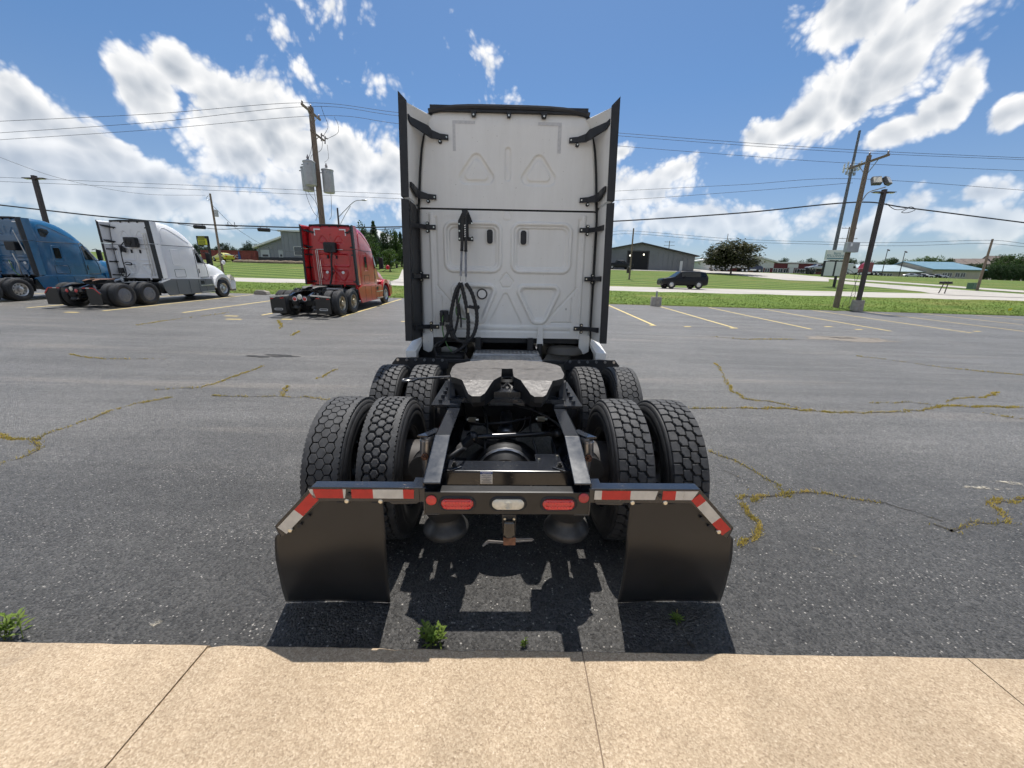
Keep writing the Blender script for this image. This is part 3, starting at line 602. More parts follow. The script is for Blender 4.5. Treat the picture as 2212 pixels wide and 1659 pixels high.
TR, TW = .515, .137
def tyre_mesh():
    h = [(.290,-.100),(.300,-.112),(.33,-.124),(.37,-.134),(.41,-.1375),(.415,-.1345),(.42,-.1372),(.44,-.135),(.462,-.128),(.465,-.1245),(.47,-.1255),(.484,-.119),(.491,-.110),(.4925,-.06),(.4925,0)]
    pr = h + [(r, -x) for r, x in reversed(h[:-1])] + [(.285, .09), (.285, -.09)]
    mb = MB(); mb.lathe(pr, (0,0,0), 'x', 56, True); return mb.mesh('tyre', RUBBER, 40)
def crown(h): return TR - .007*(abs(h)/.11)**2.4
def tread_mesh(kind):
    mb = MB(); Cc = 2*math.pi*TR
    def block(poly, ins=.0035, deep=.490):
        cs = sum(p[0] for p in poly)/len(poly); ch = sum(p[1] for p in poly)/len(poly); n = len(poly); vs = []
        for lev in range(3):
            for (s, h) in poly:
                if lev == 2:
                    d = math.hypot(s-cs, h-ch); k = max(.5, 1 - ins/d); s2, h2 = cs + (s-cs)*k, ch + (h-ch)*k
                else: s2, h2 = s, h
                r = deep - .002 if lev == 0 else crown(h2) - (.003 if lev == 1 else 0); a = s2/TR
                vs.append((h2, r*math.cos(a), r*math.sin(a)))
        fs = [(l*n+i, l*n+(i+1)%n, (l+1)*n+(i+1)%n, (l+1)*n+i) for l in range(2) for i in range(n)] + [tuple(range(2*n, 3*n))]
        mb.add(vs, fs)
    if kind == 'lug':
        Nn = 44; p = Cc/Nn; wrow = .0535
        for r in range(4):
            hc = -.0825 + r*.055; mirror = 1
            for i in range(Nn):
                s0 = (i + (.5 if r % 2 else 0))*p
                U = [(-.44,-.47),(.12,-.47),(.26,-.30),(.44,-.22),(.44,.47),(-.12,.47),(-.26,.30),(-.44,.22)]
                if r in (0, 3): U = [(-.44,-.48),(.42,-.48),(.44,.2),(.44,.47),(-.12,.47),(-.26,.30),(-.44,.22)] if r == 0 else [(-.44,-.47),(.12,-.47),(.26,-.30),(.44,-.22),(.42,.48),(-.44,.48)]
                block([(s0 + u*p, hc + w*wrow) for u, w in U])
    else:
        k = .925 if kind == 'hex' else .78; Nn = 48; p = Cc/Nn; a_ = .0315
        for r, hc in enumerate((-.0455, 0, .0455)):
            for i in range(Nn):
                s0 = (i + (.5 if r == 1 else 0))*p; kp = k - .02
                block([(s0 - .5*p*kp, hc - a_*.5*k), (s0, hc - a_*k), (s0 + .5*p*kp, hc - a_*.5*k), (s0 + .5*p*kp, hc + a_*.5*k), (s0, hc + a_*k), (s0 - .5*p*kp, hc + a_*.5*k)], .003 if kind == 'hex' else .006)
        # shoulder ribs with notched edges
        for sgn in (-1, 1):
            seg = Nn*6
            for i in range(seg):
                a0, a1 = i/seg*Cc, (i+1)/seg*Cc; zz = lambda q: .0745 + .0055*math.cos(q/p*2*math.pi)
                out = .112 - (.006 if i % 3 == 0 else 0)
                po = [(a0, zz(a0)), (a1, zz(a1)), (a1, out), (a0, out)]; po = [(s, h*sgn) for s, h in po]
                n = 4; vs = []
                for lev in range(2):
                    for (s, h) in po:
                        r = .488 if lev == 0 else crown(h); vs.append((h, r*math.cos(s/TR), r*math.sin(s/TR)))
                mb.add(vs, [(i_, (i_+1)%4, 4+(i_+1)%4, 4+i_) for i_ in range(4)] + [(4,5,6,7)])
    return mb.mesh('tread', TREADM)
for mm, k0 in ((TREADM, .72), (RUBBER, .75)):
    t = mm.node_tree; bs = t.nodes['Principled BSDF']; lk = bs.inputs['Base Color'].links[0]; src_ = lk.from_socket; oi = t.nodes.new('ShaderNodeObjectInfo')
    scn = nd(t, 'ShaderNodeVectorMath', operation='SCALE'); t.links.new(src_, scn.inputs[0]); t.links.new(mth(t, 'MULTIPLY_ADD', oi.outputs['Random'], .6, k0), scn.inputs['Scale']); t.links.new(scn.outputs[0], bs.inputs['Base Color'])
TYRE = tyre_mesh(); TREADS = {k: tread_mesh(k) for k in ('lug', 'hex', 'hexopen')}
def rim_mesh(style):
    mb = MB(); pm = {'alu': ALU, 'tan': ALUT, 'cover': HUBC, 'steel': STEELB, 'dark': mat('dull_rim', (.10,.10,.10), .45, metal=.6)}[style]; n = 40
    mb.lathe([(.292,-.105),(.300,-.112),(.290,-.098),(.27,-.08),(.262,.06),(.27,.085),(.292,.105),(.302,.113),(.296,.118),(.280,.100)], (0,0,0), 'x', n)   # barrel, +x = outside
    if style == 'cover':
        mb.lathe([(.285,.10),(.27,.112),(.20,.118),(.195,.112),(.13,.116),(.09,.125),(.06,.126),(0.001,.127)], (0,0,0), 'x', n)
        for k in range(4):
            a = math.pi/4 + k*math.pi/2; R_ = Matrix.Rotation(a, 3, 'X'); mb.cbox(R_ @ Vector((.117,.165,0)), (.02,.035,.10), R_)
    else:
        prof_ = [(.270,.06),(.262,.035),(.245,.03),(.165,.045),(.13,.05),(.115,.052),(.11,.10),(.10,.14),(.07,.15),(.001,.152)]
        mb.lathe(prof_, (0,0,0), 'x', n)
        for k in range(10):
            a = 2*math.pi*k/10; c, s_ = math.cos(a), math.sin(a); mb.cyl((.045,.143*c,.143*s_), (.085,.143*c,.143*s_), .014, .012, 6)
        mb.cur = 1
        for k in range(10):
            a = 2*math.pi*(k+.5)/10; c, s_ = math.cos(a), math.sin(a); mb.cyl((.028,.212*c,.212*s_), (.043,.212*c,.212*s_), .027, .027, 10)
        mb.cur = 0
    return mb.mesh('wheel_rim', [pm, CHBLK], 40)
RIMS = {k: rim_mesh(k) for k in ('alu', 'tan', 'cover', 'dark')}

# --- embossed rear wall of the cab
def sd_poly(px, pz, poly, r):
    P = np.array(poly); d = np.full(px.shape, 1e9); s = np.ones(px.shape); n = len(P); j = n-1
    for i in range(n):
        ex, ez = P[j]-P[i]; wx, wz = px-P[i][0], pz-P[i][1]
        t = np.clip((wx*ex + wz*ez)/(ex*ex+ez*ez), 0, 1); bx, bz = wx-ex*t, wz-ez*t; d = np.minimum(d, bx*bx+bz*bz)
        c1 = pz >= P[i][1]; c2 = pz < P[j][1]; c3 = ex*wz > ez*wx
        flip = (c1 & c2 & c3) | (~c1 & ~c2 & ~c3); s = np.where(flip, -s, s); j = i
    return s*np.sqrt(d) - r
def sstep(a, b, x): t = np.clip((x-a)/(b-a), 0, 1); return t*t*(3-2*t)
def wall_relief(x, z):
    y = np.zeros_like(x)
    def ring(poly, r, dep, w, gw):
        nonlocal y
        d = sd_poly(x, z, poly, r); y += dep*(sstep(0, -w, d) - sstep(-w-gw, -2*w-gw, d))
    def recess(poly, r, dep, w):
        nonlocal y
        d = sd_poly(x, z, poly, r); y += dep*sstep(0, -w, d)
    for s in (-1, 1):
        c = .38*s - .012
        recess([(c, 3.335), (c-.135, 3.15), (c+.135, 3.15)], .085, .022, .022); recess([(c, 3.30), (c-.09, 3.17), (c+.09, 3.17)], .06, -.015, .02)
    recess([(-.010, 3.15), (-.010, 3.45), (-.0101, 3.3)], .042, .018, .02)
    for a, b in ((-.82, -.062), (.032, .83)):
        ring([(a+.13, 2.15), (b-.13, 2.15), (b-.13, 2.53), (a+.13, 2.53)], .13, -.022, .022, .018); recess([(a+.15, 2.17), (b-.15, 2.17), (b-.15, 2.51), (a+.15, 2.51)], .075, .016, .018)
        hx = -.227 if a < 0 else .2; ring([(hx-.03, 2.40), (hx+.03, 2.40), (hx+.03, 2.54), (hx-.03, 2.54)], .04, .008, .012, .008)
    for a, b, c in ((-.74, -.135, -.40), (.125, .70, .425)):
        ring([(a+.1, 1.80), (b-.1, 1.80), (c+.03, 1.47), (c-.03, 1.47)], .105, -.026, .025, .022); recess([(a+.12, 1.79), (b-.12, 1.79), (c+.03, 1.50), (c-.03, 1.50)], .055, .016, .02)
    ring([(-.012, 2.02), (-.09, 1.92), (-.06, 1.86), (.036, 1.86), (.066, 1.92)], .025, .012, .014, .004)
    ring([(-.012, 2.74), (-.03, 2.70), (.006, 2.70)], .05, .007, .012, .004)
    recess([(-.02, 1.74), (-.20, 1.38), (.16, 1.38)], .045, .016, .02)
    for s in (-1, 1):                                    # long grooves framing the lower panel
        for (ax, az, bx, bz) in ((.915, 2.68, .915, 1.86), (.915, 1.86, .50, 1.385), (.86, 1.40, .86, 1.72), (.60, 1.40, .86, 1.40)):
            ex, ez = s*(bx-ax), bz-az; t = np.clip(((x-s*ax)*ex + (z-az)*ez)/(ex*ex+ez*ez), 0, 1); d = np.hypot(x-s*ax-ex*t, z-az-ez*t); y += .010*sstep(.016, .003, d)
    for s in (-1, 1):                                    # pressed strips up the sides
        d = np.abs(x - s*.965) - .012; y += np.where(z < 2.74, -.016*sstep(.012, 0, d), 0)
        d2 = np.abs(x - s*.90) - .004; y += np.where((z < 2.70) & (z > 1.75), .008*sstep(.008, 0, d2), 0)
    y += np.where(z < 2.7, -.012*sstep(1.37, 1.345, z), 0) + .010*sstep(.02, 0, np.abs(z-1.29)-.004)*(np.abs(x) < .85)
    y += .0025*np.sin(x*3.1 + 1.)*np.sin(z*2.3)          # oil-canning of the panel
    return y
HWT = [(1.15,1.135),(2.70,1.125),(2.9,1.105),(3.2,1.08),(3.45,1.05),(3.6,1.02),(3.72,.99),(3.80,.955),(3.85,.91),(3.88,.86),(3.90,.78)]
def half_w(z): return interp(z, HWT)
def wall_panel(name, z0, z1, nx, nz, mt, root, Y=3.40):
    zs = np.linspace(z0, z1, nz); us = np.linspace(-1, 1, nx); hw = np.array([half_w(z) for z in zs])
    X = us[None, :]*hw[:, None]; Z = np.repeat(zs[:, None], nx, 1); Yv = Y + wall_relief(X, Z)
    edge = np.clip((np.abs(us)-.955)/.045, 0, 1)**2*.05; Yv += edge[None, :]
    if z1 > 3.5: Yv += (np.clip((Z-3.70)/.2, 0, 1)**2)*.05
    vs = np.stack([X, Yv, Z], -1).reshape(-1, 3).tolist()
    fs = [(j*nx+i, j*nx+i+1, (j+1)*nx+i+1, (j+1)*nx+i) for j in range(nz-1) for i in range(nx-1)]
    me = bpy.data.meshes.new(name); me.from_pydata(vs, [], fs); me.materials.append(mt); me.polygons.foreach_set('use_smooth', [True]*len(fs))
    o = bpy.data.objects.new(name, me); COL.objects.link(o); o.parent = root; return o

# --- cab shell: sections along y
ROOF = [(3.4,3.90),(3.9,3.90),(4.4,3.86),(4.9,3.72),(5.35,3.48),(5.75,3.16),(6.05,2.85),(6.45,2.30),(6.6,2.12),(7.0,2.02),(7.6,1.86),(8.0,1.66),(8.25,1.40),(8.38,1.05)]
WID = [(3.4,1.14),(3.5,1.19),(3.7,1.22),(5.4,1.22),(5.8,1.17),(6.3,1.10),(6.7,1.02),(7.4,.96),(8.0,.90),(8.25,.80),(8.38,.6)]
BOT = [(3.4,1.15),(6.55,1.05),(6.7,1.02),(8.1,.80),(8.38,.55)]
def sec_n(y): return interp(y, [(3.4,9),(5.0,6),(6.0,4.2),(6.6,3.6),(8.3,3.2)])
def side_x(y, z):
    zb, zt = interp(y, BOT), interp(y, ROOF); t = min(.9999, max(0, (z-zb)/(zt-zb))); n = sec_n(y); return interp(y, WID)*(1 - t**n)**(1/n)
def shell(name, y0, y1, ny, mt, root, nseg=22):
    mb = MB(); rows = []
    for j in range(ny+1):
        y = lerp(y0, y1, j/ny); zb, zt, w, n = interp(y, BOT), interp(y, ROOF), interp(y, WID), sec_n(y); row = []
        for i in range(nseg+1):
            a = math.pi*i/nseg; c, s = math.cos(a), math.sin(a)
            row.append((w*math.copysign(abs(c)**(2/n), c), y, zb + (zt-zb)*abs(s)**(2/n)))
        rows.append(row)
    k = nseg+1; mb.add([p for r in rows for p in r], [(j*k+i, j*k+i+1, (j+1)*k+i+1, (j+1)*k+i) for j in range(ny) for i in range(nseg)])
    return mb.build(name, mt, root, 30)
def skin(name, poly, mt, root, side=1, off=.006, k=10):       # patch lying on the cab side, polygon in (y,z)
    mb = MB(); ys = [p[0] for p in poly]; cy_, cz_ = sum(ys)/len(ys), sum(p[1] for p in poly)/len(poly); rings = []; n = len(poly)
    for r in range(k//2+1):
        t = r/(k//2); rings.append([(lerp(cy_, p[0], t), lerp(cz_, p[1], t)) for p in poly])
    vs = [(side*(side_x(y, z)+off), y, z) for ring in rings for (y, z) in ring]
    fs = [(r*n+i, r*n+(i+1)%n, (r+1)*n+(i+1)%n, (r+1)*n+i) for r in range(len(rings)-1) for i in range(n)]
    mb.add(vs, fs); return mb.build(name, mt, root, 40)
def sidebar(name, pts, mt, root, side=1, r=.006):             # thin seam / moulding along the cab side
    mb = MB(); mb.tube([(side*(side_x(y, z)+.001), y, z) for y, z in pts], r, 5); return mb.build(name, mt, root)
def dens(poly, k=4):
    out = []
    for a, b in zip(poly, poly[1:] + poly[:1]):
        for i in range(k): out.append((lerp(a[0], b[0], i/k), lerp(a[1], b[1], i/k)))
    return out
def arm(mb, pts, hs, th=.022):
    P = [Vector(p) for p in pts]; vs = []; k = len(P)
    for i in range(k):
        t = (P[min(i+1,k-1)]-P[max(0,i-1)]); n = Vector((t.y, -t.x, 0)).normalized()*th/2; h = Vector((0,0,hs[i]/2))
        vs += [P[i]-n-h, P[i]+n-h, P[i]+n+h, P[i]-n+h]
    fs = [(0,1,2,3), tuple((k-1)*4+j for j in (3,2,1,0))] + [(i*4+j, i*4+(j+1)%4, (i+1)*4+(j+1)%4, (i+1)*4+j) for i in range(k-1) for j in range(4)]
    mb.add(vs, fs)

def tractor(root, near, paint, skirt, rimst, treads, tail):
    B = lambda mb, name, mt, par=root, **k: mb.build(name, mt, par, **k)
    q = 1. if near else .34
    # ---- cab rear wall
    wall_panel('rear_panel', 1.19, 2.775, int(300*q), int(230*q), paint, root); up = wall_panel('roof_rear_panel', 2.797, 3.895, int(260*q), int(140*q), paint, root)
    mb = MB(); mb.box(-1.12, 1.12, 3.425, 3.45, 1.3, 3.8); B(mb, 'wall_backing', CHBLK)
    shell('sleeper_shell', 3.415, 5.72, 18, paint, root, 40); shell('cab_shell', 5.72, 6.56, 8, paint, root, 40); hd = shell('hood', 6.56, 8.38, 16, paint, root, 40)
    # ---- roof edge trim with tabs
    mb = MB(); pts = []
    for i in range(13):
        u = -1 + i/6; pts.append((.95*u, 3.385 + .02*abs(u)**3, 3.895 - .05*abs(u)**4))
    arm_pts = [Vector(p) for p in pts]; mb.tube(arm_pts, .032, 8)
    mb.box(-.93, .93, 3.375, 3.42, 3.845, 3.905)
    for cx, w in ((-.42,.035),(-.005,.03),(.41,.04)):
        mb.prism([(cx-w,3.86),(cx+w,3.86),(cx+w*.6,3.79),(cx-w*.6,3.79)], lambda a, b: (a, 3.372, b), (0,.03,0))
    tr = B(mb, 'roof_edge_trim', TRIM, smooth=40)
    if near:
        mb = MB()
        for cx in (-.42,-.005,.41): mb.cyl((cx,3.374,3.81), (cx,3.364,3.81), .010, n=8)
        B(mb, 'screw', ZINC, tr)
    # ---- side extenders
    xo = lambda z: lerp(1.245, 1.188, (z-1.19)/2.67)
    for s in (-1, 1):
        for nm, z0, z1 in (('lower_side_fairing', 1.19, 2.805), ('upper_side_fairing', 2.835, 3.86)):
            mb = MB(); zs = np.linspace(z0, z1, 9); vs = []; top = nm.startswith('upper')
            for z in zs:
                f = (z-2.835)/1.025 if top else 0; dz = -.07*max(0, f-.6)/.4
                o_ = xo(z); vs += [(s*o_,3.0,z),(s*(o_-.004),3.25,z),(s*1.205,3.50,z),(s*(half_w(z)+.03),3.46,z+dz*.6),(s*(half_w(z)+.012),3.41,z+dz),(s*(o_-.075),3.06,z+dz),(s*(o_-.06),3.0,z+dz)]
            n = 7; fs = [(j*n+i, j*n+(i+1)%n, (j+1)*n+(i+1)%n, (j+1)*n+i) for j in range(8) for i in range(n)] + [tuple(range(n)), tuple(8*n+i for i in range(n))]
            mb.add(vs, fs); fa = B(mb, nm, paint, smooth=35)
            if not top and s < 0 and near:
                mb = MB(); vs = []
                for z in zs: vs += [(s*(xo(z)-.078),3.02,z),(s*1.128,3.41,z)]
                mb.add(vs, [(2*j,2*j+1,2*j+3,2*j+2) for j in range(8)]); B(mb, 'inner_liner', TRIM, fa)
            mb = MB(); w = .076; vs = []
            for j, z in enumerate(zs):
                dz = -.07*max(0, (z-2.835)/1.025-.6)/.4 if top else 0
                vs += [(s*(xo(z)+.006),2.975,z+(.01 if j == 8 else 0)),(s*(xo(z)-w),2.985,z+dz),(s*(xo(z)-w),3.012,z+dz),(s*(xo(z)-.01),3.03,z+dz*.5),(s*(xo(z)+.001),3.17,z),(s*(xo(z)+.009),3.16,z+(.01 if j == 8 else 0))]
            fs = [(j*6+i, j*6+(i+1)%6, (j+1)*6+(i+1)%6, (j+1)*6+i) for j in range(8) for i in range(6)] + [(0,1,2,3,4,5),(53,52,51,50,49,48)]
            mb.add(vs, fs); B(mb, 'rubber_edge', TRIM, fa)
            if top: bz = [(3.655, 3.565, .72, 1), (2.975, 2.91, .885, 1)]
            else: bz = [(2.56, 2.565, .905, 0), (1.972, 1.972, 1.005, 0), (1.345, 1.330, .90, 0)]
            for (zo, zi, xi, cur) in bz:
                mb = MB()
                if cur: arm(mb, [(s*xi,3.375,zi),(s*(xi+.10),3.365,zi+.006),(s*(xi+.19),3.33,zi+.016),(s*(xi+.22),3.27,zi+.03),(s*1.10,3.10,zo-.02),(s*1.118,3.05,zo)], [.055,.06,.085,.105,.07,.055])
                else: arm(mb, [(s*xi,3.375,zi),(s*(xi+.12),3.37,zi),(s*1.10,3.25,lerp(zi,zo,.6)),(s*1.15,3.07,zo)], [.055,.055,.05,.062], .03)
                mb.cyl((s*(xi+.10),3.37,zi-.045), (s*(xi+.10),3.39,zi-.045), .022, n=10)
                if not cur: mb.cyl((s*(xi+.10),3.37,zi+.045), (s*(xi+.10),3.39,zi+.045), .022, n=10)
                br_ = B(mb, 'bracket', TRIM, fa)
                if near:
                    mb = MB()
                    for (bx, bzz) in ((xi+.02, zi), (xi+.10, zi-.045)) + (() if cur else ((xi+.10, zi+.045),)): mb.cyl((s*bx,3.352,bzz), (s*bx,3.372,bzz), .009, n=8)
                    B(mb, 'bolt', ZINC, br_)
        # seam of the cab corner
        mb = MB(); mb.tube([(s*(half_w(z)+.004), 3.43, z) for z in np.linspace(1.25, 3.78, 20)], .008, 6); B(mb, 'corner_seal', TRIM)
    # ---- vents in the rear wall
    for cx, zc in ((-.227, 2.47), (.2, 2.465)):
        mb = MB(); mb.prism(rrect(cx-.036, cx+.036, zc-.082, zc+.085, .03), lambda a, b: (a, 3.382, b), (0,.04,0)); mb.prism(rrect(cx-.026, cx+.026, zc-.074, zc+.04, .014), lambda a, b: (a, 3.372, b), (0,.02,0)); B(mb, 'wall_vent', TRIM, smooth=30)
    for cx in ((-.328,) if near else (-.33, .43)):
        mb = MB(); mb.lathe([(.052,3.402),(.055,3.388),(.068,3.386),(.070,3.40)], (cx,0,1.762), 'y', 28); po = B(mb, 'port_ring', TRIM if near else SILVT, smooth=40)
        mb = MB(); mb.lathe([(.001,3.392),(.053,3.392),(.053,3.40)], (cx,0,1.762), 'y', 24); B(mb, 'port_cover', paint if near else SILVT, po)
    # ---- floor rear edge, corner feet
    mb = MB(); mb.box(-1.0, 1.0, 3.42, 5.5, 1.12, 1.2); B(mb, 'cab_floor', CHBLK)
    for s in (-1, 1):
        mb = MB(); mb.prism([(s*p[0], p[1]) for p in [(.98,1.24),(1.12,1.24),(1.12,1.02),(1.05,.985),(1.01,1.0),(.98,1.06)]], lambda a, b: (a, 3.36, b), (0,.05,0)); B(mb, 'corner_foot', paint, bevel=.006)
    # ---- chassis skirts (hollow, open to the rear)
    for s in (-1, 1):
        mb = MB()
        poly = [(3.02,.98),(3.06,1.06),(3.5,1.17),(6.35,1.10),(6.45,.75),(6.45,.36),(3.35,.34),(3.16,.6)]
        mb.prism(poly, lambda a, b: (s*1.255, a, b), (-s*.05, 0, 0)); sk = B(mb, 'chassis_skirt', skirt, bevel=.012)
        mb = MB(); mb.box(min(s*.9,s*1.2), max(s*.9,s*1.2), 3.45, 6.4, .45, 1.05); B(mb, 'fuel_tank_bay', CHBLK, sk)
        for yy in (3.9, 4.7, 5.35, 5.85):
            mb = MB(); mb.box(s*1.256-.004, s*1.256+.004, yy-.006, yy+.006, .4, 1.1); B(mb, 'skirt_seam', CHBLK, sk)
        mb = MB(); mb.box(min(s*1.0,s*1.30), max(s*1.0,s*1.30), 5.45, 6.4, .40, .44); mb.box(min(s*1.0,s*1.29), max(s*1.0,s*1.29), 5.45, 6.4, .74, .78); B(mb, 'step', ALU, sk)
        mb = MB(); mb.box(min(s*1.20,s*1.262), max(s*1.20,s*1.262), 5.5, 5.75, .84, 1.02); B(mb, 'step_recess', CHBLK, sk)
        mb = MB(); mb.prism([(3.0,1.065),(3.55,1.17),(3.55,1.14),(3.0,.985)], lambda a, b: (s*1.262, a, b), (-s*.13,0,0)); B(mb, 'skirt_rear_end', paint, sk)
    mb = MB(); mb.cyl((-.80,3.5,.74), (-.80,4.6,.74), .31, n=26); B(mb, 'fuel_tank', ALU, smooth=40)
    mb = MB(); mb.cyl((.80,3.5,.74), (.80,4.6,.74), .31, n=26); B(mb, 'fuel_tank', ALU, smooth=40)
    # ---- doors, windows, mirrors, lamps of the cab
    for s in (-1, 1):
        dr = skin('door', dens([(5.50,1.22),(5.50,2.75),(5.72,2.82),(6.12,2.18),(6.30,1.70),(6.32,1.22)]), paint, root, s, .004)
        sidebar('door_seam', dens([(5.48,1.2),(5.48,2.77),(5.72,2.86),(6.14,2.2),(6.33,1.7),(6.34,1.2)], 6), CHBLK, dr, s, .007 if near else .014)
        skin('door_window', dens([(5.58,1.98),(5.55,2.66),(5.74,2.73),(6.06,2.26),(6.20,1.95)]), GLASS, dr, s, .012)
        skin('door_handle', [(5.56,1.42),(5.56,1.66),(5.64,1.66),(5.64,1.42)], TRIM, dr, s, .014)
        sp_ = skin('side_locker_door', dens(rrect(3.98, 4.62, 1.25, 1.62, .05, 3), 1), paint, root, s, .006)
        sidebar('locker_seam', dens(rrect(3.97, 4.63, 1.24, 1.63, .05, 3) + [rrect(3.97, 4.63, 1.24, 1.63, .05, 3)[0]], 1), CHBLK if not near else TRIM, sp_, s, .004 if near else .009)
        if tail == 'white': 
            skin('side_window_panel', dens(rrect(3.95, 4.45, 1.85, 2.60, .06, 3), 1), paint, root, s, .012); sidebar('panel_moulding', rrect(3.95, 4.45, 1.85, 2.60, .06, 4) + [rrect(3.95, 4.45, 1.85, 2.60, .06, 4)[0]], WHITE2, root, s, .014)
        else:
            skin('side_window', dens(rrect(4.12, 4.42, 2.0, 2.52, .05, 3), 1), GLASS, root, s, .012); sidebar('window_frame', rrect(4.05, 4.50, 1.85, 2.62, .07, 4) + [rrect(4.05, 4.50, 1.85, 2.62, .07, 4)[0]], paint, root, s, .016)
        if tail == 'blue': skin('roof_window', dens([(3.75,3.05),(3.72,3.38),(3.9,3.44),(4.15,3.40),(4.2,3.28),(3.95,3.02)]), GLASS, root, s, .012)
        sidebar('roof_contour', spline_yz([(3.62,2.95),(3.66,3.45),(3.95,3.62),(4.5,3.40),(5.3,2.98)]) , paint, root, s, .018)
        sidebar('roof_seam', dens([(3.5,2.79),(4.5,2.79),(5.6,2.80),(5.95,2.75)], 6)[:-6], CHBLK, root, s, .006 if near else .012)
        mb = MB(); mx_ = s*1.34; mb.tube([(s*1.08,6.2,2.5),(s*1.25,6.25,2.56),(mx_,6.28,2.5)], .02, 6); mb.tube([(s*1.08,6.25,1.95),(s*1.25,6.28,1.92),(mx_,6.28,1.98)], .02, 6); mi = B(mb, 'mirror_arm', TRIM)
        mb = MB(); mb.prism(rrect(mx_-.12, mx_+.12, 1.93, 2.52, .05), lambda a, b: (a, 6.24, b), (0,.10,0)); B(mb, 'mirror', TRIM, mi, bevel=.02)
        mb = MB(); mb.tube([(s*1.0,7.25,1.75),(s*1.2,7.35,1.85),(s*1.30,7.4,1.95)], .018, 6); hm = B(mb, 'hood_mirror_arm', TRIM)
        mb = MB(); mb.ball((s*1.34,7.42,2.02), .13, 12, 8, (.9,.5,1)); B(mb, 'hood_mirror', paint if tail != 'blue' else TRIM, hm, smooth=60)
        # front fender over the wheel
        mb = MB(); prof_o = []
        for i in range(13):
            a = math.pi*(i/12)*1.02; prof_o.append((7.3 + .72*math.cos(a), .56 + .80*math.sin(a)))
        prof_i = [(7.3 + .60*math.cos(math.pi*i/12), .56 + .60*math.sin(math.pi*i/12)) for i in range(12,-1,-1)]
        mb.prism([(8.30,.45),(8.38,.9),(8.2,1.2)] + prof_o[1:-1] + [(6.52,1.25),(6.45,.8)] + [(6.68,.56)] + prof_i + [(7.95,.42)], lambda a, b: (s*1.20, a, b), (-s*.36, 0, 0)); B(mb, 'front_fender', paint, bevel=.03)
        mb = MB(); mb.prism([(7.85,1.08),(8.25,.95),(8.28,1.12),(8.0,1.30)], lambda a, b: (s*1.215, a, b), (-s*.22,0,0)); B(mb, 'headlamp', CLEARL)
        # front wheel
        ty = inst('tyre', TYRE, root, (s*1.04,7.3,TR)); inst('tread', TREADS['hex'], ty); inst('wheel_rim', RIMS['alu'] if tail != 'near' else RIMS['alu'], ty, (0,0,0), (0,0,0 if s > 0 else math.pi))
    mb = MB(); mb.box(-1.12, 1.12, 8.2, 8.46, .32, .72); B(mb, 'front_bumper', skirt, bevel=.05)
    wsp = []
    for j in range(7):
        y = lerp(6.06, 6.50, j/6); zt = interp(y, ROOF); n = sec_n(y); w = interp(y, WID); zb = interp(y, BOT); row = []
        for i in range(13):
            a = math.pi*(.16 + .68*i/12); c, s_ = math.cos(a), math.sin(a); row.append((w*math.copysign(abs(c)**(2/n), c)*1.003, y + .012, zb + (zt-zb)*abs(s_)**(2/n) + .012))
        wsp += row
    mb = MB(); mb.add(wsp, [(j*13+i, j*13+i+1, (j+1)*13+i+1, (j+1)*13+i) for j in range(6) for i in range(12)]); B(mb, 'windshield', GLASS, smooth=60)
    # ---- chassis
    for s in (-1, 1):
        mb = MB(); top = [(8.2,.98),(1.15,1.0),(.38,1.0),(0,.893)]; bot = [(0,.705),(.38,.73),(1.15,.72),(8.2,.70)]
        mb.prism(top + bot, lambda a, b: (s*.436, a, b), (-s*.009, 0, 0))
        for a, b in zip(top, top[1:]):
            mb.add([(s*.436,a[0],a[1]),(s*.345,a[0],a[1]),(s*.345,b[0],b[1]),(s*.436,b[0],b[1]),(s*.436,a[0],a[1]-.009),(s*.345,a[0],a[1]-.009),(s*.345,b[0],b[1]-.009),(s*.436,b[0],b[1]-.009)], [(0,1,2,3),(7,6,5,4),(1,5,6,2),(0,3,7,4),(3,2,6,7),(0,4,5,1)])
        for a, b in zip(bot, bot[1:]):
            mb.add([(s*.436,a[0],a[1]),(s*.355,a[0],a[1]),(s*.355,b[0],b[1]),(s*.436,b[0],b[1]),(s*.436,a[0],a[1]+.009),(s*.355,a[0],a[1]+.009),(s*.355,b[0],b[1]+.009),(s*.436,b[0],b[1]+.009)], [(0,1,2,3),(7,6,5,4),(1,5,6,2),(0,3,7,4),(3,2,6,7),(0,4,5,1)])
        B(mb, 'frame_rail', FRAME, bevel=.003 if near else 0)
    for yy in (1.45, 2.4, 3.3, 4.6, 6.2):
        mb = MB(); mb.box(-.427, .427, yy, yy+.12, .75, .96); B(mb, 'frame_crossmember', CHBLK)
    for ya in (.93, 2.15):
        mb = MB(); mb.cyl((-.95,ya,TR), (.95,ya,TR), .075, n=14); mb.lathe([(.06,-.33),(.10,-.26),(.19,-.14),(.225,0),(.19,.14),(.10,.26),(.06,.33)], (0,ya,TR), 'x', 20)
        ax = B(mb, 'drive_axle', CHBLK, smooth=40)
        mb = MB(); mb.lathe([(.001,ya-.29),(.15,ya-.28),(.20,ya-.22),(.225,ya-.18),(.225,ya-.155),(.19,ya-.15),(.17,ya-.02)], (-.01,0,TR+.05), 'y', 26); B(mb, 'differential_cover', CHBLK, ax, smooth=30)
        mb = MB(); mb.lathe([(.20,ya-.235),(.21,ya-.228),(.212,ya-.215),(.20,ya-.21)], (-.01,0,TR+.05), 'y', 26); B(mb, 'differential_flange', STEELB if near else CHBLK, ax, smooth=40)
        mb = MB(); mb.cyl((0,ya+.15,.60), (0,ya+.30,.66), .10, .06, 14); mb.cyl((0,ya+.30,.66), (0,ya+1.1,.74), .055, n=12); mb.ball((0,ya+.33,.67), .085, 10, 7); B(mb, 'drive_shaft', STEELB if near else CHBLK, ax, smooth=40)
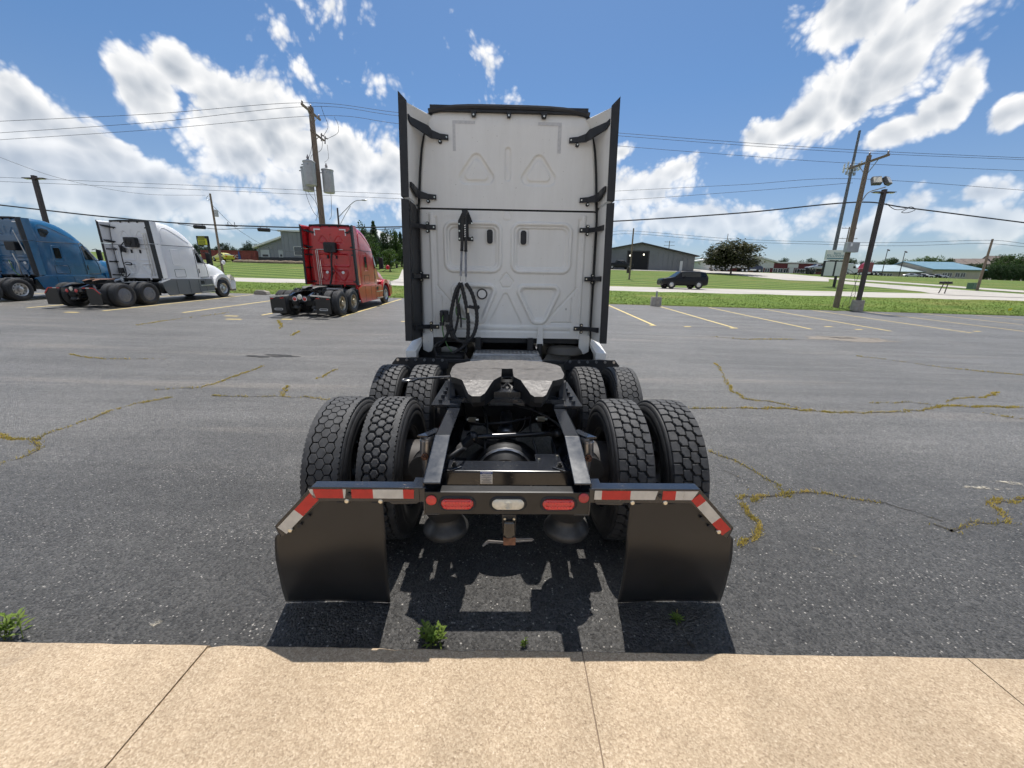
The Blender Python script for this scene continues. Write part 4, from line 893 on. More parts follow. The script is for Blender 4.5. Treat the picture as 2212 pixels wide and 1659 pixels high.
        for s in (-1, 1):
            # air spring and its pedestal, trailing beam, brake chamber
            ys = ya - .55 if ya < 1 else ya + .42
            mb = MB(); mb.lathe([(.06,.70),(.13,.69),(.145,.66),(.135,.615),(.15,.585),(.14,.54),(.12,.50),(.105,.47)], (s*.39,ys,0), 'z', 24); asn = B(mb, 'air_spring', RUBBER, smooth=40)
            mb = MB(); mb.lathe([(.10,.50),(.10,.455),(.108,.43),(.130,.405),(.143,.385),(.145,.365),(.135,.35),(.001,.35)], (s*.385,ys,0), 'z', 28); B(mb, 'air_spring_piston', mat('cast_piston', (.05,.05,.05), .42, metal=.3, var=.4, vscale=9), asn, smooth=40)
            mb = MB(); arm(mb, [(s*.39,ys-.02,.34),(s*.42,ya-.12,.43),(s*.45,ya+.02,.42),(s*.45,ya+.55,.50)], [.05,.09,.12,.07], .08); B(mb, 'suspension_beam', CHBLK, ax)
            mb = MB(); mb.cyl((s*.56,ya-.14,.66), (s*.56,ya-.40,.70), .085, n=16); mb.cyl((s*.56,ya-.22,.67), (s*.56,ya-.25,.675), .094, n=16); B(mb, 'brake_chamber', CHBLK, ax, smooth=40)
            mb = MB(); mb.cyl((s*.60,ya,TR), (s*.78,ya,TR), .21, n=26); B(mb, 'brake_drum', mat('dull_drum', (.045,.04,.038), .6, var=.3, vscale=9), ax, smooth=40)
            # shock absorber standing off the rail
            yk = ya - .46 if ya < 1 else ya - .3
            mb = MB(); mb.cyl((s*.50,yk,.95), (s*.515,yk+.02,.83), .043, n=14); mb.cyl((s*.515,yk+.02,.83), (s*.53,yk+.08,.46), .030, n=12); mb.cyl((s*.502,yk+.003,.925), (s*.502,yk+.003,.935), .047, n=14); sk_ = B(mb, 'shock_absorber', STEELB, smooth=40)
            mb = MB(); arm(mb, [(s*.436,yk+.05,.98),(s*.50,yk-.03,.975),(s*.54,yk,.965)], [.012,.012,.012], .06); mb.prism([(.48,.90),(.56,.885),(.565,.80),(.44,.70),(.438,.86)], lambda a, b: (s*a, yk+.07, b), (0,.012,0)); B(mb, 'shock_bracket', FRAME, sk_)
            mb = MB(); mb.cyl((s*.515,yk-.035,.83), (s*.515,yk+.0,.83), .024, n=6); mb.cyl((s*.515,yk-.06,.83), (s*.515,yk-.03,.83), .013, n=6); B(mb, 'shock_bolt', RUST, sk_)
        for wi, (xw, face) in enumerate(((-1.185,-1),(-.84,-1),(.84,1),(1.195,1))):
            ty = inst('tyre', TYRE, root, (xw,ya,TR), (random.uniform(0,6),0,0 if face > 0 else math.pi))
            ty.scale = (1.06, 1.025, 1.025); ty.location.z = TR*1.025; tk = treads[(0 if ya < 1 else 4) + wi]; inst('tread', TREADS[tk], ty)
            inst('wheel_rim', RIMS[rimst if abs(xw) > 1 else 'dark'], ty)
    # ---- fifth wheel
    out = []
    half = [(.045,1.36),(.048,1.10),(.10,.985),(.16,.78),(.185,.745),(.245,.745),(.27,.775),(.335,.975),(.425,1.06),(.452,1.18),(.462,1.44),(.445,1.53),(.33,1.66),(.18,1.72),(0,1.735)]
    fz = lambda y: 1.20 + .012*(y-1.2) if y >= .98 else 1.1974 - (.98-y)*.24
    poly = [(p[0], p[1]) for p in half] + [(-p[0], p[1]) for p in reversed(half[:-1])]
    bm = bmesh.new(); tv = [bm.verts.new((x, y, fz(y))) for x, y in poly]; fct = bm.faces.new(tv)
    bmesh.ops.bisect_plane(bm, geom=bm.verts[:] + bm.edges[:] + bm.faces[:], plane_co=(0,.98,0), plane_no=(0,1,0)); bmesh.ops.bisect_plane(bm, geom=bm.verts[:] + bm.edges[:] + bm.faces[:], plane_co=(0,1.1,0), plane_no=(0,1,0)); bmesh.ops.bisect_plane(bm, geom=bm.verts[:] + bm.edges[:] + bm.faces[:], plane_co=(0,1.36,0), plane_no=(0,1,0))
    for v in bm.verts: v.co.z = fz(v.co.y)
    bmesh.ops.triangulate(bm, faces=bm.faces[:])
    if near:
        bmesh.ops.subdivide_edges(bm, edges=bm.edges[:], cuts=3, use_grid_fill=True)
        for v in bm.verts: v.co.z += .0025*math.sin(v.co.x*37)*math.sin(v.co.y*29)
    ex = bmesh.ops.extrude_face_region(bm, geom=bm.faces[:]); dn = [v for v in ex['geom'] if isinstance(v, bmesh.types.BMVert)]
    for v in dn: v.co.z -= .045
    bmesh.ops.recalc_face_normals(bm, faces=bm.faces[:])
    bm.normal_update()
    for f_ in bm.faces: f_.material_index = 1 if f_.normal.z < .55 else 0
    me = bpy.data.meshes.new('fifth_wheel_plate'); bm.to_mesh(me); bm.free(); me.materials.append(GREASE if tail != 'white' else RUST); me.materials.append(CHBLK)
    fw = bpy.data.objects.new('fifth_wheel_plate', me); COL.objects.link(fw); fw.parent = root
    b_ = fw.modifiers.new('bevel', 'BEVEL'); b_.width = .008; b_.segments = 2; b_.limit_method = 'ANGLE'; b_.angle_limit = math.radians(50)
    for s in (-1, 1):
        mb = MB()   # skirts under the plate edges
        sk = [(s*.05,1.08),(s*.10,.985),(s*.165,.78),(s*.25,.755),(s*.33,.985),(s*.42,1.07),(s*.445,1.44)]
        vs = [];
        for x, y in sk: vs += [(x, y+.02, fz(y)-.03), (x*.96, y+.05, 1.045)]
        mb.add(vs, [(2*i,2*i+1,2*i+3,2*i+2) for i in range(len(sk)-1)]); B(mb, 'plate_skirt', CHBLK, fw)
        mb = MB(); mb.prism([(1.05,1.02),(1.45,1.02),(1.36,1.15),(1.14,1.15)], lambda a, b: (s*.40, a, b), (s*.06,0,0)); mb.cyl((s*.38,1.25,1.10), (s*.48,1.25,1.10), .035, n=12); B(mb, 'pivot_bracket', CHBLK, fw, bevel=.006)
        mb = MB(); mb.box(min(s*.35,s*.56), max(s*.35,s*.56), .92, 1.66, 1.004, 1.02)
        for yy in (.98,1.1,1.22,1.34,1.46,1.58): mb.cyl((s*.50,yy,1.02), (s*.50,yy,1.045), .016, n=6)
        B(mb, 'slide_rail', FRAME, fw)
        mb = MB(); mb.box(min(s*.44,s*.55), max(s*.44,s*.55), .94, 1.62, .99, 1.003); mb.box(min(s*.44,s*.455), max(s*.44,s*.455), .94, 1.62, .80, .995); B(mb, 'mounting_angle', FRAME, fw)
    mb = MB(); mb.box(-.43, .43, .98, 1.06, 1.02, 1.05); mb.box(-.43, .43, 1.5, 1.58, 1.02, 1.05); mb.box(-.10, .10, 1.0, 1.5, 1.04, 1.10); B(mb, 'slide_base', FRAME, fw)
    mb = MB(); mb.lathe([(.075,1.08),(.08,1.12),(.06,1.14),(.045,1.13)], (0,1.3,0), 'z', 16); mb.tube([(-.03,1.12,1.10),(0,1.16,1.13),(.035,1.13,1.10),(.03,1.08,1.09)], .014, 6); B(mb, 'locking_jaw', CHBLK, fw, smooth=40)
    mb = MB(); mb.tube([(-.42,1.36,1.13),(-.60,1.34,1.125),(-.74,1.30,1.12),(-.80,1.31,1.12),(-.85,1.27,1.12),(-.84,1.22,1.12),(-.76,1.23,1.12),(-.74,1.29,1.12)], .011, 7); B(mb, 'release_handle', FRAME, fw, smooth=60)
    # ---- deck plates
    for k, (y0, y1, z, w0, w1) in enumerate(((2.72,3.0,1.015,.43,.42),(3.02,3.36,1.035,.42,.42))):
        mb = MB(); mb.box(-w0, w0, y0, y1, z-.03, z); dk = B(mb, 'deck_plate', CHECK, bevel=.004)
        mb = MB()
        for i in range(17):
            for j in range(3):
                mb.box(-w0+.03+i*.05-.008, -w0+.03+i*.05+.008, y0+.03+j*.09, y0+.085+j*.09, z, z+.004)
        B(mb, 'deck_grip', CHECK, dk)['kind'] = 'stuff'
    # ---- quarter fender brackets ahead of the tandem
    for s in (-1, 1):
        mb = MB(); mb.prism([(s*p[0], p[1]) for p in [(.70,.90),(.69,.985),(.74,1.025),(1.30,1.03),(1.36,.96),(1.33,.90),(1.05,.885)]], lambda a, b: (a, 2.72, b), (0,.02,0)); mb.box(min(s*.43,s*1.2), max(s*.43,s*1.2), 2.745, 2.785, .97, 1.01); qf = B(mb, 'quarter_fender_bracket', TRIM, bevel=.004)
        mb = MB(); mb.prism([(s*p[0], p[1]) for p in [(.72,.90),(1.33,.90),(1.33,.40),(.72,.40)]], lambda a, b: (a, 2.745, b), (0,.008,0)); B(mb, 'quarter_flap', FLAP, qf)
        for i in range(6):
            x = s*(.76 + i*.105); mb = MB(); mb.cyl((x,2.705,1.005), (x,2.72,1.005), .016, n=10); B(mb, 'bolt', STEELB, qf)
    # ---- behind the cab
    for bb in ((-.55,-.52,3.25,3.40,1.0,1.15),(.28,.36,3.30,3.38,.95,1.2),(-.42,-.34,3.30,3.38,.95,1.2),(-.9,-.56,3.05,3.35,.9,1.0)):
        mb = MB(); mb.box(*bb); B(mb, 'cab_mount', CHBLK, bevel=.01)
    mb = MB(); mb.prism([(.42,1.36),(.48,1.36),(.495,1.10),(.405,1.10)], lambda a, b: (a, 3.36, b), (0,.02,0)); B(mb, 'cab_latch', paint, bevel=.004)
    mb = MB(); mb.cyl((.45,3.36,1.12), (.45,3.34,.80), .035, n=12); B(mb, 'cab_damper', CHBLK, smooth=40)
    return fw
def spline_yz(p, k=6):
    return [(v.x, v.y) for v in spline([(a, b, 0) for a, b in p], k)]

# ================================================================== the truck in front
T_LOC, T_YAW = Vector((-.014, 1.79, 0)), math.radians(1.2)
TINV = (Matrix.Translation(T_LOC) @ Matrix.Rotation(T_YAW, 4, 'Z')).inverted()
def LY(px, py, Y):                       # survey point on the truck's own cross plane y = Y
    d = TINV.to_3x3() @ ray(px, py); o = TINV @ CAM; q = o + d*((Y - o.y)/d.y); return (q.x, q.y, q.z)
def z2(a, b): return ((1380 + a/2.1686)/1.736, (1000 + b/2.1686)/1.736)
truck = thing('tractor_unit', 'big white tractor unit seen from behind, parked at the kerb with black mudflaps', 'truck', T_LOC, T_YAW, rotx=0)
tractor(truck, True, WHITE, WHITE, 'alu', ['hex','hexopen','lug','lug','lug','lug','lug','hex'], 'near')
B = lambda mb, name, mt, par=truck, **k: mb.build(name, mt, par, **k)
# tail plate with lamps
mb = MB(); mb.prism([(-.427,.712),(-.427,.84),(.427,.84),(.427,.712)], lambda a, b: (a, .0, b), (0,.008,0)); mb.box(-.35, .35, .008, .07, .832, .84); mb.box(-.34, .34, .008, .06, .712, .72)
tp = B(mb, 'tail_plate', mat('tail_plate_black', (.022, .021, .020), .38, var=.3, vscale=8), bevel=.002)
for cx, mt, nm in ((-.260, REDL, 'tail_lamp'), (.004, CLEARL, 'reverse_lamp'), (.268, REDL, 'tail_lamp')):
    mb = MB(); o_ = rrect(cx-.098, cx+.098, .732, .818, .042, 7); i_ = rrect(cx-.084, cx+.084, .745, .805, .0295, 7); n = len(o_)
    mb.add([(a,-.001,b) for a, b in o_] + [(a,-.009,b) for a, b in rrect(cx-.092, cx+.092, .738, .812, .037, 7)] + [(a,-.006,b) for a, b in i_], [(k*n+j, k*n+(j+1)%n, (k+1)*n+(j+1)%n, (k+1)*n+j) for k in range(2) for j in range(n)])
    gm = B(mb, 'lamp_grommet', RUBBER, tp, smooth=50)
    mb = MB(); vs = []
    for t, yy in ((1,-.005),(.93,-.012),(.6,-.0155),(.0,-.0165)): vs += [(cx + (a-cx)*t, yy, .775 + (b-.775)*t) for a, b in i_]
    mb.add(vs, [(k*n+j, k*n+(j+1)%n, (k+1)*n+(j+1)%n, (k+1)*n+j) for k in range(3) for j in range(n)]); lp = B(mb, nm, mt, tp, smooth=50)
    mb = MB()
    if nm == 'tail_lamp':
        for k in range(9):
            for j in range(2): mb.lathe([(.008,-.0172),(.005,-.0185),(.001,-.019)], (cx-.064+k*.016, 0, .762+j*.026), 'y', 8)
        B(mb, 'lens_optic', mat('bright_red_optic', (.75, .03, .03), .15, coat=.8), lp, smooth=60)
    else:
        for r in (.022, .015, .008): mb.lathe([(r,-.0168),(r-.002,-.0190),(r-.005,-.0175)], (cx,0,.775), 'y', 24)
        B(mb, 'lens_optic', CLEARL, lp, smooth=60)
for cx, zc, r in ((-.394,.795,.0275),(.398,.812,.0275)):
    mb = MB(); mb.lathe([(r,-.001),(r,-.006),(r-.004,-.009),(.001,-.010)], (cx,0,zc), 'y', 28); B(mb, 'round_reflector', REDD if cx < 0 else mat('dark_red_reflector', (.40,.03,.035), .3, coat=.5), tp, smooth=50)
# cross member behind the plate, gussets with bolts
mb = MB(); mb.box(-.425, .425, .275, .41, .812, .821); mb.box(-.425, .425, .275, .283, .728, .8125); mb.box(-.425,.425,.283,.34,.728,.736); xm = B(mb, 'rear_crossmember', FRAME, bevel=.003)
for s in (-1, 1):
    mb = MB(); mb.prism([(s*.425,.26),(s*.34,.26),(s*.27,.31),(s*.28,.35),(s*.36,.41),(s*.425,.41)], lambda a, b: (a, b, .8212), (0,0,.010)); gs = B(mb, 'gusset_plate', FRAME, xm, bevel=.003)
    for (bx, by) in ((.385,.295),(.315,.315),(.372,.365)):
        mb = MB(); mb.cyl((s*bx,by,.831), (s*bx,by,.834), .021, n=16); mb.cyl((s*bx,by,.834), (s*bx,by,.848), .0155, n=6); mb.cyl((s*bx,by,.848), (s*bx,by,.858), .009, n=10); B(mb, 'bolt', CHBLK, gs)
mb = MB()
for (hx, hy) in ((-.02,.395),(.02,.395),(-.055,.345),(-.02,.335),(.02,.335),(.06,.345)): mb.cyl((hx,hy,.8205), (hx,hy,.8222), .006, n=10)
B(mb, 'bolt_hole', CHBLK, xm)
mb = MB(); mb.box(-.158, -.086, .2725, .2748, .738, .816); st = B(mb, 'notice_sticker', STICKW, xm)
mb = MB(); mb.box(-.158, -.086, .2718, .2726, .802, .816); sh_ = B(mb, 'sticker_header', STICKB, xm)
def text(name, s, loc, size, mt, par, rot=(math.pi/2,0,0), ext=.0004, align='CENTER', sx=1.):
    cu = bpy.data.curves.new(name, 'FONT'); cu.body = s; cu.size = size; cu.align_x = align; cu.align_y = 'CENTER'; cu.extrude = ext; cu.materials.append(mt)
    tmp = bpy.data.objects.new(name, cu); COL.objects.link(tmp); bpy.context.view_layer.update()
    me = bpy.data.meshes.new_from_object(tmp.evaluated_get(bpy.context.evaluated_depsgraph_get())); COL.objects.unlink(tmp); bpy.data.objects.remove(tmp)
    o = bpy.data.objects.new(name, me); COL.objects.link(o); o.parent = par; o.location = loc; o.rotation_euler = rot; o.scale = (sx,1,1); return o
text('sticker_lettering', 'NOTICE', (-.122,.2712,.8088), .0145, STICKW, xm)
text('sticker_lettering', 'Before Towing', (-.122,.2719,.7935), .009, INK, xm)
mb = MB()
for k, (z, w) in enumerate(((.783,.02),(.777,.03),(.771,.003),(.766,.03),(.760,.02),(.755,.027),(.748,.032),(.743,.028))): mb.box(-.122-w, -.122+w, .2716, .2726, z-.0008, z+.0008)
B(mb, 'sticker_print', INK, xm)
# mudflap hangers, tapes, flaps
for s in (-1, 1):
    face = [(.455,.868),(1.0,.868),(1.214,.640),(1.188,.572),(.965,.785),(.455,.785)]
    mb = MB(); mb.prism([(s*a, b) for a, b in face], lambda a, b: (a, -.006, b), (0,.006,0))
    top = [(.42,.868),(1.0,.868),(1.214,.640),(1.195,.575)]
    for (a, b), (c, d) in zip(top, top[1:]):
        nx_, nz_ = (b-d), (c-a); l_ = math.hypot(nx_, nz_); nx_, nz_ = nx_/l_*.005, nz_/l_*.005
        mb.add([(s*a,-.008,b+.001),(s*c,-.008,d+.001),(s*c,.055,d+.001),(s*a,.055,b+.001),(s*(a-nx_),-.008,b-nz_),(s*(c-nx_),-.008,d-nz_),(s*(c-nx_),.055,d-nz_),(s*(a-nx_),.055,b-nz_)], [(0,1,2,3),(7,6,5,4),(0,4,5,1),(1,5,6,2),(2,6,7,3),(3,7,4,0)])
    hg = B(mb, 'mudflap_hanger', FRAME, bevel=.002)
    mb = MB(); mb.prism([(s*a, b) for a, b in ((.455,.785),(.62,.785),(.60,.765),(.47,.77))], lambda a, b: (a, .0, b), (0,.03,0)); mb.box(min(s*.43,s*.50), max(s*.43,s*.50), .0, .12, .78, .86); B(mb, 'hanger_root', FRAME, hg, bevel=.004)
    u = Vector((1.214-1.0, .640-.868)).normalized(); nrm = Vector((u.y, -u.x)); nrm = nrm if nrm.y < 0 else -nrm
    d0 = Vector((1.004, .850)); 
    def diag(t0, t1, w0=.006, w1=.062):
        a = d0 + u*t0; b = d0 + u*t1; return [tuple(a + nrm*w0), tuple(b + nrm*w0), tuple(b + nrm*w1), tuple(a + nrm*w1)]
    H = lambda a, b, da=0, db=0: [(a, .857), (b, .857), (b+db, .806), (a+da, .806)]
    if s < 0: tp_ = [(H(.994,1.016,-.012,-.018), 0),(H(.842,.994), 1),(H(.826,.842,.008,.0), 0),(H(.690,.800), 1),(H(.536,.690), 0),(H(.480,.536,.003,0), 1),(diag(.015,.148), 1),(diag(.148,.292), 0)]
    else: tp_ = [(H(.452,.490), 0),(H(.490,.640), 1),(H(.640,.782,0,-.012), 0),(H(.808,.877), 1),(H(.877,.920), 0),(H(.921,.994,0,-.028), 0),(diag(.005,.06), 1),(diag(.06,.195), 0),(diag(.195,.292), 1)]
    for po, c in tp_:
        mb = MB(); mb.prism([(s*a, b) for a, b in po], lambda a, b: (a, -.0078, b), (0,.0016,0)); B(mb, 'reflective_tape', REDT if c else WHT, hg)
    hx = .812 if s < 0 else .795
    mb = MB(); mb.cyl((s*hx,-.012,.83), (s*hx,-.004,.83), .010, n=12); B(mb, 'plug', TRIM, hg)
    # flap: bowed rubber sheet
    mb = MB(); nu, nv = 26, 40; vs = []; x_in, x_out = .652, 1.228
    for j in range(nv+1):
        t = j/nv; z0_ = lerp(.800, .007, t); zz = z0_
        ob = interp(z0_, [(.01,1.322),(.26,1.276),(.44,1.252),(.575,1.228),(.60,1.180),(.80,.965)]); ib = interp(z0_, [(.01,.697 if s < 0 else .687),(.3,.668),(.57,.648),(.8,.65)])
        for i in range(nu+1):
            w = i/nu; x = lerp(ib, ob, w)
            low = max(0, (.62 - z0_)/.61); y = .010 + .138*low**1.7 + .010*math.sin(w*3.1)*t - .010*math.sin(t*math.pi)*w
            vs.append((s*x, y, zz + .006*low*w))
    k = nu+1; mb.add(vs, [(j*k+i, j*k+i+1, (j+1)*k+i+1, (j+1)*k+i) for j in range(nv) for i in range(nu)])
    fl = B(mb, 'mudflap', FLAP, smooth=60); so = fl.modifiers.new('solid', 'SOLIDIFY'); so.thickness = .007; so.offset = 1 if s > 0 else 1
    for (bx, bz) in ((.655+.0,.7875),(.828,.7885),(1.138,.615)):
        mb = MB(); mb.lathe([(.0145,.002),(.0145,-.004),(.010,-.010),(.001,-.0115)], (s*bx,0,bz), 'y', 14); B(mb, 'flap_bolt', ZINC, hg, smooth=40)
    for t in (.10, .17):
        a = Vector((.97, .778)) + u*t; mb = MB(); mb.cbox((s*a.x,-.004,a.y-.012), (.03,.008,.014), Matrix.Rotation(s*.8, 3, 'Y')); B(mb, 'flap_clip', TRIM, hg)
    mb = MB(); mb.box(min(s*.66,s*.70), max(s*.66,s*.70), -.008, .0, .778, .784); mb.box(min(s*.84,s*.88), max(s*.84,s*.88), -.008, .0, .779, .785); B(mb, 'flap_clip', TRIM, hg)
# lamp and plate bracket below the tail plate
mb = MB(); mb.prism([(-.028,.712),(.048,.712),(.046,.58),(-.020,.58)], lambda a, b: (a, -.003, b), (0,.008,0)); lb = B(mb, 'plate_bracket', mat('bracket_black', (.03,.028,.026), .5, var=.3, vscale=20), bevel=.002)
mb = MB(); vs = []; mb.prism([(-.018,.685),(.040,.685),(.044,.60),(.03,.582),(-.008,.582),(-.020,.60)], lambda a, b: (a, -.03, b), (0,.027,0)); B(mb, 'plate_lamp', mat('glossy_black_plastic', (.012,.012,.013), .12, coat=.8), lb, bevel=.012)
for bx in (-.012, .036):
    mb = MB(); mb.lathe([(.008,-.008),(.006,-.013),(.001,-.0135)], (bx,0,.690), 'y', 10); B(mb, 'bolt', ZINC, lb)
mb = MB(); mb.prism([(-.020,.578),(.048,.578),(.046,.530),(-.018,.530)], lambda a, b: (a, -.010, b), (0,.006,0)); B(mb, 'rusty_tab', RUST, lb, bevel=.002)
mb = MB(); mb.tube([(-.018,.0,.545),(-.10,.0,.552),(-.108,.0,.548),(-.10,.0,.541),(-.018,.0,.538)], .0035, 6); mb.tube([(.046,.0,.560),(.135,.0,.566),(.143,.0,.560),(.135,.0,.553),(.046,.0,.546)], .004, 6); mb.tube([(-.10,.0,.545),(-.13,-.015,.530)], .007, 6); B(mb, 'slotted_bar', mat('dull_steel', (.2,.18,.16), .5, metal=.7), lb)
# torque rod, air lines, small valve box and wiring between the rails
mb = MB(); mb.cyl((-.235,.845,.80), (.378,.93,.80), .020, n=14); mb.ball((-.25,.84,.80), .045, 12, 8); mb.ball((.39,.93,.80), .04, 12, 8); mb.cyl((.33,.922,.80), (.38,.93,.80), .026, n=12); B(mb, 'torque_rod', mat('black_gloss_rod', (.05,.05,.052), .18, metal=.6), smooth=40)
mb = MB(); arm(mb, [(-.42,.62,.70),(-.33,.72,.76),(-.25,.83,.80),(-.18,.88,.74),(-.06,.90,.70)], [.04,.05,.06,.05,.05], .05); B(mb, 'torque_rod_bracket', CHBLK, bevel=.006)
for s, c in ((-1, 0), (1, 0)):
    mb = MB(); mb.tube(spline([(s*.405,1.3,.97),(s*.40,.9,.96),(s*.395,.55,.90),(s*.39,.30,.885)]), .005, 6); B(mb, 'air_line', BLUEH, smooth=60)
mb = MB(); mb.box(.18, .34, .40, .52, .81, .82); vb = B(mb, 'valve_bracket', FRAME, bevel=.004)
mb = MB(); mb.box(.19, .33, .42, .54, .70, .81); B(mb, 'valve_box', CHBLK, vb, bevel=.008)
for bx in (.20, .32):
    mb = MB(); mb.cyl((bx,.42 if bx < .3 else .47,.82), (bx,.42 if bx < .3 else .47,.832), .009, n=6); B(mb, 'bolt', ZINC, vb)
for pts in ([(-.40,.34,.86),(-.34,.30,.90),(-.28,.36,.92),(-.26,.45,.88)], [(.05,1.1,.97),(.2,1.0,.96),(.33,.9,.92),(.41,.8,.88)], [(-.2,1.2,.93),(-.15,1.0,.85),(-.16,.8,.72)], [(.25,1.25,.93),(.18,1.0,.84),(.22,.75,.70)], [(-.38,1.4,.9),(-.3,1.1,.82),(-.1,1.0,.85),(.1,1.05,.86),(.35,1.2,.88)]):
    mb = MB(); mb.tube(spline(pts), .009, 6); B(mb, 'air_hose', HOSE, smooth=60)
mb = MB(); mb.cyl((-.34,1.75,.82), (-.34,2.35,.82), .10, n=18); mb.cyl((.30,1.7,.80), (.30,2.3,.80), .11, n=18); B(mb, 'air_tank', CHBLK, smooth=40)
mb = MB(); mb.box(-.16, .16, 1.40, 1.45, .86, .95); mb.cyl((0,1.40,.80), (0,1.25,.70), .05, n=12); B(mb, 'valve_manifold', STEELB, bevel=.01)
for pos in ((-.27,1.05,.86),(.27,1.08,.86),(-.2,1.3,.92)):
    mb = MB(); mb.cbox(pos, (.06,.03,.03)); mb.cyl((pos[0]-.04,pos[1],pos[2]), (pos[0]+.05,pos[1],pos[2]), .012, n=8); B(mb, 'pipe_fitting', ZINC)
# ---- hose hanger on the cab wall
mb = MB(); mb.prism([(-.56,2.745),(-.485,2.745),(-.435,2.625),(-.435,2.60),(-.485,2.60),(-.485,2.45),(-.435,2.45),(-.435,2.405),(-.615,2.405),(-.615,2.64)], lambda a, b: (a, 3.30, b), (0,.012,0))
mb.prism([(-.56,2.745),(-.485,2.745),(-.515,2.66),(-.535,2.66)], lambda a, b: (a, 3.20, b), (0,.10,0)); mb.box(-.615, -.60, 3.30, 3.40, 2.41, 2.64); mb.box(-.45, -.435, 3.30, 3.40, 2.41, 2.46); hb = B(mb, 'hose_hanger', TRIM, bevel=.005)
for (bx, bz) in ((-.60,2.60),(-.60,2.52),(-.60,2.43),(-.445,2.61),(-.445,2.43)):
    mb = MB(); mb.cyl((bx,3.30,bz), (bx,3.29,bz), .010, n=8); B(mb, 'bolt', ZINC, hb)
for (tp0, bt, k) in (((-.540,3.23,2.70), LY(*z2(752,118),3.24), 0), ((-.512,3.23,2.70), LY(*z2(796,125),3.24), 1)):
    a = Vector(tp0); b = Vector(bt)
    mb = MB(); mb.cyl(a, a.lerp(b, .52), .019, n=12); mb.cyl(a.lerp(b,.52), a.lerp(b,.54), .021, n=12); sl = B(mb, 'spring_sleeve', HOSE, hb, smooth=40)
    mb = MB(); n = 150; dv = b - a; pts = [a.lerp(b, .54 + .38*i/n) + Vector((.012*math.cos(i*1.1), .012*math.sin(i*1.1), 0)) for i in range(n)]; mb.tube(pts, .0055, 4); mb.cyl(a.lerp(b,.56), b, .006, n=6); B(mb, 'spring', STEELB, sl)
mb = MB()
for k in range(6): mb.prism([(-.534,2.44+k*.025),(-.516,2.446+k*.025),(-.516,2.458+k*.025),(-.534,2.452+k*.025)], lambda a, b: (a + .004, 3.207, b), (0,.002,0))
o = B(mb, 'sleeve_lettering', STICKW, hb); o['kind'] = 'stuff'
HP = [([(752,130),(715,200),(690,300),(672,420),(690,540),(735,605),(790,610)], .023), ([(756,130),(785,250),(812,400),(815,520),(800,620),(740,680),(660,715),(590,730),(545,690),(560,630),(610,600)], .024),
      ([(796,135),(845,215),(880,340),(885,450),(860,550),(815,605),(770,630)], .024), ([(745,150),(725,260),(735,380),(720,480),(700,550)], .016), ([(740,300),(755,420),(757,495)], .011), ([(640,470),(650,540),(600,620),(560,650)], .02), ([(660,470),(680,560),(720,600)], .02)]
for pts, r in HP:
    P = spline([LY(*z2(*p), 3.25 - .02*random.random()) for p in pts], 22)
    mb = MB(); rr = [r*(1 + (.10 if (i//3) % 2 else -.04)) if r > .015 else r for i in range(len(P))]; mb.tube(P, rr, 9); B(mb, 'wrapped_hose', HOSE, hb, smooth=60)
for pts in ([(612,375),(604,470),(615,560),(645,640),(680,690)], [(755,225),(735,290),(716,350),(735,410),(795,428)]):
    mb = MB(); mb.tube(spline([LY(*z2(*p), 3.27) for p in pts], 10), .009, 7); B(mb, 'green_hose', GREEN, hb, smooth=60)
mb = MB(); c = Vector(LY(*z2(620,400), 3.32)); mb.cbox(c, (.10,.10,.14)); mb.cbox(c + Vector((-.03,-.02,-.10)), (.05,.08,.05)); mb.cbox(c + Vector((.05,-.02,-.03)), (.05,.08,.10)); mb.cyl(c + Vector((-.02,-.05,.03)), c + Vector((-.02,-.10,.03)), .025, n=12); B(mb, 'connector_block', TRIM, bevel=.008)
mb = MB(); c = Vector(LY(*z2(855,335), 3.24)); mb.prism([(-.10,0),(-.06,.045),(.04,.02),(.09,.045),(.11,.0),(.08,-.03),(.0,-.02)], lambda a, b: (c.x + a*.8, c.y, c.z + b*.8), (0,.03,0)); B(mb, 'hose_clamp', TRIM, hb, bevel=.004)
mb = MB(); c = Vector(LY(*z2(815,355), 3.21)); mb.cyl(c + Vector((0,0,.025)), c + Vector((0,0,-.03)), .012, .009, 8); B(mb, 'clamp_pin', ALU, hb)
# decal residue on the roof panel, pressed number, small plate
for pts in ([(-.672,.0),(-.405,.0)], [(.34,.0),(.62,.0)]): pass
for (x0, x1, z0, z1) in ((-.672,-.405,3.722,3.757),(-.672,-.638,3.43,3.722),(.345,.625,3.725,3.760),(.585,.625,3.43,3.725)):
    mb = MB(); nx_ = 10; vs = [];
    for i in range(nx_+1):
        for z in (z0, z1): vs.append((lerp(x0,x1,i/nx_), 3.3955 + (max(0,z-3.70)/.2)**2*.05, z))
    mb.add(vs, [(2*i,2*i+2,2*i+3,2*i+1) for i in range(nx_)]); B(mb, 'tape_residue', GHOST)
text('pressed_number', '294019', (-.745, 3.3985, 2.715), .055, WHITE, truck, ext=.002)
mb = MB(); mb.box(.775,.795,3.388,3.40,1.57,1.595); B(mb, 'small_clip', STEELB)
for s in (-1, 1):
    mb = MB()
    for k in range(14): mb.lathe([(.006,3.386),(.004,3.382),(.001,3.381)], (s*.945,0,1.40+k*.095), 'y', 6)
    B(mb, 'rivet', WHITE, smooth=60)
mb = MB(); mb.lathe([(.24,0),(.25,.02),(.24,.05),(.20,.10),(.001,.12)], (.80,3.45,.98), 'z', 20); B(mb, 'tank_cover', mat('tan_plastic', (.10,.09,.075), .5), smooth=40)

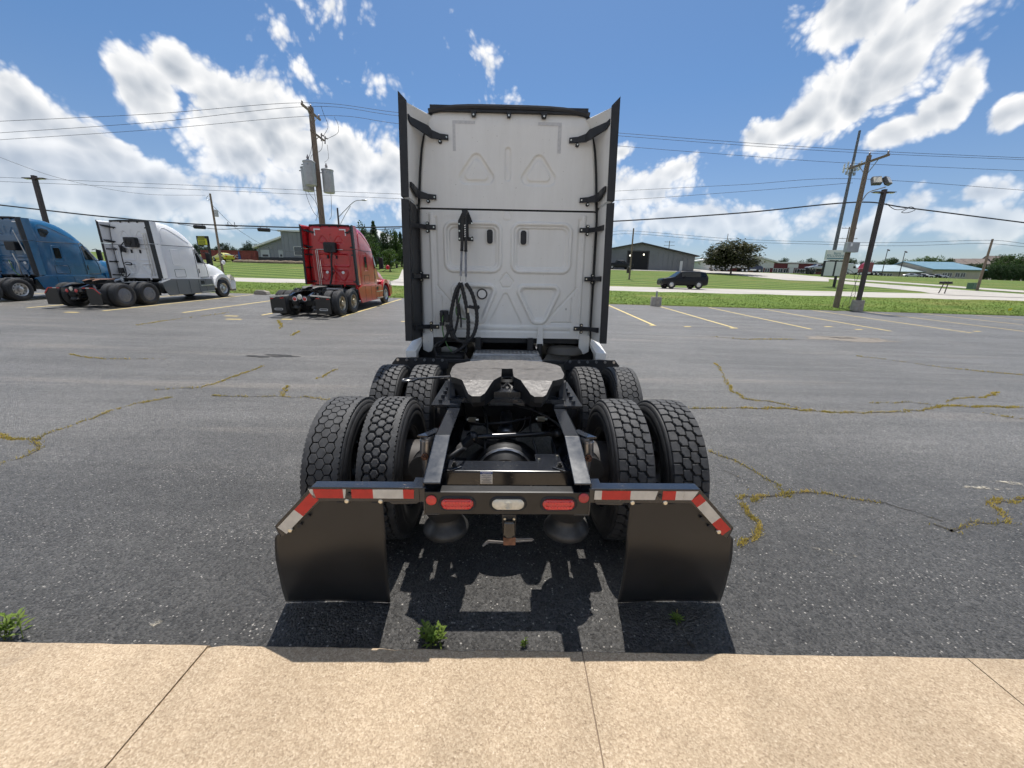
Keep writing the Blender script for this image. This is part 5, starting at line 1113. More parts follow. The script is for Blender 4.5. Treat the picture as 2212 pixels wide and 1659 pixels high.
# ================================================================== tractor units parked across the lot
def far_tail(root, paint, style):
    B = lambda mb, name, mt, par=root, **k: mb.build(name, mt, par, **k)
    mb = MB(); mb.box(-.43, .43, 0, .03, .70, .88); tp = B(mb, 'tail_plate', FRAME, bevel=.004)
    for cx, r, mt in ((-.2,.075,REDL),(0,.085,CLEARL),(.2,.075,REDL)):
        zc = .76 if cx else .84; nm = 'tail_lamp' if cx else 'reverse_lamp'
        mb = MB(); mb.lathe([(r+.015,-.002),(r+.012,-.02),(r,-.022)], (cx,0,zc), 'y', 22); B(mb, 'lamp_ring', SILVT if style == 'red' else TRIM, tp, smooth=40)
        mb = MB(); mb.lathe([(r,-.015),(r*.7,-.028),(.001,-.032)], (cx,0,zc), 'y', 22); B(mb, nm, mt, tp, smooth=40)
    for s in (-1, 1):
        if style == 'red': face = [(.44,.93),(1.24,.86),(1.24,.81),(.44,.87)]
        else: face = [(.44,.90),(.98,.90),(1.20,.66),(1.17,.60),(.95,.84),(.44,.84)]
        mb = MB(); mb.prism([(s*a, b) for a, b in face], lambda a, b: (a, -.01, b), (0,.05,0)); hg = B(mb, 'mudflap_hanger', ALU if style == 'red' else FRAME, bevel=.003)
        if style == 'red': bars = [([(.66,.81),(.80,.80),(.80,.765),(.66,.775)],1),([(1.08,.785),(1.2,.78),(1.2,.745),(1.08,.75)],1)]
        else: bars = [([(.48,.89),(.62,.89),(.62,.85),(.48,.85)],1),([(.62,.89),(.78,.89),(.78,.85),(.62,.85)],0),([(.78,.89),(.96,.89),(.95,.85),(.78,.85)],1),([(.985,.885),(1.19,.66),(1.16,.62),(.96,.85)],1)]
        for po, c in bars:
            mb = MB(); mb.prism([(s*a, b) for a, b in po], lambda a, b: (a, -.014, b), (0,.002,0)); B(mb, 'reflective_tape', REDT if c else WHT, hg)
        mb = MB(); top = .80 if style == 'red' else .86; po = [(.62,top),(1.22,top),(1.22,.17),(.62,.17)] if style == 'red' else [(.62,.84),(.96,.84),(1.19,.60),(1.19,.17),(.62,.17)]
        mb.prism([(s*a, b) for a, b in po], lambda a, b: (a, 0, b), (0,.01,0)); fl = B(mb, 'mudflap', FLAP)
        if style == 'red':
            mb = MB(); o_ = rrect(s*.92-.17, s*.92+.17, .30, .38, .038); i_ = rrect(s*.92-.155, s*.92+.155, .314, .366, .025); n = len(o_)
            mb.add([(a,-.003,b) for a, b in o_] + [(a,-.003,b) for a, b in i_], [(j,(j+1)%n,n+(j+1)%n,n+j) for j in range(n)]); B(mb, 'flap_emblem', SILVT, fl)
    # equipment on the cab wall: box, grab rails, corner tapes
    if style != 'blue':
        mb = MB(); mb.prism(rrect(-.28, .28, 2.66, 3.12, .06), lambda a, b: (a, 3.15, b), (0,.22,0)); bx = B(mb, 'cooling_unit', TRIM, bevel=.02)
        mb = MB(); mb.lathe([(.15,3.152),(.15,3.13),(.12,3.125),(.12,3.145),(.05,3.14),(.001,3.135)], (-.05,0,2.90), 'y', 22); B(mb, 'fan_grille', CHBLK, bx, smooth=40)
    if style == 'white':
        mb = MB(); mb.cyl((.62,3.3,1.3), (.62,3.3,3.3), .02, n=8); mb.cyl((.74,3.3,1.3), (.74,3.3,3.3), .02, n=8); mb.box(.55,.8,3.28,3.32,3.28,3.31); B(mb, 'exhaust_pipe', ALU)
        mb = MB(); mb.prism([(-.72,2.75),(-.58,2.75),(-.42,2.60),(-.42,2.40),(-.62,2.45)], lambda a, b: (a, 3.28, b), (0,.04,0)); B(mb, 'hose_hanger', TRIM)
        for pts in ([(-.62,3.25,2.6),(-.6,3.2,2.0),(-.58,3.2,1.5),(-.66,3.2,1.2)], [(-.6,3.25,1.9),(-.4,3.2,1.95),(-.2,3.2,1.9),(-.25,3.2,1.82),(-.5,3.2,1.85)], [(-.9,3.25,1.5),(-.8,3.2,1.3),(-.6,3.2,1.25),(-.4,3.2,1.4)], [(-.35,3.25,2.9),(-.5,3.2,2.7),(-.55,3.2,2.4)]):
            mb = MB(); mb.tube(spline(pts), .022, 6); B(mb, 'air_hose', HOSE, smooth=60)
        for cx in (-.9,):
            mb = MB(); mb.cbox((cx,3.3,1.55), (.2,.12,.25)); B(mb, 'connector_block', TRIM)
    if style == 'red':
        for x0 in (-.72, -.64):
            mb = MB(); mb.tube([(x0,3.30,1.15),(x0,3.28,2.76),(x0+.05,3.28,2.80),(x0+.5 if x0 > -.7 else x0+1.3,3.28,2.80)], .018, 6); B(mb, 'conduit_pipe', ALU)
        mb = MB(); mb.tube([(-.52,3.36,1.45),(-.55,3.28,1.5),(-.55,3.27,2.3),(-.52,3.36,2.36)], .018, 7); B(mb, 'grab_rail', CHROME)
        mb = MB(); mb.tube(spline([(.05,3.25,2.7),(.0,3.2,2.2),(-.03,3.2,1.7),(-.12,3.1,1.2)]), .045, 7); mb.tube(spline([(.02,3.2,2.0),(.12,3.15,1.8),(-.02,3.15,1.6)]), .02, 6); B(mb, 'air_hose', HOSE, smooth=60)
    if style == 'blue':
        mb = MB(); mb.prism(rrect(.05,.55,2.35,2.75,.05), lambda a, b: (a, 3.1, b), (0,.25,0)); B(mb, 'cooling_unit', TRIM, bevel=.02)
        mb = MB(); mb.tube(spline([(.25,3.25,1.2),(.3,3.2,1.7),(.2,3.2,2.2)]), .03, 6); mb.tube([(.75,3.28,2.2),(.5,3.28,3.3)], .02, 6); B(mb, 'conduit_pipe', ALU)
        mb = MB(); mb.tube(spline([(-.1,3.2,1.9),(.05,3.15,1.4),(.3,3.1,1.15)]), .02, 6); B(mb, 'green_hose', GREEN)
    if style in ('red', 'blue'):
        for s in (-1, 1):
            mb = MB(); mb.prism([(s*.45,3.72),(s*.75,3.72),(s*.75,3.42),(s*.70,3.42),(s*.70,3.67),(s*.45,3.67)], lambda a, b: (a, 3.388, b), (0,.004,0)); B(mb, 'corner_tape', SILVT)
slope = math.atan(.042)
for style, paint, skirt, rims, x, y, lab in (
        ('red', RED, RED, 'tan', -8.68, 16.0, 'red sleeper tractor unit with white corner tapes parked in the lot'),
        ('white', WHITE2, GREYP, 'cover', -18.8, 16.8, 'white sleeper tractor unit with grey side skirts and dark wheel covers'),
        ('blue', BLUE, BLUE, 'alu', -25.1, 16.9, 'dark blue sleeper tractor unit with silver wheels at the left edge')):
    r = thing('tractor_unit', lab, 'truck', (x, y, gz(x, y)), 0., 'tractor units parked across the lot', rotx=slope)
    tractor(r, False, paint, skirt, rims, ['lug']*8 if style == 'red' else ['hex']*8, style); far_tail(r, paint, style)

# ================================================================== far side of the lot
WOOD = mat('pole_wood', (.20, .155, .115), .85, var=.3, vscale=8, bump=.01, bscale=20, stretch=(6,6,.5)); STEELBR = mat('brown_pole_steel', (.045, .032, .03), .5, var=.2, vscale=4)
GALV = mat('galvanised_steel', (.33, .34, .35), .45, metal=.6, var=.15, vscale=5); TANKG = mat('transformer_grey', (.40, .42, .43), .45, var=.1, vscale=4); CERAM = mat('insulator', (.22, .20, .20), .3)
WIRE = mat('wire', (.05, .05, .055), .6); WIREB = mat('bundle_cable', (.018, .017, .02), .6)
def pole_ob(mb, base, top, r0, r1, n=14): mb.cyl(base, top, r0, r1, n)
def wire(name, label, pts, r, group=None, mt=WIRE, k=10):
    mb = MB(); mb.tube(spline(pts, k), r, 5); o = mb.build(name, mt, None, 60); return tag(o, label, 'cable', group)

# utility pole with three transformers
Y = 30.0; b = at(703, 560, Y); bx = at(690, 420, Y).x; zt = at(669, 232, Y).z
pl = thing('utility_pole', 'wooden utility pole with three grey transformers behind the red truck', 'utility pole', (bx, Y, gz(bx, Y)))
P0 = Vector((bx, Y, gz(bx, Y))); Hh = zt - P0.z
mb = MB(); mb.cyl((0,0,-.5), (0,0,Hh), .24, .17, 14); mb.build('pole', WOOD, pl, 40)
mb = MB(); mb.box(-.06, .06, -1.25, 1.25, Hh-.35, Hh-.22); ca = mb.build('crossarm', WOOD, pl, bevel=.01)
mb = MB(); mb.cyl((.05,.05,Hh-.95), (.05,.7,Hh-.3), .025, n=6); mb.cyl((.05,-.05,Hh-.95), (.05,-.7,Hh-.3), .025, n=6); mb.build('brace', GALV, ca)
for yy, zz in ((-1.15, Hh-.22), (0, Hh), (1.1, Hh-.22)):
    mb = MB(); mb.lathe([(.02,0),(.05,.03),(.06,.09),(.04,.12),(.055,.16),(.02,.2)], (0,yy,zz), 'z', 10); mb.build('insulator', CERAM, ca, 40)
mb = MB(); mb.box(-.05, .05, -.35, 1.55, Hh-1.55, Hh-1.45); mb.cyl((.0,.1,Hh-2.0), (0,.8,Hh-1.5), .025, n=6); a2 = mb.build('cutout_arm', WOOD, pl)
for yy in (.9, 1.45):
    mb = MB(); mb.cyl((.10,yy,Hh-1.75), (.16,yy,Hh-1.25), .045, n=8); mb.cyl((.1,yy,Hh-1.35), (.32,yy,Hh-1.42), .05, n=8); mb.build('fuse_cutout', CERAM, a2, 40)
for i, (dx, dy, zc) in enumerate(((-.78,.10,Hh-4.3),(-.22,-.62,Hh-4.1),(.66,.15,Hh-4.4))):
    mb = MB(); mb.lathe([(.001,-.90),(.36,-.90),(.38,-.86),(.38,.52),(.41,.54),(.41,.60),(.36,.64),(.12,.70),(.001,.71)], (dx,dy,zc), 'z', 22); tr = mb.build('transformer', TANKG, pl, 40)
    mb = MB(); mb.lathe([(.06,.66),(.11,.72),(.06,.79),(.10,.85),(.05,.94),(.02,1.05)], (dx-.05,dy,zc), 'z', 10); mb.build('bushing', CERAM, tr, 40)
    mb = MB(); mb.cyl((dx-.36,dy-.12,zc+.38), (dx-.46,dy-.16,zc+.38), .035, n=8); mb.cyl((dx+.1,dy-.36,zc+.36), (dx+.1,dy-.43,zc+.36), .035, n=8); mb.build('terminal', GALV, tr)
for pts in ([(-.9,0,Hh-4.1),(-.95,0,Hh-5.4),(-.55,0,Hh-6.6),(.05,-.1,Hh-7.2)], [(-.85,0,Hh-4.1),(-.80,0,Hh-5.2),(-.35,0,Hh-5.9),(-.22,0,Hh-6.5),(-.45,0,Hh-7.2)], [(-.1,-.6,Hh-3.7),(-.1,-.5,Hh-5.5),(0,-.4,Hh-6.5),(.2,-.2,Hh-7.1)], [(.75,.1,Hh-4.0),(.78,.1,Hh-5.5),(.72,0,Hh-6.8),(.55,0,Hh-7.1)], [(0,-.1,Hh-1.6),(-.15,-.2,Hh-2.6),(-.55,0,Hh-3.2),(-.6,.1,Hh-3.5)], [(.2,.9,Hh-1.7),(.15,.6,Hh-2.4),(-.1,-.3,Hh-3.0),(-.15,-.45,Hh-3.3)], [(.25,1.45,Hh-1.8),(.5,.9,Hh-2.8),(.5,.2,Hh-3.3)], [(.3,.9,Hh-1.4),(.8,.6,Hh-.9),(.75,.2,Hh-.3),(.7,0,Hh+.1)], [(.35,1.45,Hh-1.4),(1.2,1.2,Hh-1.1),(1.3,1.1,Hh-.6),(1.1,1.1,Hh-.15)]):
    mb = MB(); mb.tube(spline(pts), .014, 5); mb.build('drop_wire', WIRE, pl, 60)

# pole with flood lights, meter box
Y = 28.0; q = gnd(1805, 665); bx = q.x; Y = q.y; zt = at(1874, 336, Y).z
P2 = thing('utility_pole', 'tall wooden utility pole with crossarm, floodlights and grey meter box', 'utility pole', (bx, Y, q.z)); Hr = zt - q.z
mb = MB(); mb.cyl((0,0,-.4), (0,0,Hr), .19, .13, 14); mb.build('pole', WOOD, P2, 40)
mb = MB(); mb.box(-.06, .06, -1.5, 1.5, Hr-.45, Hr-.32); ca = mb.build('crossarm', WOOD, P2, bevel=.01)
mb = MB(); mb.cyl((.05,.05,Hr-1.15), (.05,.75,Hr-.4), .025, n=6); mb.cyl((.05,-.05,Hr-1.15), (.05,-.75,Hr-.4), .025, n=6); mb.build('brace', GALV, ca)
for yy, zz in ((-1.4, Hr-.32), (0, Hr), (1.4, Hr-.32)):
    mb = MB(); mb.lathe([(.02,0),(.05,.03),(.06,.09),(.04,.12),(.055,.16),(.02,.2)], (0,yy,zz), 'z', 10); mb.build('insulator', CERAM, ca, 40)
mb = MB(); mb.tube(spline([(.05,-.1,Hr-2.9),(.3,-.2,Hr-2.3),(.8,-.3,Hr-2.1),(1.3,-.3,Hr-1.95)]), .035, 7); la = mb.build('lamp_arm', GALV, P2, 50)
for dx, rz in ((.55,-.25),(1.25,.45)):
    mb = MB(); R_ = Matrix.Rotation(rz, 3, 'Z') @ Matrix.Rotation(-.5, 3, 'X'); mb.cbox((dx,-.35,Hr-1.6), (.55,.25,.55), R_); fl = mb.build('floodlight', mat('flood_grey', (.11,.11,.11), .5), la, bevel=.04)
    mb = MB(); mb.cbox(Vector((dx,-.35,Hr-1.6)) + R_ @ Vector((0,-.135,-.02)), (.45,.02,.42), R_); mb.build('floodlight_glass', CLEARL, fl)
zb_ = at(1815, 534, Y-.3).z - q.z
mb = MB(); mb.box(-.52, .30, -.50, -.18, zb_-.33, zb_+.33); mbx = mb.build('meter_box', TANKG, P2, bevel=.02)
mb = MB(); mb.box(-.34, -.2, -.51, -.505, zb_+.05, zb_+.25); mb.build('box_label', SILVT, mbx)
mb = MB(); mb.tube(spline([(.0,-.2,Hr-7.2),(.55,-.2,Hr-7.5),(.9,-.2,Hr-8.4),(1.0,-.2,Hr-9.2),(.6,-.2,Hr-10.6),(.5,-.2,Hr-11.1)]), .015, 5); mb.tube(spline([(1.0,-.2,Hr-7.1),(.9,-.2,Hr-8.0),(.75,-.2,Hr-9.0),(.8,-.2,Hr-10.4)]), .015, 5); mb.tube(spline([(.95,-.2,Hr-8.9),(.35,-.2,Hr-9.5),(.3,-.2,Hr-10.8),(.6,-.2,Hr-11.2)]), .012, 5); mb.build('cable_coil', WIRE, P2, 60)

# parking-lot light poles
def light_pole(name, label, base, top_z, block=True, grp='lot light poles'):
    r = thing(name, label, 'light pole', base, 0, grp); h = top_z - base[2]; z0 = 0
    if block:
        mb = MB(); mb.lathe([(.001,.74),(.33,.74),(.35,.72),(.36,-.3)], (0,0,0), 'z', 24); mb.build('concrete_base', CONC, r, 40); z0 = .74
    mb = MB(); mb.box(-.11, .11, -.11, .11, z0, h); mb.build('pole', STEELBR, r, bevel=.02)
    for s in (-1, 1):
        mb = MB(); mb.prism([(.10,h-.14),(.10,h-.24),(.68,h-.19),(.76,h-.165),(.68,h-.145)], lambda a, b_: (s*a, -.14, b_), (0,.28,0)); lh = mb.build('lamp_head', STEELBR, r, bevel=.02)
        mb = MB(); mb.box(min(s*.35,s*.62), max(s*.35,s*.62), -.10, .10, h-.225, h-.212); mb.build('lamp_lens', CLEARL, lh)
    return r
p = gnd(1849, 672); light_pole('light_pole', 'brown twin-head light pole on a round concrete base, right of the utility pole', (p.x, p.y, p.z), at(1906, 409, p.y).z)
x = at(93, 455, 27.6).x; light_pole('light_pole', 'brown twin-head light pole rising behind the dark blue truck', (x, 27.6, gz(x, 27.6)), at(72, 379, 27.6).z)
p = gnd(1416, 661); r = thing('pole_base', 'round concrete light pole base with a cut-off stub', 'concrete base', p)
mb = MB(); mb.lathe([(.001,.60),(.33,.60),(.35,.57),(.37,-.3)], (0,0,0), 'z', 24); mb.build('concrete_base', CONC, r, 40)
mb = MB(); mb.cyl((0,0,.6), (0,0,.95), .06, n=12); mb.cyl((0,0,.75), (0,0,.78), .075, n=12); mb.cyl((0,0,.93), (0,0,.97), .075, n=12); mb.build('stub', GALV, r, 40)
p = gnd(566, 636); r = thing('concrete_block', 'low grey concrete block at the lot edge between white and red trucks', 'concrete block', p)
mb = MB(); mb.prism([(-.42,0),(.45,0),(.40,.20),(.1,.26),(-.30,.24),(-.44,.14)], lambda a, b_: (a, -.2, b_), (0,.45,0)); mb.build('block', CONC, r, bevel=.03)
mb = MB(); mb.cbox((-.08,0,.27), (.5,.3,.03), Matrix.Rotation(.2, 3, 'Z')); mb.build('pale_board', mat('pale_board', (.5,.48,.42), .8), r)
p = gnd(2175, 676); r = thing('survey_flag', 'small yellow marker flag in the grass at the right edge', 'flag', p)
mb = MB(); mb.cyl((0,0,0), (0,0,.45), .006, n=5); mb.build('stake', GALV, r)
mb = MB(); mb.prism([(0,.30),(.28,.36),(.26,.18),(0,.14)], lambda a, b_: (a, 0, b_), (0,.004,0)); mb.build('flag_cloth', mat('yellow_cloth', (.75,.62,.02), .7), r)

# power lines
G = 'overhead lines'
for k, (Y, pts, lab) in enumerate((
  (28.85, [(-60,266),(0,262),(330,246),(656,222),(859,243),(1100,268),(1333,287),(1620,309),(1902,327),(2212,341),(2280,344)], 'thin overhead line on the near end of both crossarms'),
  (30.0, [(-60,291),(0,287),(330,264),(668,230),(859,250),(1100,273),(1333,293),(1620,315),(1876,331),(2212,345),(2280,348)], 'thin overhead line on the tops of the two utility poles'),
  (31.1, [(-60,305),(0,302),(330,280),(690,250),(859,267),(1100,293),(1333,315),(1600,336),(1828,352),(2212,369),(2280,372)], 'thin overhead line on the far end of both crossarms'))):
    wire('overhead_line', lab, [at(px, py, Y) for px, py in pts], .013, G)
for lab, Y, pts in (('upper of two slack wires crossing behind the left utility pole', 34, [(-60,381),(0,383),(430,401),(859,419),(1090,425),(1325,413),(1600,399),(1838,386),(2212,411),(2290,416)]),
                    ('lower of two slack wires crossing behind the left utility pole', 34, [(-60,390),(0,392),(430,410),(859,429),(1090,440),(1325,433),(1600,414),(1842,395)])):
    wire('telephone_wire', lab, [at(px, py, Y if px < 1300 else lerp(34, 30, min(1, (px-1300)/500))) for px, py in pts], .013, G)
wire('cable_bundle', 'thick black cable bundle sagging across the whole scene', [at(px, py, 29.6) for px, py in [(-60,438),(0,443),(88,453),(215,467),(385,482),(553,489),(700,492),(865,490),(1100,486),(1325,478),(1600,460),(1848,437),(1960,449),(2212,481),(2290,490)]], .045, G, WIREB)
wire('cable_bundle', 'second slack cable hanging just under the thick bundle on the left', [at(px, py, 29.75) for px, py in [(385,484),(470,495),(545,493),(650,502),(760,499),(865,493)]], .02, G, WIREB)
for nm, lab, (px, py), L_ in (('splice_box', 'black splice box on the cable bundle left of the leaning pole', (431,490), .75), ('splice_box', 'black splice box on the cable bundle just left of the red truck', (570,496), .8), ('splice_box', 'thin black splice case on the cable bundle right of the leaning pole', (500,487), .8)):
    c = at(px, py, 29.7); r = thing(nm, lab, 'splice box', c); mb = MB(); mb.cyl((-L_/2,0,0), (L_/2,0,-.03), .13 if 'thin' not in lab else .06, n=12); mb.build('case', WIREB, r, 40); mb = MB(); mb.cyl((-L_*.3,0,.05), (-L_*.3,0,.22), .02, n=6); mb.cyl((L_*.3,0,.05), (L_*.3,0,.22), .02, n=6); mb.build('strap', WIREB, r)
c = at(1960, 452, 29.6); mb = MB(); mb.tube(spline([c + Vector(v) for v in ((-1.6,0,.35),(-.9,0,-.02),(-.3,0,.0),(.2,0,.16),(.55,0,-.02),(.1,0,-.22),(-.35,0,-.2),(.0,0,.05))]), .022, 5); tag(mb.build('cable_loop', WIREB, None, 60), 'small loop of spare cable on the bundle right of the light pole', 'cable', G)
for lab, pts in (('upper wire on the far poles across the road', [(1290,504),(1365,499),(1567,515),(1751,522),(1940,524),(2132,519),(2212,526),(2290,533)]), ('lower wire on the far poles across the road', [(1290,513),(1365,505),(1567,521),(1751,527),(1940,531),(2118,526),(2212,533),(2290,540)])):
    wire('telephone_wire', lab, [at(px, py, lerp(61, 51, (px-1365)/767)) for px, py in pts], .022, G)
wire('service_wire', 'thin service wire sloping down to the grey building on the left', [at(px, py, Y) for px, py, Y in [(455,440,47),(520,500,55),(600,540,66),(700,545,78)]], .02, G)
wire('service_wire', 'thin wire sloping from the upper left towards the leaning pole', [at(px, py, Y) for px, py, Y in [(-40,325,34),(130,385,37),(300,418,42),(444,422,47)]], .014, G)
def slim_pole(label, px0, py0, px1, py1, Y=None, r=.14, arms=()):
    q = gnd(px0, py0) if Y is None else None
    Y = q.y if q else Y; xx = at(px0, py0, Y).x; z0 = gz(xx, Y); zt = at(px1, py1, Y).z
    rt = thing('utility_pole', label, 'utility pole', (xx, Y, z0)); mb = MB(); mb.cyl((0,0,-.4), (0,0,zt-z0), r, r*.7, 10); mb.build('pole', WOOD, rt, 40)
    for dz, w in arms:
        mb = MB(); mb.box(-w, w, -.05, .05, zt-z0-dz-.06, zt-z0-dz+.06); ca = mb.build('crossarm', WOOD, rt)
        for k in (-1,-.5,.5,1):
            mb = MB(); mb.lathe([(.03,0),(.07,.05),(.03,.2)], (k*w*.95,0,zt-z0-dz+.06), 'z', 8); mb.build('insulator', CERAM, ca)
    return rt, zt - z0
rt, h = slim_pole('leaning wooden pole with a small transformer behind the white truck', 478, 567, 444, 418, 47)
mb = MB(); mb.lathe([(.001,-.4),(.2,-.4),(.2,.3),(.001,.36)], (.35,0,h-2.0), 'z', 14); mb.build('transformer', TANKG, rt, 40); mb = MB(); mb.tube(spline([(-.2,0,h-.2),(-.5,0,h-.5),(-.3,0,h-.7),(0,0,h-.5)]), .02, 5); mb.build('bracket', GALV, rt)
rt, h = slim_pole('slim grey pole standing in the lawn in front of the barn', 1359, 604, 1365, 493, None, .13)
mb = MB(); mb.box(-.45, -.13, -.1, .1, .9, 1.7); mb.build('meter_box', STEELBR, rt)
slim_pole('wooden pole at the far right beside the side road', 2110, 628, 2132, 516, None, .15)
slim_pole('far pole with two crossarms behind the barn roof', 1444, 545, 1447, 520, 170, .2, ((.5,2.),(1.9,2.2)))
slim_pole('far pole with two crossarms seen between the poles on the right', 1820, 560, 1826, 490, 120, .2, ((.4,2.2),(3.2,3.)))
slim_pole('thin bare pole rising behind the round tree', 1567, 545, 1572, 505, 150, .15)
# cobra-head street lamp
Y = 47; xx = at(735, 520, Y).x; z0 = gz(xx, Y); zt = at(724, 449, Y).z; r = thing('street_lamp', 'cobra-head street lamp on a curved arm right of the red truck roof', 'street lamp', (xx, Y, z0)); h = zt - z0
mb = MB(); mb.cyl((0,0,-.3), (0,0,h), .13, .09, 10); mb.build('pole', STEELBR, r, 40)
mb = MB(); mb.tube(spline([(0,0,h-1.0),(.9,0,h-.2),(2.0,0,h+.7),(2.9,0,h+.85)]), .04, 6); mb.tube([(0,0,h-2.0),(.9,0,h-.6),(1.5,0,h+.2)], .03, 6); ar = mb.build('lamp_arm', GALV, r, 50)
mb = MB(); mb.ball((3.1,0,h+.85), .28, 10, 6, (1.3,.5,.3)); mb.build('lamp_head', GALV, ar, 50)
for px0, px1, py, lab in ((1904, 1907, 541, 'left one of two lot lamps in front of the blue-roofed building'), (1942, 1946, 545, 'right one of two lot lamps in front of the blue-roofed building')):
    Y = 118; pt = at(px0, 595, Y); z0 = gz(pt.x, Y); h = at(px1, py, Y).z - z0; r = thing('lot_lamp', lab, 'light pole', (pt.x, Y, z0))
    mb = MB(); mb.cyl((0,0,0), (0,0,h), .11, .08, 8); mb.build('pole', STEELBR, r); mb = MB(); mb.cbox((.0,-.3,h+.1), (.4,.7,.25), Matrix.Rotation(.5,3,'X')); mb.build('lamp_head', STEELBR, r, bevel=.03)
# cell tower
Y = 120; xx = at(1828, 420, Y).x; z0 = gz(xx, Y); zt = at(1853, 282, Y).z; r = thing('cell_tower', 'grey cell phone monopole with antennas rising behind the utility pole', 'cell tower', (xx, Y, z0)); h = zt - z0
mb = MB(); mb.cyl((0,0,-1), (0,0,h), .55, .28, 14); mb.build('mast', mat('weathered_mast', (.13,.135,.15), .55, metal=.2, var=.15, vscale=.3), r, 40)
za = at(1838, 362, Y).z - z0
mb = MB()
for k in range(3):
    a = k*2.094 + .3; mb.cyl((math.cos(a)*1.9, math.sin(a)*1.9, za), (math.cos(a+2.094)*1.9, math.sin(a+2.094)*1.9, za), .07, n=6); mb.cyl((0,0,za), (math.cos(a)*1.9, math.sin(a)*1.9, za), .07, n=6)
pf = mb.build('antenna_frame', GALV, r)
for k in range(9):
    a = k*.698; mb = MB(); mb.cbox((math.cos(a)*1.85, math.sin(a)*1.85, za + random.uniform(-.3,.3)), (.35,.25,random.uniform(1.6,2.6)), Matrix.Rotation(a,3,'Z')); mb.build('antenna', mat('antenna_white', (.6,.62,.63), .5), pf, bevel=.03)
for k in range(5):
    a = k*1.25; mb = MB(); mb.cbox((math.cos(a)*1.0, math.sin(a)*1.0, za - 1.6 + .2*k), (.5,.4,.8), Matrix.Rotation(a,3,'Z')); mb.build('radio_unit', GALV, pf)

# church sign
Y = 52; c0 = at(1783, 610, Y); c1 = at(1823, 610, Y); xx = (c0.x+c1.x)/2; z0 = gz(xx, Y); r = thing('road_sign', 'fellowship sign with a blank letter board beside the utility pole', 'sign', (xx, Y, z0))
def S_(px, py): p = at(px, py, Y); return (p.x - xx, p.z - z0)
x0, z1 = S_(1786, 540); x1, z0_ = S_(1823, 562); mb = MB(); mb.box(x0, x1, -.15, .15, z0_, z1); pn = mb.build('name_panel', mat('sign_face', (.62,.66,.62), .6), r, bevel=.02)
TEAL = mat('sign_teal', (.03,.16,.20), .5); GOLD = mat('sign_olive', (.25,.24,.12), .5)
text('sign_lettering', 'FELLOWSHIP', ((x0+x1)/2, -.156, lerp(z0_, z1, .40)), .46, TEAL, pn, ext=.004, sx=.9); text('sign_lettering', 'Baptist', ((x0+x1)/2+.1, -.156, lerp(z0_, z1, .68)), .34, TEAL, pn, ext=.004)
mb = MB(); mb.box(x0+.1, x1-.1, -.156, -.152, lerp(z0_,z1,.10), lerp(z0_,z1,.20)); mb.build('sign_stripe', TEAL, pn)
a0, b1 = S_(1781, 563); a1, b0 = S_(1820, 598); mb = MB(); mb.box(a0, a1, -.15, .15, b0, b1); bd = mb.build('letter_board', TRIM, r, bevel=.02)
mid = (a0+a1)/2
for u0, u1 in ((a0+.1, mid-.12), (mid+.12, a1-.1)):
    mb = MB(); mb.box(u0, u1, -.162, -.15, b0+.1, b1-.12); mb.build('board_panel', mat('board_face', (.55,.60,.57), .5), bd)
mb = MB(); mb.box(-.12, .12, -.1, .1, -.3, b0); mb.build('post', TRIM, r)
# mailboxes, cabinet, trailer
q = gnd(2035, 635); r = thing('mailbox_stand', 'row of dark mailboxes on a timber stand by the road', 'mailbox', q)
mb = MB(); mb.tube([(-.45,0,0),(-.15,0,1.15)], .05, 6); mb.tube([(.25,0,0),(.35,0,1.15)], .05, 6); mb.box(-.6, .8, -.12, .12, 1.12, 1.2); mb.build('stand', STEELBR, r)
for k in range(3):
    mb = MB(); mb.prism(rrect(-.09,.09,1.2,1.40,.08), lambda a, b_: (a - .35 + k*.42, -.25, b_), (0,.5,0)); mb.build('mailbox', TRIM, r)
q = gnd(2100, 625); r = thing('utility_cabinet', 'green utility cabinet at the foot of the far right pole', 'cabinet', q); mb = MB(); mb.box(-.45,.45,-.4,.4,0,.8); mb.build('cabinet', mat('cabinet_green', (.12,.20,.14), .5), r, bevel=.04); mb = MB(); mb.box(-.48,.48,-.43,.43,.8,.86); mb.build('lid', mat('cabinet_green', (.12,.20,.14), .5), r, bevel=.02)
q = gnd(2137, 603); r = thing('cargo_trailer', 'small white box trailer in the field at the far right', 'trailer', q); mb = MB(); mb.box(-1.9,1.9,-1,1,.6,2.3); mb.build('box', WHITE2, r, bevel=.12); mb = MB(); mb.box(1.9,2.6,-.05,.05,.55,.65); mb.build('hitch', TRIM, r)
for xx in (-.45,.45):
    mb = MB(); mb.cyl((xx,-1.02,.35), (xx,-.8,.35), .35, n=16); mb.build('wheel', RUBBER, r, 40)

# paved strips across the road
def zz2(a, b_): return ((3040 + a/2.765)/1.736, (780 + b_/2.765)/1.736)
def gpoly(pts): return [(g.x, g.y) for g in (gnd(*p) for p in pts)]
drape('side_road', gpoly([zz2(*p) for p in [(300,760),(800,798),(1300,834),(1700,864),(2212,898),(2212,935),(1380,905),(1150,872),(900,847),(600,818),(330,790)]]), ROADC, .06, 2)
drape('side_walk_strip', gpoly([zz2(*p) for p in [(140,722),(1000,778),(1650,826),(2212,862),(2212,882),(1650,842),(1000,792),(140,738)]]), ROADC, .07, 2)
drape('driveway', gpoly([(838,609),(861,603),(869,583),(876,583),(876,611)]), ROADC, .06, 2)
drape('yard_pavement', gpoly([(1300,583),(1500,588),(1570,593),(1700,606),(1790,609),(1790,600),(1700,592),(1560,586),(1500,582),(1300,578)]), ROADC, .06, 2)

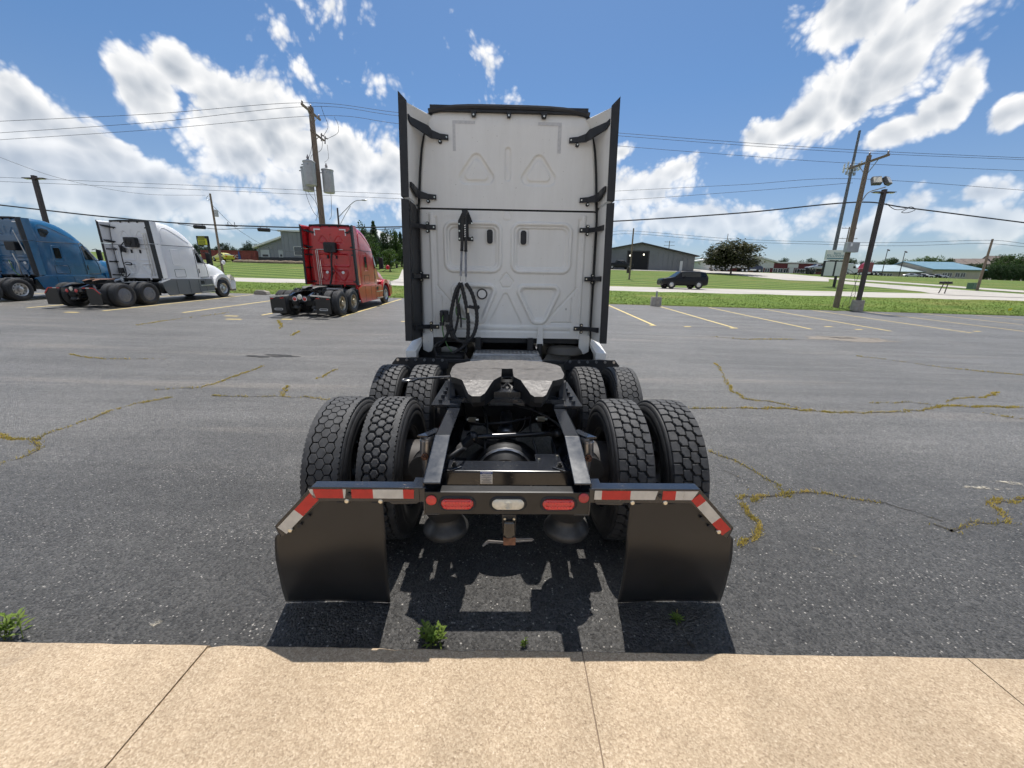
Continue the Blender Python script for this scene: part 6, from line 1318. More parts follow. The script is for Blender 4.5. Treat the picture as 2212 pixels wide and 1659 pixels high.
# ================================================================== buildings
def mt_wall(name, col, corr=True):
    if name in MATS: return MATS[name]
    M = mat(name, col, .6, var=.06, vscale=.5); return M
GREYW = mt_wall('grey_metal_wall', (.20, .205, .215)); GREYD = mat('grey_roof', (.055, .05, .05), .6); WHW = mt_wall('white_metal_wall', (.62, .62, .60)); REDW = mat('red_wall', (.13, .018, .022), .6, var=.08, vscale=1); CREAM = mat('cream_wall', (.46, .40, .33), .8, var=.06, vscale=.7)
BLUEW = mt_wall('bluegrey_metal_wall', (.225, .24, .265)); ROOFB = mat('blue_metal_roof', (.13, .24, .30), .5, var=.08, vscale=.4); ROOFP = mat('pale_metal_roof', (.36, .44, .46), .45, var=.08, vscale=.4); DARKI = mat('dark_interior', (.012, .012, .014), .8); WHT_T = mat('white_trim', (.72, .72, .70), .6); PLINTH = mat('dark_plinth', (.02, .024, .032), .6); SHING = mat('brown_shingle', (.19, .155, .135), .85, var=.15, vscale=1); WGLASS = mat('window_glass', (.03, .04, .05), .1, spec=.8)
def window(par, x0, x1, z0, z1, y, fw=.08, mull=1):
    mb = MB(); mb.box(x0, x1, y-.05, y, z1-fw, z1); mb.box(x0, x1, y-.05, y, z0, z0+fw); mb.box(x0, x0+fw, y-.05, y, z0+fw, z1-fw); mb.box(x1-fw, x1, y-.05, y, z0+fw, z1-fw)
    for k in range(mull): xm_ = lerp(x0, x1, (k+1)/(mull+1)); mb.box(xm_-fw/2, xm_+fw/2, y-.045, y, z0+fw, z1-fw)
    w = mb.build('window', WHT_T, par); mb = MB(); mb.box(x0+fw, x1-fw, y-.02, y-.005, z0+fw, z1-fw); mb.build('pane', WGLASS, w); return w
def gable(root, x0, x1, y0, y1, ze, xp, zp, wm, rm, over=.5, ze2=None, z0=0., ridge='y'):
    """box with a roof whose ridge runs along y (gable to the viewer) or along x"""
    ze2 = ze if ze2 is None else ze2
    mb = MB()
    if ridge == 'y':
        mb.prism([(x0,z0-1.5),(x1,z0-1.5),(x1,ze2),(xp,zp),(x0,ze)], lambda a, b_: (a, y0, b_), (0,y1-y0,0)); w = mb.build('wall', wm, root); mb = MB(); t = .22
        mb.prism([(x0-over,ze-over*(zp-ze)/(xp-x0)),(xp,zp),(x1+over,ze2-over*(zp-ze2)/(x1-xp)),(x1+over,ze2-over*(zp-ze2)/(x1-xp)+t),(xp,zp+t),(x0-over,ze-over*(zp-ze)/(xp-x0)+t)], lambda a, b_: (a, y0-over, b_), (0,y1-y0+2*over,0)); rf = mb.build('roof', rm, root)
    else:
        yc = (y0+y1)/2
        mb.prism([(y0,z0-1.5),(y1,z0-1.5),(y1,ze),(yc,zp),(y0,ze)], lambda a, b_: (x0, a, b_), (x1-x0,0,0)); w = mb.build('wall', wm, root); mb = MB(); t = .2; k = over*(zp-ze)/(yc-y0)
        mb.prism([(y0-over,ze-k),(yc,zp),(y1+over,ze-k),(y1+over,ze-k+t),(yc,zp+t),(y0-over,ze-k+t)], lambda a, b_: (x0-over, a, b_), (x1-x0+2*over,0,0)); rf = mb.build('roof', rm, root)
    return w, rf
def ribs(root, x0, x1, z0, zf, y, mt, step=1.0):
    mb = MB(); x = x0 + step/2
    while x < x1: mb.box(x-.05, x+.05, y-.04, y, z0, zf(x)-.05); x += step
    o = mb.build('cladding_rib', mt, root); o['kind'] = 'stuff'; return o

# grey barn with the open door
Y = 90.; A = at(1255, 581, Y); Bq = at(1498, 583, Y); zb = gz((A.x+Bq.x)/2, Y); r = thing('barn', 'long grey metal barn with a big open doorway and dark roof edge', 'barn', (0, Y, 0))
pk = at(1385, 526, Y); er = at(1499, 553.5, Y); w, rf = gable(r, A.x, Bq.x, 0, 26, er.z, pk.x, pk.z, GREYW, GREYD, .7, z0=zb-1)
ribs(r, A.x, Bq.x, zb-.5, lambda x: interp(x, [(A.x,er.z),(pk.x,pk.z),(Bq.x,er.z)])-.1, 0, GREYW, 1.1)
d0 = at(1354, 580, Y); d1 = at(1401, 544, Y)
mb = MB(); mb.box(d0.x, d1.x, -.07, -.045, zb-.3, d1.z); dw = mb.build('doorway', DARKI, r)
mb = MB(); mb.box(d0.x-.2, d0.x, -.12, -.05, zb-.3, d1.z); mb.box(d1.x, d1.x+.25, -.12, -.05, zb-.3, d1.z); mb.box(d0.x-.2, d1.x+.25, -.13, -.05, d1.z, d1.z+.2); mb.build('door_frame', GREYD, dw)
for px, py in ((1361, 552), (1390.5, 550)):
    c = at(px, py, Y); mb = MB(); mb.ball((c.x, -.12, c.z), .16, 10, 6); mb.build('lamp', emis('barn_lamp', (1,.93,.75), 2.5), dw)
s0 = at(1467, 583, Y); s1 = at(1475, 564, Y); mb = MB(); mb.box(s0.x, s1.x, -.08, -.045, zb-.4, s1.z); mb.build('side_door', WHT_T, r)
mb = MB(); s0 = at(1313, 570, Y); mb.box(s0.x-.3, s0.x+.5, -.08, -.045, s0.z-.5, s0.z+.5); mb.build('wall_cabinet', WHT_T, r)
# pale warehouse behind the tree
Y = 125.; a = at(1497, 580, Y); b_ = at(1640, 580, Y); r = thing('warehouse', 'low pale warehouse mostly hidden behind the round tree', 'building', (0, Y, 0)); zt = at(1520, 562, Y).z; zb2 = gz(a.x, Y) - 2
mb = MB(); mb.box(a.x, b_.x, 0, 20, zb2, zt); mb.build('wall', WHW, r); mb = MB(); mb.box(a.x-.5, b_.x+.5, -.5, 21, zt, zt+.5); mb.build('roof', WHT_T, r); mb = MB(); s0 = at(1502, 573, Y); s1 = at(1560, 588, Y); mb.box(s0.x, s1.x, -.3, -.05, s1.z, s0.z); mb.build('lean_to', mat('pale_tan_wall', (.42,.38,.33), .7), r)
# white and red office
Y = 100.; a = at(1600, 593, Y); m_ = at(1668, 594, Y); b_ = at(1775, 598, Y); zb = min(gz(m_.x, Y), at(1668, 594, Y).z); r = thing('office_building', 'white and dark red office building with a row of windows', 'building', (0, Y, 0))
g0 = at(1610, 549, Y); g1 = at(1668, 566, Y); mb = MB(); mb.prism([(a.x-8,zb-1),(m_.x,zb-1),(m_.x,g1.z),(g0.x,g0.z),(a.x-8,g0.z-1.5)], lambda p, q_: (p, 0, q_), (0,18,0)); mb.build('white_wing', WHW, r)
rz = at(1668, 579, Y).z; mb = MB(); mb.box(a.x-8, m_.x-.1, -.06, -.01, zb-1, rz); mb.build('red_wainscot', REDW, r)
mb = MB(); mb.prism([(a.x-8.5,g0.z-1.6),(g0.x,g0.z),(m_.x+.6,g1.z-.15),(m_.x+.6,g1.z+.2),(g0.x,g0.z+.35),(a.x-8.5,g0.z-1.25)], lambda p, q_: (p, -.5, q_), (0,19,0)); mb.build('white_roof', WHT_T, r)
t0 = at(1668, 568, Y); mb = MB(); mb.box(m_.x, b_.x, .2, 15, zb-1, t0.z); mb.build('red_wing', REDW, r); mb = MB(); mb.box(m_.x+.65, b_.x+.4, -.2, 15.5, t0.z, t0.z+.25); mb.build('red_roof_edge', WHT_T, r)
wz0, wz1 = at(1668, 589, Y).z, at(1668, 579.5, Y).z
for px in (1642, 1656): c = at(px, 588, Y); window(r, c.x-.6, c.x+.6, wz0, wz1, -.06)
for px in (1675, 1686, 1698, 1722, 1734, 1745, 1757): c = at(px, 588, Y); window(r, c.x-.6, c.x+.6, wz0, wz1, .2)
c = at(1709, 590, Y); mb = MB(); mb.box(c.x-.55, c.x+.55, .12, .2, zb-.6, wz1+.15); mb.build('door', WHT_T, r); c = at(1714, 574.5, Y); mb = MB(); mb.box(c.x-1.3, c.x+1.3, .1, .2, c.z-.45, c.z+.45); mb.build('sign_board', WHT_T, r)
# low building with the blue roof
Y = 132.; a = at(1872, 600, Y); b_ = at(2030, 602, Y); c = at(2093, 604, Y); zb = gz(b_.x, Y) - .6; ze = at(1950, 586.5, Y).z; zp = at(1950, 574, Y+9).z
r = thing('low_building', 'long low cream building with pale and blue metal roofs', 'building', (0, Y, 0))
gable(r, a.x, b_.x, 0, 18, ze, 0, zp, CREAM, ROOFP, .8, z0=zb-1, ridge='x'); ze3 = at(2060, 582, Y-3).z; zp3 = at(2060, 567.5, Y+7).z; gable(r, b_.x-6, c.x, -3, 17, ze3, 0, zp3, CREAM, ROOFB, .8, z0=zb-1, ridge='x')
for px in (1894, 1908, 1921, 1963, 1973, 1992, 2010): q = at(px, 594, Y); window(r, q.x-.9, q.x+.9, at(px,597,Y).z, at(px,590.5,Y).z, 0.)
for px in (2040, 2051, 2068, 2080): q = at(px, 594, Y-3); window(r, q.x-.8, q.x+.8, q.z-.7, q.z+.7, -3.)
# left: grey office behind the red truck
Y = 82.; def_x = lambda px, py: at(px, py, Y)
a = at(560, 562, Y); m_ = at(618, 562, Y); b_ = at(700, 562, Y); c = at(817, 562, Y); zb = gz(m_.x, Y); r = thing('metal_office', 'blue-grey metal office building with dark plinth behind the red truck', 'building', (0, Y, 0))
e0 = at(560, 534, Y); e1 = at(619, 514, Y); tw = at(640, 502, Y); mb = MB(); mb.prism([(a.x,zb-2),(m_.x,zb-2),(m_.x,e1.z),(a.x,e0.z)], lambda p, q_: (p, 0, q_), (0,20,0)); mb.build('shed_wing', BLUEW, r); mb = MB(); mb.prism([(a.x-.7,e0.z-.25),(m_.x,e1.z),(m_.x,e1.z+.35),(a.x-.7,e0.z+.1)], lambda p, q_: (p, -.6, q_), (0,21,0)); mb.build('shed_roof', WHT_T, r)
mb = MB(); mb.box(m_.x, b_.x+10, -.8, 20, zb-2, tw.z); mb.build('front_block', BLUEW, r); mb = MB(); mb.box(m_.x-.4, b_.x+10.4, -1.2, 20.5, tw.z, tw.z+.3); mb.build('block_roof', WHT_T, r)
q0 = at(793, 512, Y); q1 = at(817, 523, Y); mb = MB(); mb.prism([(b_.x+10,zb-2),(c.x,zb-2),(c.x,q1.z),(b_.x+10,q0.z+1.5)], lambda p, q_: (p, 2, q_), (0,20,0)); mb.build('side_wing', BLUEW, r); mb = MB(); mb.prism([(b_.x+10,q0.z+1.5),(c.x+.6,q1.z-.2),(c.x+.6,q1.z+.2),(b_.x+10,q0.z+1.9)], lambda p, q_: (p, 1.5, q_), (0,21,0)); mb.build('side_roof', WHT_T, r)
ribs(r, a.x, m_.x, zb, lambda x: interp(x, [(a.x,e0.z),(m_.x,e1.z)]), 0, BLUEW, .9); ribs(r, m_.x, b_.x+10, zb, lambda x: tw.z, -.8, BLUEW, .9)
mb = MB(); mb.box(a.x-.05, m_.x, -.1, 0, zb-2, zb+.9); mb.box(m_.x, b_.x+10.05, -.9, -.8, zb-2, zb+.9); mb.build('plinth', PLINTH, r)
for p0, p1 in ((565, 585), (603, 622)):
    q0 = at(p0, 553, Y); q1 = at(p1, 562, Y)
    if p0 == 603: q1.x = m_.x - .3
    mb = MB(); mb.box(q0.x, q1.x, -.12, -.04, zb+.9, q0.z+1.2); sb = mb.build('notice_panel', mat('panel_grey', (.42,.45,.47), .6), r); mb = MB(); mb.box(q0.x+.3, q1.x-.3, -.14, -.12, q0.z-.1, q0.z+.3); mb.build('panel_print', INK, sb)
q0 = at(642, 556, Y); window(r, q0.x, q0.x+3.2, zb+1.3, zb+3.0, -.9)
mb = MB(); e2 = at(575, 520, Y+8); mb.prism([(a.x+2,e0.z),(m_.x+2,e0.z),(m_.x+2,tw.z+1.8),(a.x+2,e0.z+2.6)], lambda p, q_: (p, 12, q_), (0,10,0)); mb.build('rear_block', mat('tan_metal_wall', (.30,.29,.27), .6), r)
# long red freight container
Y = 84.; a = at(436, 562, Y); b_ = at(554, 562, Y); zb = gz(b_.x, Y); zt = at(500, 541, Y).z; r = thing('freight_container', 'long dusty red freight container beyond the yellow car', 'container', (0, Y, 0))
CONT = mat('container_red', (.21, .045, .04), .65, var=.2, vscale=1.2); mb = MB(); mb.box(a.x, b_.x, 0, 2.5, zb-1, zt); mb.build('body', CONT, r); mb = MB(); x = a.x + .3
while x < b_.x: mb.box(x, x+.25, -.05, 0, zb-.6, zt-.2); x += .55
o = mb.build('corrugation', CONT, r); o['kind'] = 'stuff'
mb = MB(); mb.box(a.x, b_.x, -.08, 0, zt-.15, zt); mb.box(a.x, b_.x, -.08, 0, zb-1, zb-.6); mb.box(b_.x-.25, b_.x, -.09, 0, zb-.6, zt-.15); mb.build('side_rail', CONT, r); mb = MB(); mb.prism([(-.3,-.9),(.35,-.9),(.1,.9),(-.1,.9)], lambda p, q_: (lerp(a.x,b_.x,.70)+p, -.07, (zb+zt)/2+q_), (0,.015,0)); mb.build('blue_emblem', STICKB, r)
text('container_lettering', 'MSC', (b_.x-4.5, -.085, zt-1.2), .9, WHT_T, r, ext=.003)
# black and yellow sign
Y = 60.; a = at(428, 530, Y); b_ = at(449, 510, Y); xx = (a.x+b_.x)/2; z0 = gz(xx, Y); r = thing('roadside_sign', 'black and yellow roadside sign behind the white truck hood', 'sign', (xx, Y, z0)); YS = mat('sign_yellow', (.62,.60,.03), .5)
w2 = (b_.x-a.x)/2; mb = MB(); mb.box(-w2, w2, -.12, .12, a.z-z0, b_.z-z0); pn = mb.build('sign_panel', TRIM, r); hh = b_.z - a.z; mb = MB(); mb.box(-w2*.8, w2*.8, -.135, -.12, a.z-z0+.06*hh, a.z-z0+.72*hh); mb.build('yellow_field', YS, pn)
for k, f in enumerate((.88, .60, .44, .28, .14)): 
    mb = MB(); n = 7
    for i in range(n): u = lerp(-w2*.68, w2*.5, i/n); mb.box(u, u+w2*.13, -.142, -.135, a.z-z0+(f-.045)*hh, a.z-z0+(f+.045)*hh)
    o = mb.build('sign_print', YS if k == 0 else TRIM, pn); o['kind'] = 'stuff'
mb = MB(); mb.box(w2-.25, w2, -.1, .1, -.5, b_.z-z0-.1); mb.build('post', TRIM, r)
# soil bank with junk, in front of the grey office
bank = MB(); n = 40
for i in range(n):
    px = lerp(520, 660, i/n); q = at(px, 566 + random.uniform(-1, 1.5), 77); bank.ball((q.x, 77, gz(q.x, 77)), random.uniform(.4, 1.0), 7, 5, (1.6, 1.0, .6))
o = bank.build('soil_bank', SOIL, None, 50); o['kind'] = 'stuff'; tag(o, 'low bank of brown soil and dead plants in front of the grey office', 'soil bank')

# ================================================================== vehicles
CARB = mat('black_car_paint', (.005, .005, .006), .35, spec=.35); CARY = mat('yellow_car_paint', (.62, .56, .05), .3, coat=.8); CARS = mat('silver_car_paint', (.42, .43, .45), .3, metal=.5, coat=.6); CARW = mat('white_car_paint', (.70, .70, .70), .3, coat=.6); CARR = mat('maroon_paint', (.20, .012, .014), .3, coat=.6); CARBL = mat('navy_paint', (.012, .02, .06), .3, coat=.6)
def car(root, st, paint, g0, g1, wheels, wr, bed=None, detail=True):
    """st: stations along x (front first): x, z_bottom, z_belt, z_top, w_belt, w_top"""
    mb = MB(); rows = []
    for (x, zb, zl, zt, wb, wt) in st:
        h = [(wb*.86, zb), (wb*.97, zb+.10), (wb, (zb+zl)/2+.05), (wb*.985, zl-.06), (wb*.955, zl), (lerp(wb*.955, wt, .85), lerp(zl, zt, .86)), (wt*.82, zt)]
        rows.append([(x, -p[0], p[1]) for p in h] + [(x, p[0], p[1]) for p in reversed(h)])
    k = len(rows[0]); mb.add([p for r_ in rows for p in r_], [(j*k+i, j*k+(i+1)%k, (j+1)*k+(i+1)%k, (j+1)*k+i) for j in range(len(rows)-1) for i in range(k)] + [tuple(range(k)), tuple((len(rows)-1)*k+i for i in reversed(range(k)))])
    bd = mb.build('body', paint, root, 28)
    for s in (0, 1):                                   # side glass
        mb = MB(); o4 = 4 if s == 0 else k-5; o5 = 5 if s == 0 else k-6; sg = -1 if s == 0 else 1; vs = []
        for r_ in rows[g0:g1+1]:
            a, b = Vector(r_[o4]), Vector(r_[o5]); vs += [a.lerp(b,.10) + Vector((0,sg*.012,0)), a.lerp(b,.93) + Vector((0,sg*.012,0))]
        mb.add(vs, [(2*j, 2*j+2, 2*j+3, 2*j+1) for j in range(g1-g0)]); mb.build('side_window', GLASS, bd)
    for (j0, j1, nm) in ((g0-1, g0, 'windshield'), (g1, g1+1, 'rear_window')):
        if j1 >= len(rows): continue
        a, b = rows[j0], rows[j1]; o = Vector((-.02 if nm == 'windshield' else .02, 0, .012)); mb = MB(); q = [Vector(a[5 if nm != 'windshield' else 6]), Vector(b[5]), Vector(b[k-6]), Vector(a[k-6 if nm != 'windshield' else k-7])]
        if nm == 'windshield': q = [Vector(a[5]), Vector(b[6]), Vector(b[k-7]), Vector(a[k-6])]
        else: q = [Vector(a[6]), Vector(b[5]), Vector(b[k-6]), Vector(a[k-7])]
        mb.add([p + o for p in q], [(0,1,2,3)]); mb.build(nm, GLASS, bd)
    W2 = max(s_[4] for s_ in st)
    for xw in wheels:
        for s in (-1, 1):
            mb = MB(); mb.lathe([(wr+.07,0),(wr+.07,.02),(.05,.02)], (xw,s*(W2-.015),wr+.02), 'y', 20); mb.build('wheel_arch', CHBLK, bd, 40)
            mb = MB(); y0 = s*(W2-.2); y1 = s*(W2+.03); pr = [(wr*.62,y1),(wr*.92,y1),(wr,y1-s*.03),(wr,y0),(wr*.6,y0)]; mb.lathe(pr, (xw,0,wr), 'y', 22); ty = mb.build('tyre', RUBBER, root, 40)
            mb = MB(); mb.lathe([(wr*.63,y1-s*.02),(wr*.58,y1-s*.05),(wr*.2,y1-s*.02),(.001,y1-s*.01)], (xw,0,wr), 'y', 20)
            for q in range(5):
                a = q*1.2566; mb.cyl((xw+math.cos(a)*wr*.12, y1-s*.01, wr+math.sin(a)*wr*.12), (xw+math.cos(a)*wr*.58, y1-s*.02, wr+math.sin(a)*wr*.58), wr*.09, wr*.07, 6)
            mb.build('rim', ALU, ty, 40)
    f = st[0]; e = st[-1]
    for s in (-1, 1):
        mb = MB(); mb.cbox((f[0]+.12, s*f[4]*.74, lerp(f[1],f[2],.72)), (.22,.30,.14)); mb.build('headlight', CLEARL, bd, bevel=.03)
        mb = MB(); mb.cbox((e[0]-.05, s*e[4]*.80, lerp(e[1],e[2],.85)), (.16,.20,.30)); mb.build('tail_light', REDL, bd, bevel=.03)
        mb = MB(); mb.cbox((st[g0][0]+.25, s*(W2+.10), st[g0][2]+.08), (.14,.20,.13)); mb.build('wing_mirror', paint, bd, bevel=.03)
    mb = MB(); mb.cbox((f[0]-.01, 0, lerp(f[1],f[2],.55)), (.06,.9,.22)); mb.build('grille', TRIM, bd, bevel=.02)
    mb = MB(); mb.cbox(((f[0]+e[0])/2, 0, f[1]-.02), (e[0]-f[0]-.4, W2*1.5, .16)); mb.build('underbody', CHBLK, bd)
    return bd
SUV = [(-2.38,.42,.78,.84,.72,.60),(-2.25,.30,.92,.98,.92,.78),(-1.55,.28,1.00,1.07,.97,.85),(-1.10,.28,1.06,1.16,.98,.84),(-.42,.28,1.08,1.70,.98,.66),(.45,.28,1.10,1.76,.98,.68),(1.55,.28,1.12,1.73,.97,.68),(2.12,.30,1.12,1.64,.95,.66),(2.36,.36,1.08,1.16,.90,.78),(2.42,.46,.90,.98,.80,.74)]
SED = [(-2.25,.38,.62,.66,.66,.5),(-2.1,.25,.74,.78,.86,.7),(-1.3,.24,.86,.92,.88,.76),(-.95,.24,.90,.98,.89,.74),(-.15,.24,.92,1.38,.89,.58),(.6,.24,.94,1.40,.89,.58),(1.45,.25,.95,1.12,.87,.62),(2.0,.28,.92,.98,.84,.7),(2.2,.36,.84,.90,.76,.66)]
PICK = [(-2.9,.5,.95,1.0,.8,.7),(-2.75,.4,1.08,1.14,.98,.86),(-1.7,.4,1.16,1.22,1.0,.9),(-1.3,.4,1.2,1.30,1.0,.86),(-.7,.4,1.22,1.86,1.0,.68),(.55,.4,1.24,1.88,1.0,.70),(.85,.4,1.24,1.30,1.0,.9),(2.7,.42,1.24,1.28,1.0,.95),(2.85,.5,1.18,1.24,.95,.9)]
def put_car(name, label, px, py, Y, st, paint, g0, g1, wheels, wr, rz=0., cat='car', sc=1., grp=None):
    if Y is None: q = gnd(px, py)
    else: v = at(px, py, Y); q = Vector((v.x, Y, gz(v.x, Y)))
    r = thing(name, label, cat, (q.x, q.y, q.z + .07), rz, grp); r.scale = (sc, sc, sc); car(r, st, paint, g0, g1, wheels, wr); return r
v = at(1471, 622, 43.6)
r = put_car('suv', 'black SUV driving left along the road', 1471, 622, 43.6, SUV, CARB, 4, 7, (-1.42, 1.40), .37, 0., 'SUV', 1.03)
mb = MB(); mb.tube([(-.35,-.62,1.76),(.5,-.64,1.82),(1.5,-.62,1.79)], .02, 6); mb.build('roof_rail', TRIM, r); mb = MB(); mb.tube([(-.35,.62,1.76),(.5,.64,1.82),(1.5,.62,1.79)], .02, 6); mb.build('roof_rail', TRIM, r)
put_car('pickup_truck', 'dark pickup truck parked at the barn doorway', 1337, 580, 87, PICK, CARB, 4, 5, (-1.9, 1.75), .42, math.pi, 'pickup')
put_car('sedan', 'yellow car displayed on the lawn beside the red container', 484, 565, 79, SED, CARY, 4, 6, (-1.4, 1.35), .33, -.5, 'car', 1.1)
for k, (px, py, mt_, lab) in enumerate(((1968,605,CARS,'silver car, leftmost of the row before the blue-roofed building'),(1980,605.5,CARB,'black car second from left in the row before the blue-roofed building'),(1994,606,CARW,'white car in the middle of the row before the blue-roofed building'),(2008,606.5,CARB,'dark car second from right in the row before the blue-roofed building'),(2024,607.5,CARS,'silver car, rightmost of the row before the blue-roofed building'))):
    put_car('parked_car', lab, px, py, 123, SED, mt_, 4, 6, (-1.4, 1.35), .33, 2.5, 'car', 1., 'cars before the blue-roofed building')
put_car('parked_car', 'dark car parked left of the low cream building', 1884, 600, 120, SED, CARB, 4, 6, (-1.4, 1.35), .33, .2)
put_car('parked_car', 'silver car half hidden by the trunk of the round tree', 1552, 594, 96, SED, CARS, 4, 6, (-1.4, 1.35), .33, .1)
def far_truck(label, px, py, Y, paint, rz=0., trailer=None, sc=1.):
    q = at(px, py, Y); r = thing('semi_truck', label, 'truck', (q.x, Y, gz(q.x, Y)), rz); r.scale = (sc,sc,sc)
    mb = MB(); mb.prism([(-1.6,.9),(-1.6,3.6),(-.6,3.7),(.3,3.2),(.8,2.3),(1.0,2.0),(2.3,1.75),(2.5,1.4),(2.55,.7),(-1.6,.7)], lambda a, b: (a, -1.2, b), (0,2.4,0)); bd = mb.build('cab', paint, r, bevel=.12)
    for s in (-1, 1):
        mb = MB(); mb.prism([(-.35,2.1),(-.35,2.75),(.25,2.75),(.65,2.1)], lambda a, b: (a, s*1.2, b), (0,s*.015,0)); mb.build('door_window', GLASS, bd)
        mb = MB(); mb.box(-1.2, .6, min(s*1.1,s*1.22), max(s*1.1,s*1.22), .45, .95); mb.build('fuel_tank', ALU, bd, bevel=.05)
        for xw in (1.6, -2.2, -3.4):
            mb = MB(); mb.cyl((xw,s*1.22,.5), (xw,s*.85,.5), .5, n=20); ty = mb.build('tyre', RUBBER, r, 40); mb = MB(); mb.cyl((xw,s*1.235,.5), (xw,s*1.2,.5), .28, n=16); mb.build('rim', ALU, ty, 40)
    mb = MB(); mb.box(-4.2, -1.5, -.45, .45, .75, 1.0); mb.build('frame', CHBLK, r)
    if trailer: mb = MB(); mb.box(-13, -2.2, -1.25, 1.25, 1.2, 4.0); mb.build('trailer_body', trailer, r, bevel=.05)
    return r
far_truck('dark navy semi truck with a white trailer behind the round tree', 1622, 596, 96, CARBL, 0, WHW, .8)
far_truck('red semi truck parked beyond the sign and poles', 1862, 598, 112, CARR, math.pi, None, .95)
far_truck('white semi truck parked just right of the church sign', 1834, 598, 112, CARW, 0, None, .85)
q = at(1768, 597, 96); r = thing('flatbed_trailer', 'dark flatbed trailer carrying a car left of the church sign', 'trailer', (q.x, 96, gz(q.x, 96))); mb = MB(); mb.box(-4.5,4.5,-1.1,1.1,.7,.95); mb.build('bed', CHBLK, r)
for xw in (-3.4,-2.4,2.8):
    mb = MB(); mb.cyl((xw,-1.12,.42), (xw,-.8,.42), .42, n=16); mb.build('wheel', RUBBER, r, 40)
rr = thing('parked_car', 'car riding on the dark flatbed trailer', 'car', (q.x - 1, 96, gz(q.x, 96) + .97)); car(rr, SED, CARS, 4, 6, (-1.4, 1.35), .33)

# ================================================================== trees
BARK = mat('bark', (.07, .055, .045), .9, var=.3, vscale=6, bump=.02, bscale=15)
def leafm(name, a, b): 
    M = mat(name, a, .6, col2=b, vscale=.9, spec=.25, det=3); return translucent(M, .42)
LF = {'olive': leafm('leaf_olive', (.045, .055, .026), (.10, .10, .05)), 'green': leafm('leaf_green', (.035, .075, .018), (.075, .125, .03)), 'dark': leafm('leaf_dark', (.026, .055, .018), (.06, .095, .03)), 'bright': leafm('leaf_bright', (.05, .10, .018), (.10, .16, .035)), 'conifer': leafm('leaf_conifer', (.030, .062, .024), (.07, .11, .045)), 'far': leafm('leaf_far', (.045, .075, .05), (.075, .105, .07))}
def crown_mesh(kind, n, size, clumps=26, seed=0, up=.5):
    """unit crown: leaf-sized quads on clumps spread through a unit volume (z 0..1, radius .5)"""
    R = np.random.default_rng(seed); C = []
    if kind == 'cone':
        for i in range(clumps):
            t = (i+.5)/clumps; rr = .5*(1-t)**.85 + .03; a = i*2.4
            for q in range(3): C.append((rr*.62*math.cos(a+q*2.09), rr*.62*math.sin(a+q*2.09), .06+.9*t, rr*.55+.02, .06))
    else:
        for i in range(clumps):
            while True:
                p = R.uniform(-1, 1, 3)
                if .25 < np.linalg.norm(p) < .95: break
            w = .5 if kind == 'round' else (.5 if p[2] < .2 else .42)
            C.append((p[0]*w*.78, p[1]*w*.78, .5 + p[2]*.40, R.uniform(.10, .19), R.uniform(.08, .15)))
    C = np.array(C); idx = R.integers(0, len(C), n); d = R.normal(size=(n,3)); d /= np.linalg.norm(d, axis=1)[:,None]; rad = R.uniform(.55, 1.08, n)[:,None]
    c = C[idx, :3] + d*rad*np.stack([C[idx,3], C[idx,3], C[idx,4]], 1)
    nrm = d + R.normal(size=(n,3))*.7 + np.array([0,0,up]); nrm /= np.linalg.norm(nrm, axis=1)[:,None]
    t1 = np.cross(nrm, R.normal(size=(n,3))); t1 /= np.linalg.norm(t1, axis=1)[:,None]; t2 = np.cross(nrm, t1); s = (size*R.uniform(.6, 1.3, n))[:,None]
    V = np.stack([c - t1*s, c + t2*s*.6, c + t1*s, c - t2*s*.6], 1).reshape(-1,3); F = np.arange(n*4).reshape(-1,4)
    me = bpy.data.meshes.new('crown'); me.from_pydata(V.tolist(), [], F.tolist()); return me
CROWNS = {('round', k): crown_mesh('round', 2600, .030, 34, k) for k in range(3)}; CROWNS[('broad', 0)] = crown_mesh('round', 8000, .024, 90, 11); CROWNS[('cone', 0)] = crown_mesh('cone', 2200, .032, 16, 5); CROWNS[('cone', 1)] = crown_mesh('cone', 2200, .034, 13, 6)
CACHE = {}
ORD = ['first','second','third','fourth','fifth','sixth','seventh','eighth','ninth','tenth','eleventh','twelfth','thirteenth','fourteenth']
def tree(name, label, x, y, h, w, kind='round', var=0, leaf='green', trunk=.12, grp=None, base=None, dz=0.):
    z = gz(x, y) if base is None else base; r = thing(name, label, 'tree', (x, y, z + dz), random.uniform(0, 6.28), grp)
    key = (kind, var, leaf)
    if key not in CACHE: me = CROWNS[(kind, var)].copy(); me.materials.append(LF[leaf]); CACHE[key] = me
    o = inst('crown', CACHE[key], r, (0,0,h*trunk)); o.scale = (w, w, h*(1-trunk))
    mb = MB(); mb.tube([(0,0,-.3),(0.02*h,0,h*.3),(0,.01*h,h*.75)], [h*.022+.05, h*.016+.03, .02], 8)
    for k in range(5):
        a = k*1.3; mb.tube([(0,0,h*(.2+.08*k)), (math.cos(a)*w*.16, math.sin(a)*w*.16, h*(.34+.08*k)), (math.cos(a)*w*.34, math.sin(a)*w*.34, h*(.42+.09*k))], [h*.011+.02, h*.007+.012, .01], 6)
    mb.build('trunk', BARK, r, 60); return r
def tree_px(label, px, base_py, top_py, wpx, Y, **k):
    b = at(px, base_py, Y); t = at(px, top_py, Y); sc_ = (at(px + wpx/2, base_py, Y) - at(px - wpx/2, base_py, Y)).length; zb = gz(b.x, Y); base = min(zb, b.z)
    return tree(k.pop('name', 'tree'), label, b.x, Y, t.z - base, sc_, base=base, **k)
tree_px('wide dark olive tree standing alone on the lawn right of the barn', 1578, 592, 513, 132, 80, kind='broad', leaf='olive', trunk=.03, name='lawn_tree')
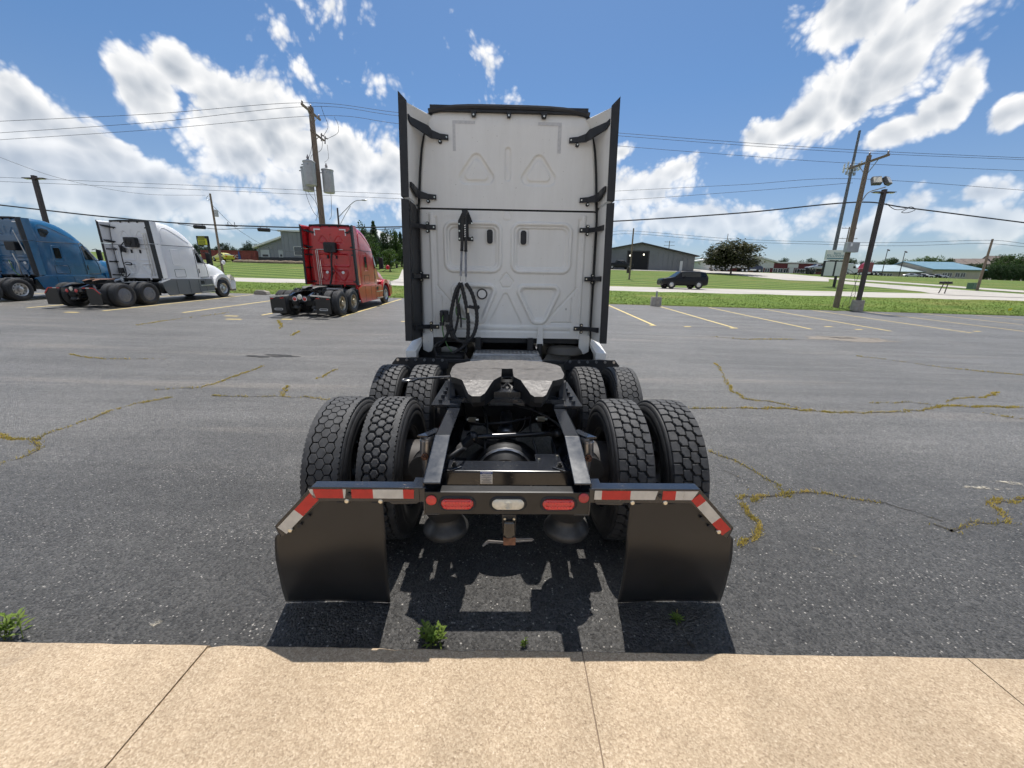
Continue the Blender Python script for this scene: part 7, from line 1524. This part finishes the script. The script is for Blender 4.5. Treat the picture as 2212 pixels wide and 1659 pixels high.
for i, (px, t, w, Y, kd, lf, lab) in enumerate(((797,498,60,66,'round','green','bright leafy tree right of the red truck cab'),(812,475,34,74,'cone','conifer','pointed pine right behind the red truck cab'),(838,490,40,70,'round','dark','dark tree between the pine and the white truck'),(857,487,36,72,'round','green','tall tree closest to the left edge of the big white cab'),(785,476,44,80,'round','dark','dark treetop just above the red cab roof'),(842,535,46,62,'round','bright','low bright bush-like tree under the pine'),(868,500,30,76,'cone','conifer','second pine half hidden by the big white cab'),(886,510,40,76,'round','dark','dark tree behind the left edge of the big white cab'))):
    tree_px(lab, px, 578, t, w, Y, kind=kd, var=(i % 2 if kd == 'cone' else i % 3), leaf=lf, trunk=.04, name='pine_tree' if kd == 'cone' else 'tree', grp='trees right of the red truck')
for i in range(12):
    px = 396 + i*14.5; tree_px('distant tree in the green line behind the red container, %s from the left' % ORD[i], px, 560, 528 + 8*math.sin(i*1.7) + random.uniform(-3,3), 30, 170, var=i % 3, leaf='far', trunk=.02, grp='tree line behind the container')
for i in range(9):
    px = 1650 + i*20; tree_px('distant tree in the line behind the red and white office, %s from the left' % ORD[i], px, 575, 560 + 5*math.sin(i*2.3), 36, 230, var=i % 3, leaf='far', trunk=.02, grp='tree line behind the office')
for i, (px, t, w, lf) in enumerate(((1770,566,44,'dark'),(1800,560,40,'dark'),(1836,556,36,'dark'),(1858,560,30,'far'),(1880,562,30,'far'),(1905,558,46,'green'),(1925,552,40,'dark'),(1950,560,36,'green'),(1975,556,50,'bright'),(2000,549,56,'bright'),(2020,552,44,'bright'),(2042,556,36,'dark'),(2066,566,30,'dark'),(2120,566,26,'green'),(2150,548,46,'dark'),(2172,544,52,'green'),(2198,546,50,'green'),(2215,558,36,'green'))):
    tree_px(['leafy tree in the row behind the blue-roofed building, %s from the left' % ORD[min(i, 13)], 'leafy tree near the houses on the right hillside, %s from the left' % ORD[max(0, i-13)]][px > 2090], px, 588, t - 1, w, 185 + (i % 3)*10, var=i % 3, leaf=lf, trunk=.04, grp=['trees behind the blue-roofed building', 'trees by the hillside houses'][px > 2090])
for i in range(11):
    px = 2078 + i*14.5; tree_px('dark rounded evergreen in the row below the hillside houses, %s from the left' % ORD[i], px, 588, 568 + random.uniform(-2.5, 2), 24, 172, var=i % 3, leaf='conifer', trunk=.02, name='evergreen', grp='evergreen row')
for i, (px, w, lab) in enumerate(((2085,34,'leftmost brown-roofed house on the right hillside'),(2112,40,'brown-roofed house second from left on the hillside'),(2140,44,'brown-roofed house in the middle of the hillside row'),(2172,52,'tall brown-roofed house second from right on the hillside'),(2206,48,'brown-roofed house at the right picture edge'))):
    Y = 225; a = at(px - w/2, 574, Y); b_ = at(px + w/2, 574, Y); zt = at(px, 560 - (6 if i == 3 else 0), Y + 5).z; ze = at(px, 570, Y).z; r = thing('house', lab, 'house', (0, Y, 0), 0, 'hillside houses')
    gable(r, a.x, b_.x, 0, 9, ze, 0, zt, mat('house_wall', (.35,.31,.28), .8), SHING, .6, z0=ze-4, ridge='x'); q = at(px, 572, Y); window(r, q.x-.7, q.x+.7, ze-1.9, ze-.6, 0)

# ================================================================== grass tufts along the verge
n = 26000
gx = rng.uniform(-42, 60, n); gy = YE + .02 + rng.random(n)**1.6*8.8
gv, gf = [], []
for x, y in zip(gx.tolist(), gy.tolist()):
    z = verge_z(x, y) - .01; k = len(gv)
    for q in range(2):
        a = random.uniform(0, 3.14); w = random.uniform(.015, .035); h = random.uniform(.025, .07); dx, dy = math.cos(a)*w, math.sin(a)*w; lx, ly = random.uniform(-.06,.06), random.uniform(-.06,.06); k = len(gv)
        gv += [(x-dx,y-dy,z),(x+dx,y+dy,z),(x+lx,y+ly,z+h)]; gf.append((k,k+1,k+2))
me = bpy.data.meshes.new('verge_tufts'); me.from_pydata(gv, [], gf); me.materials.append(GRASS); o = bpy.data.objects.new('verge_tufts', me); COL.objects.link(o); o['kind'] = 'stuff'; tag(o, 'short grass growing on the verge beyond the parking lot', 'grass')
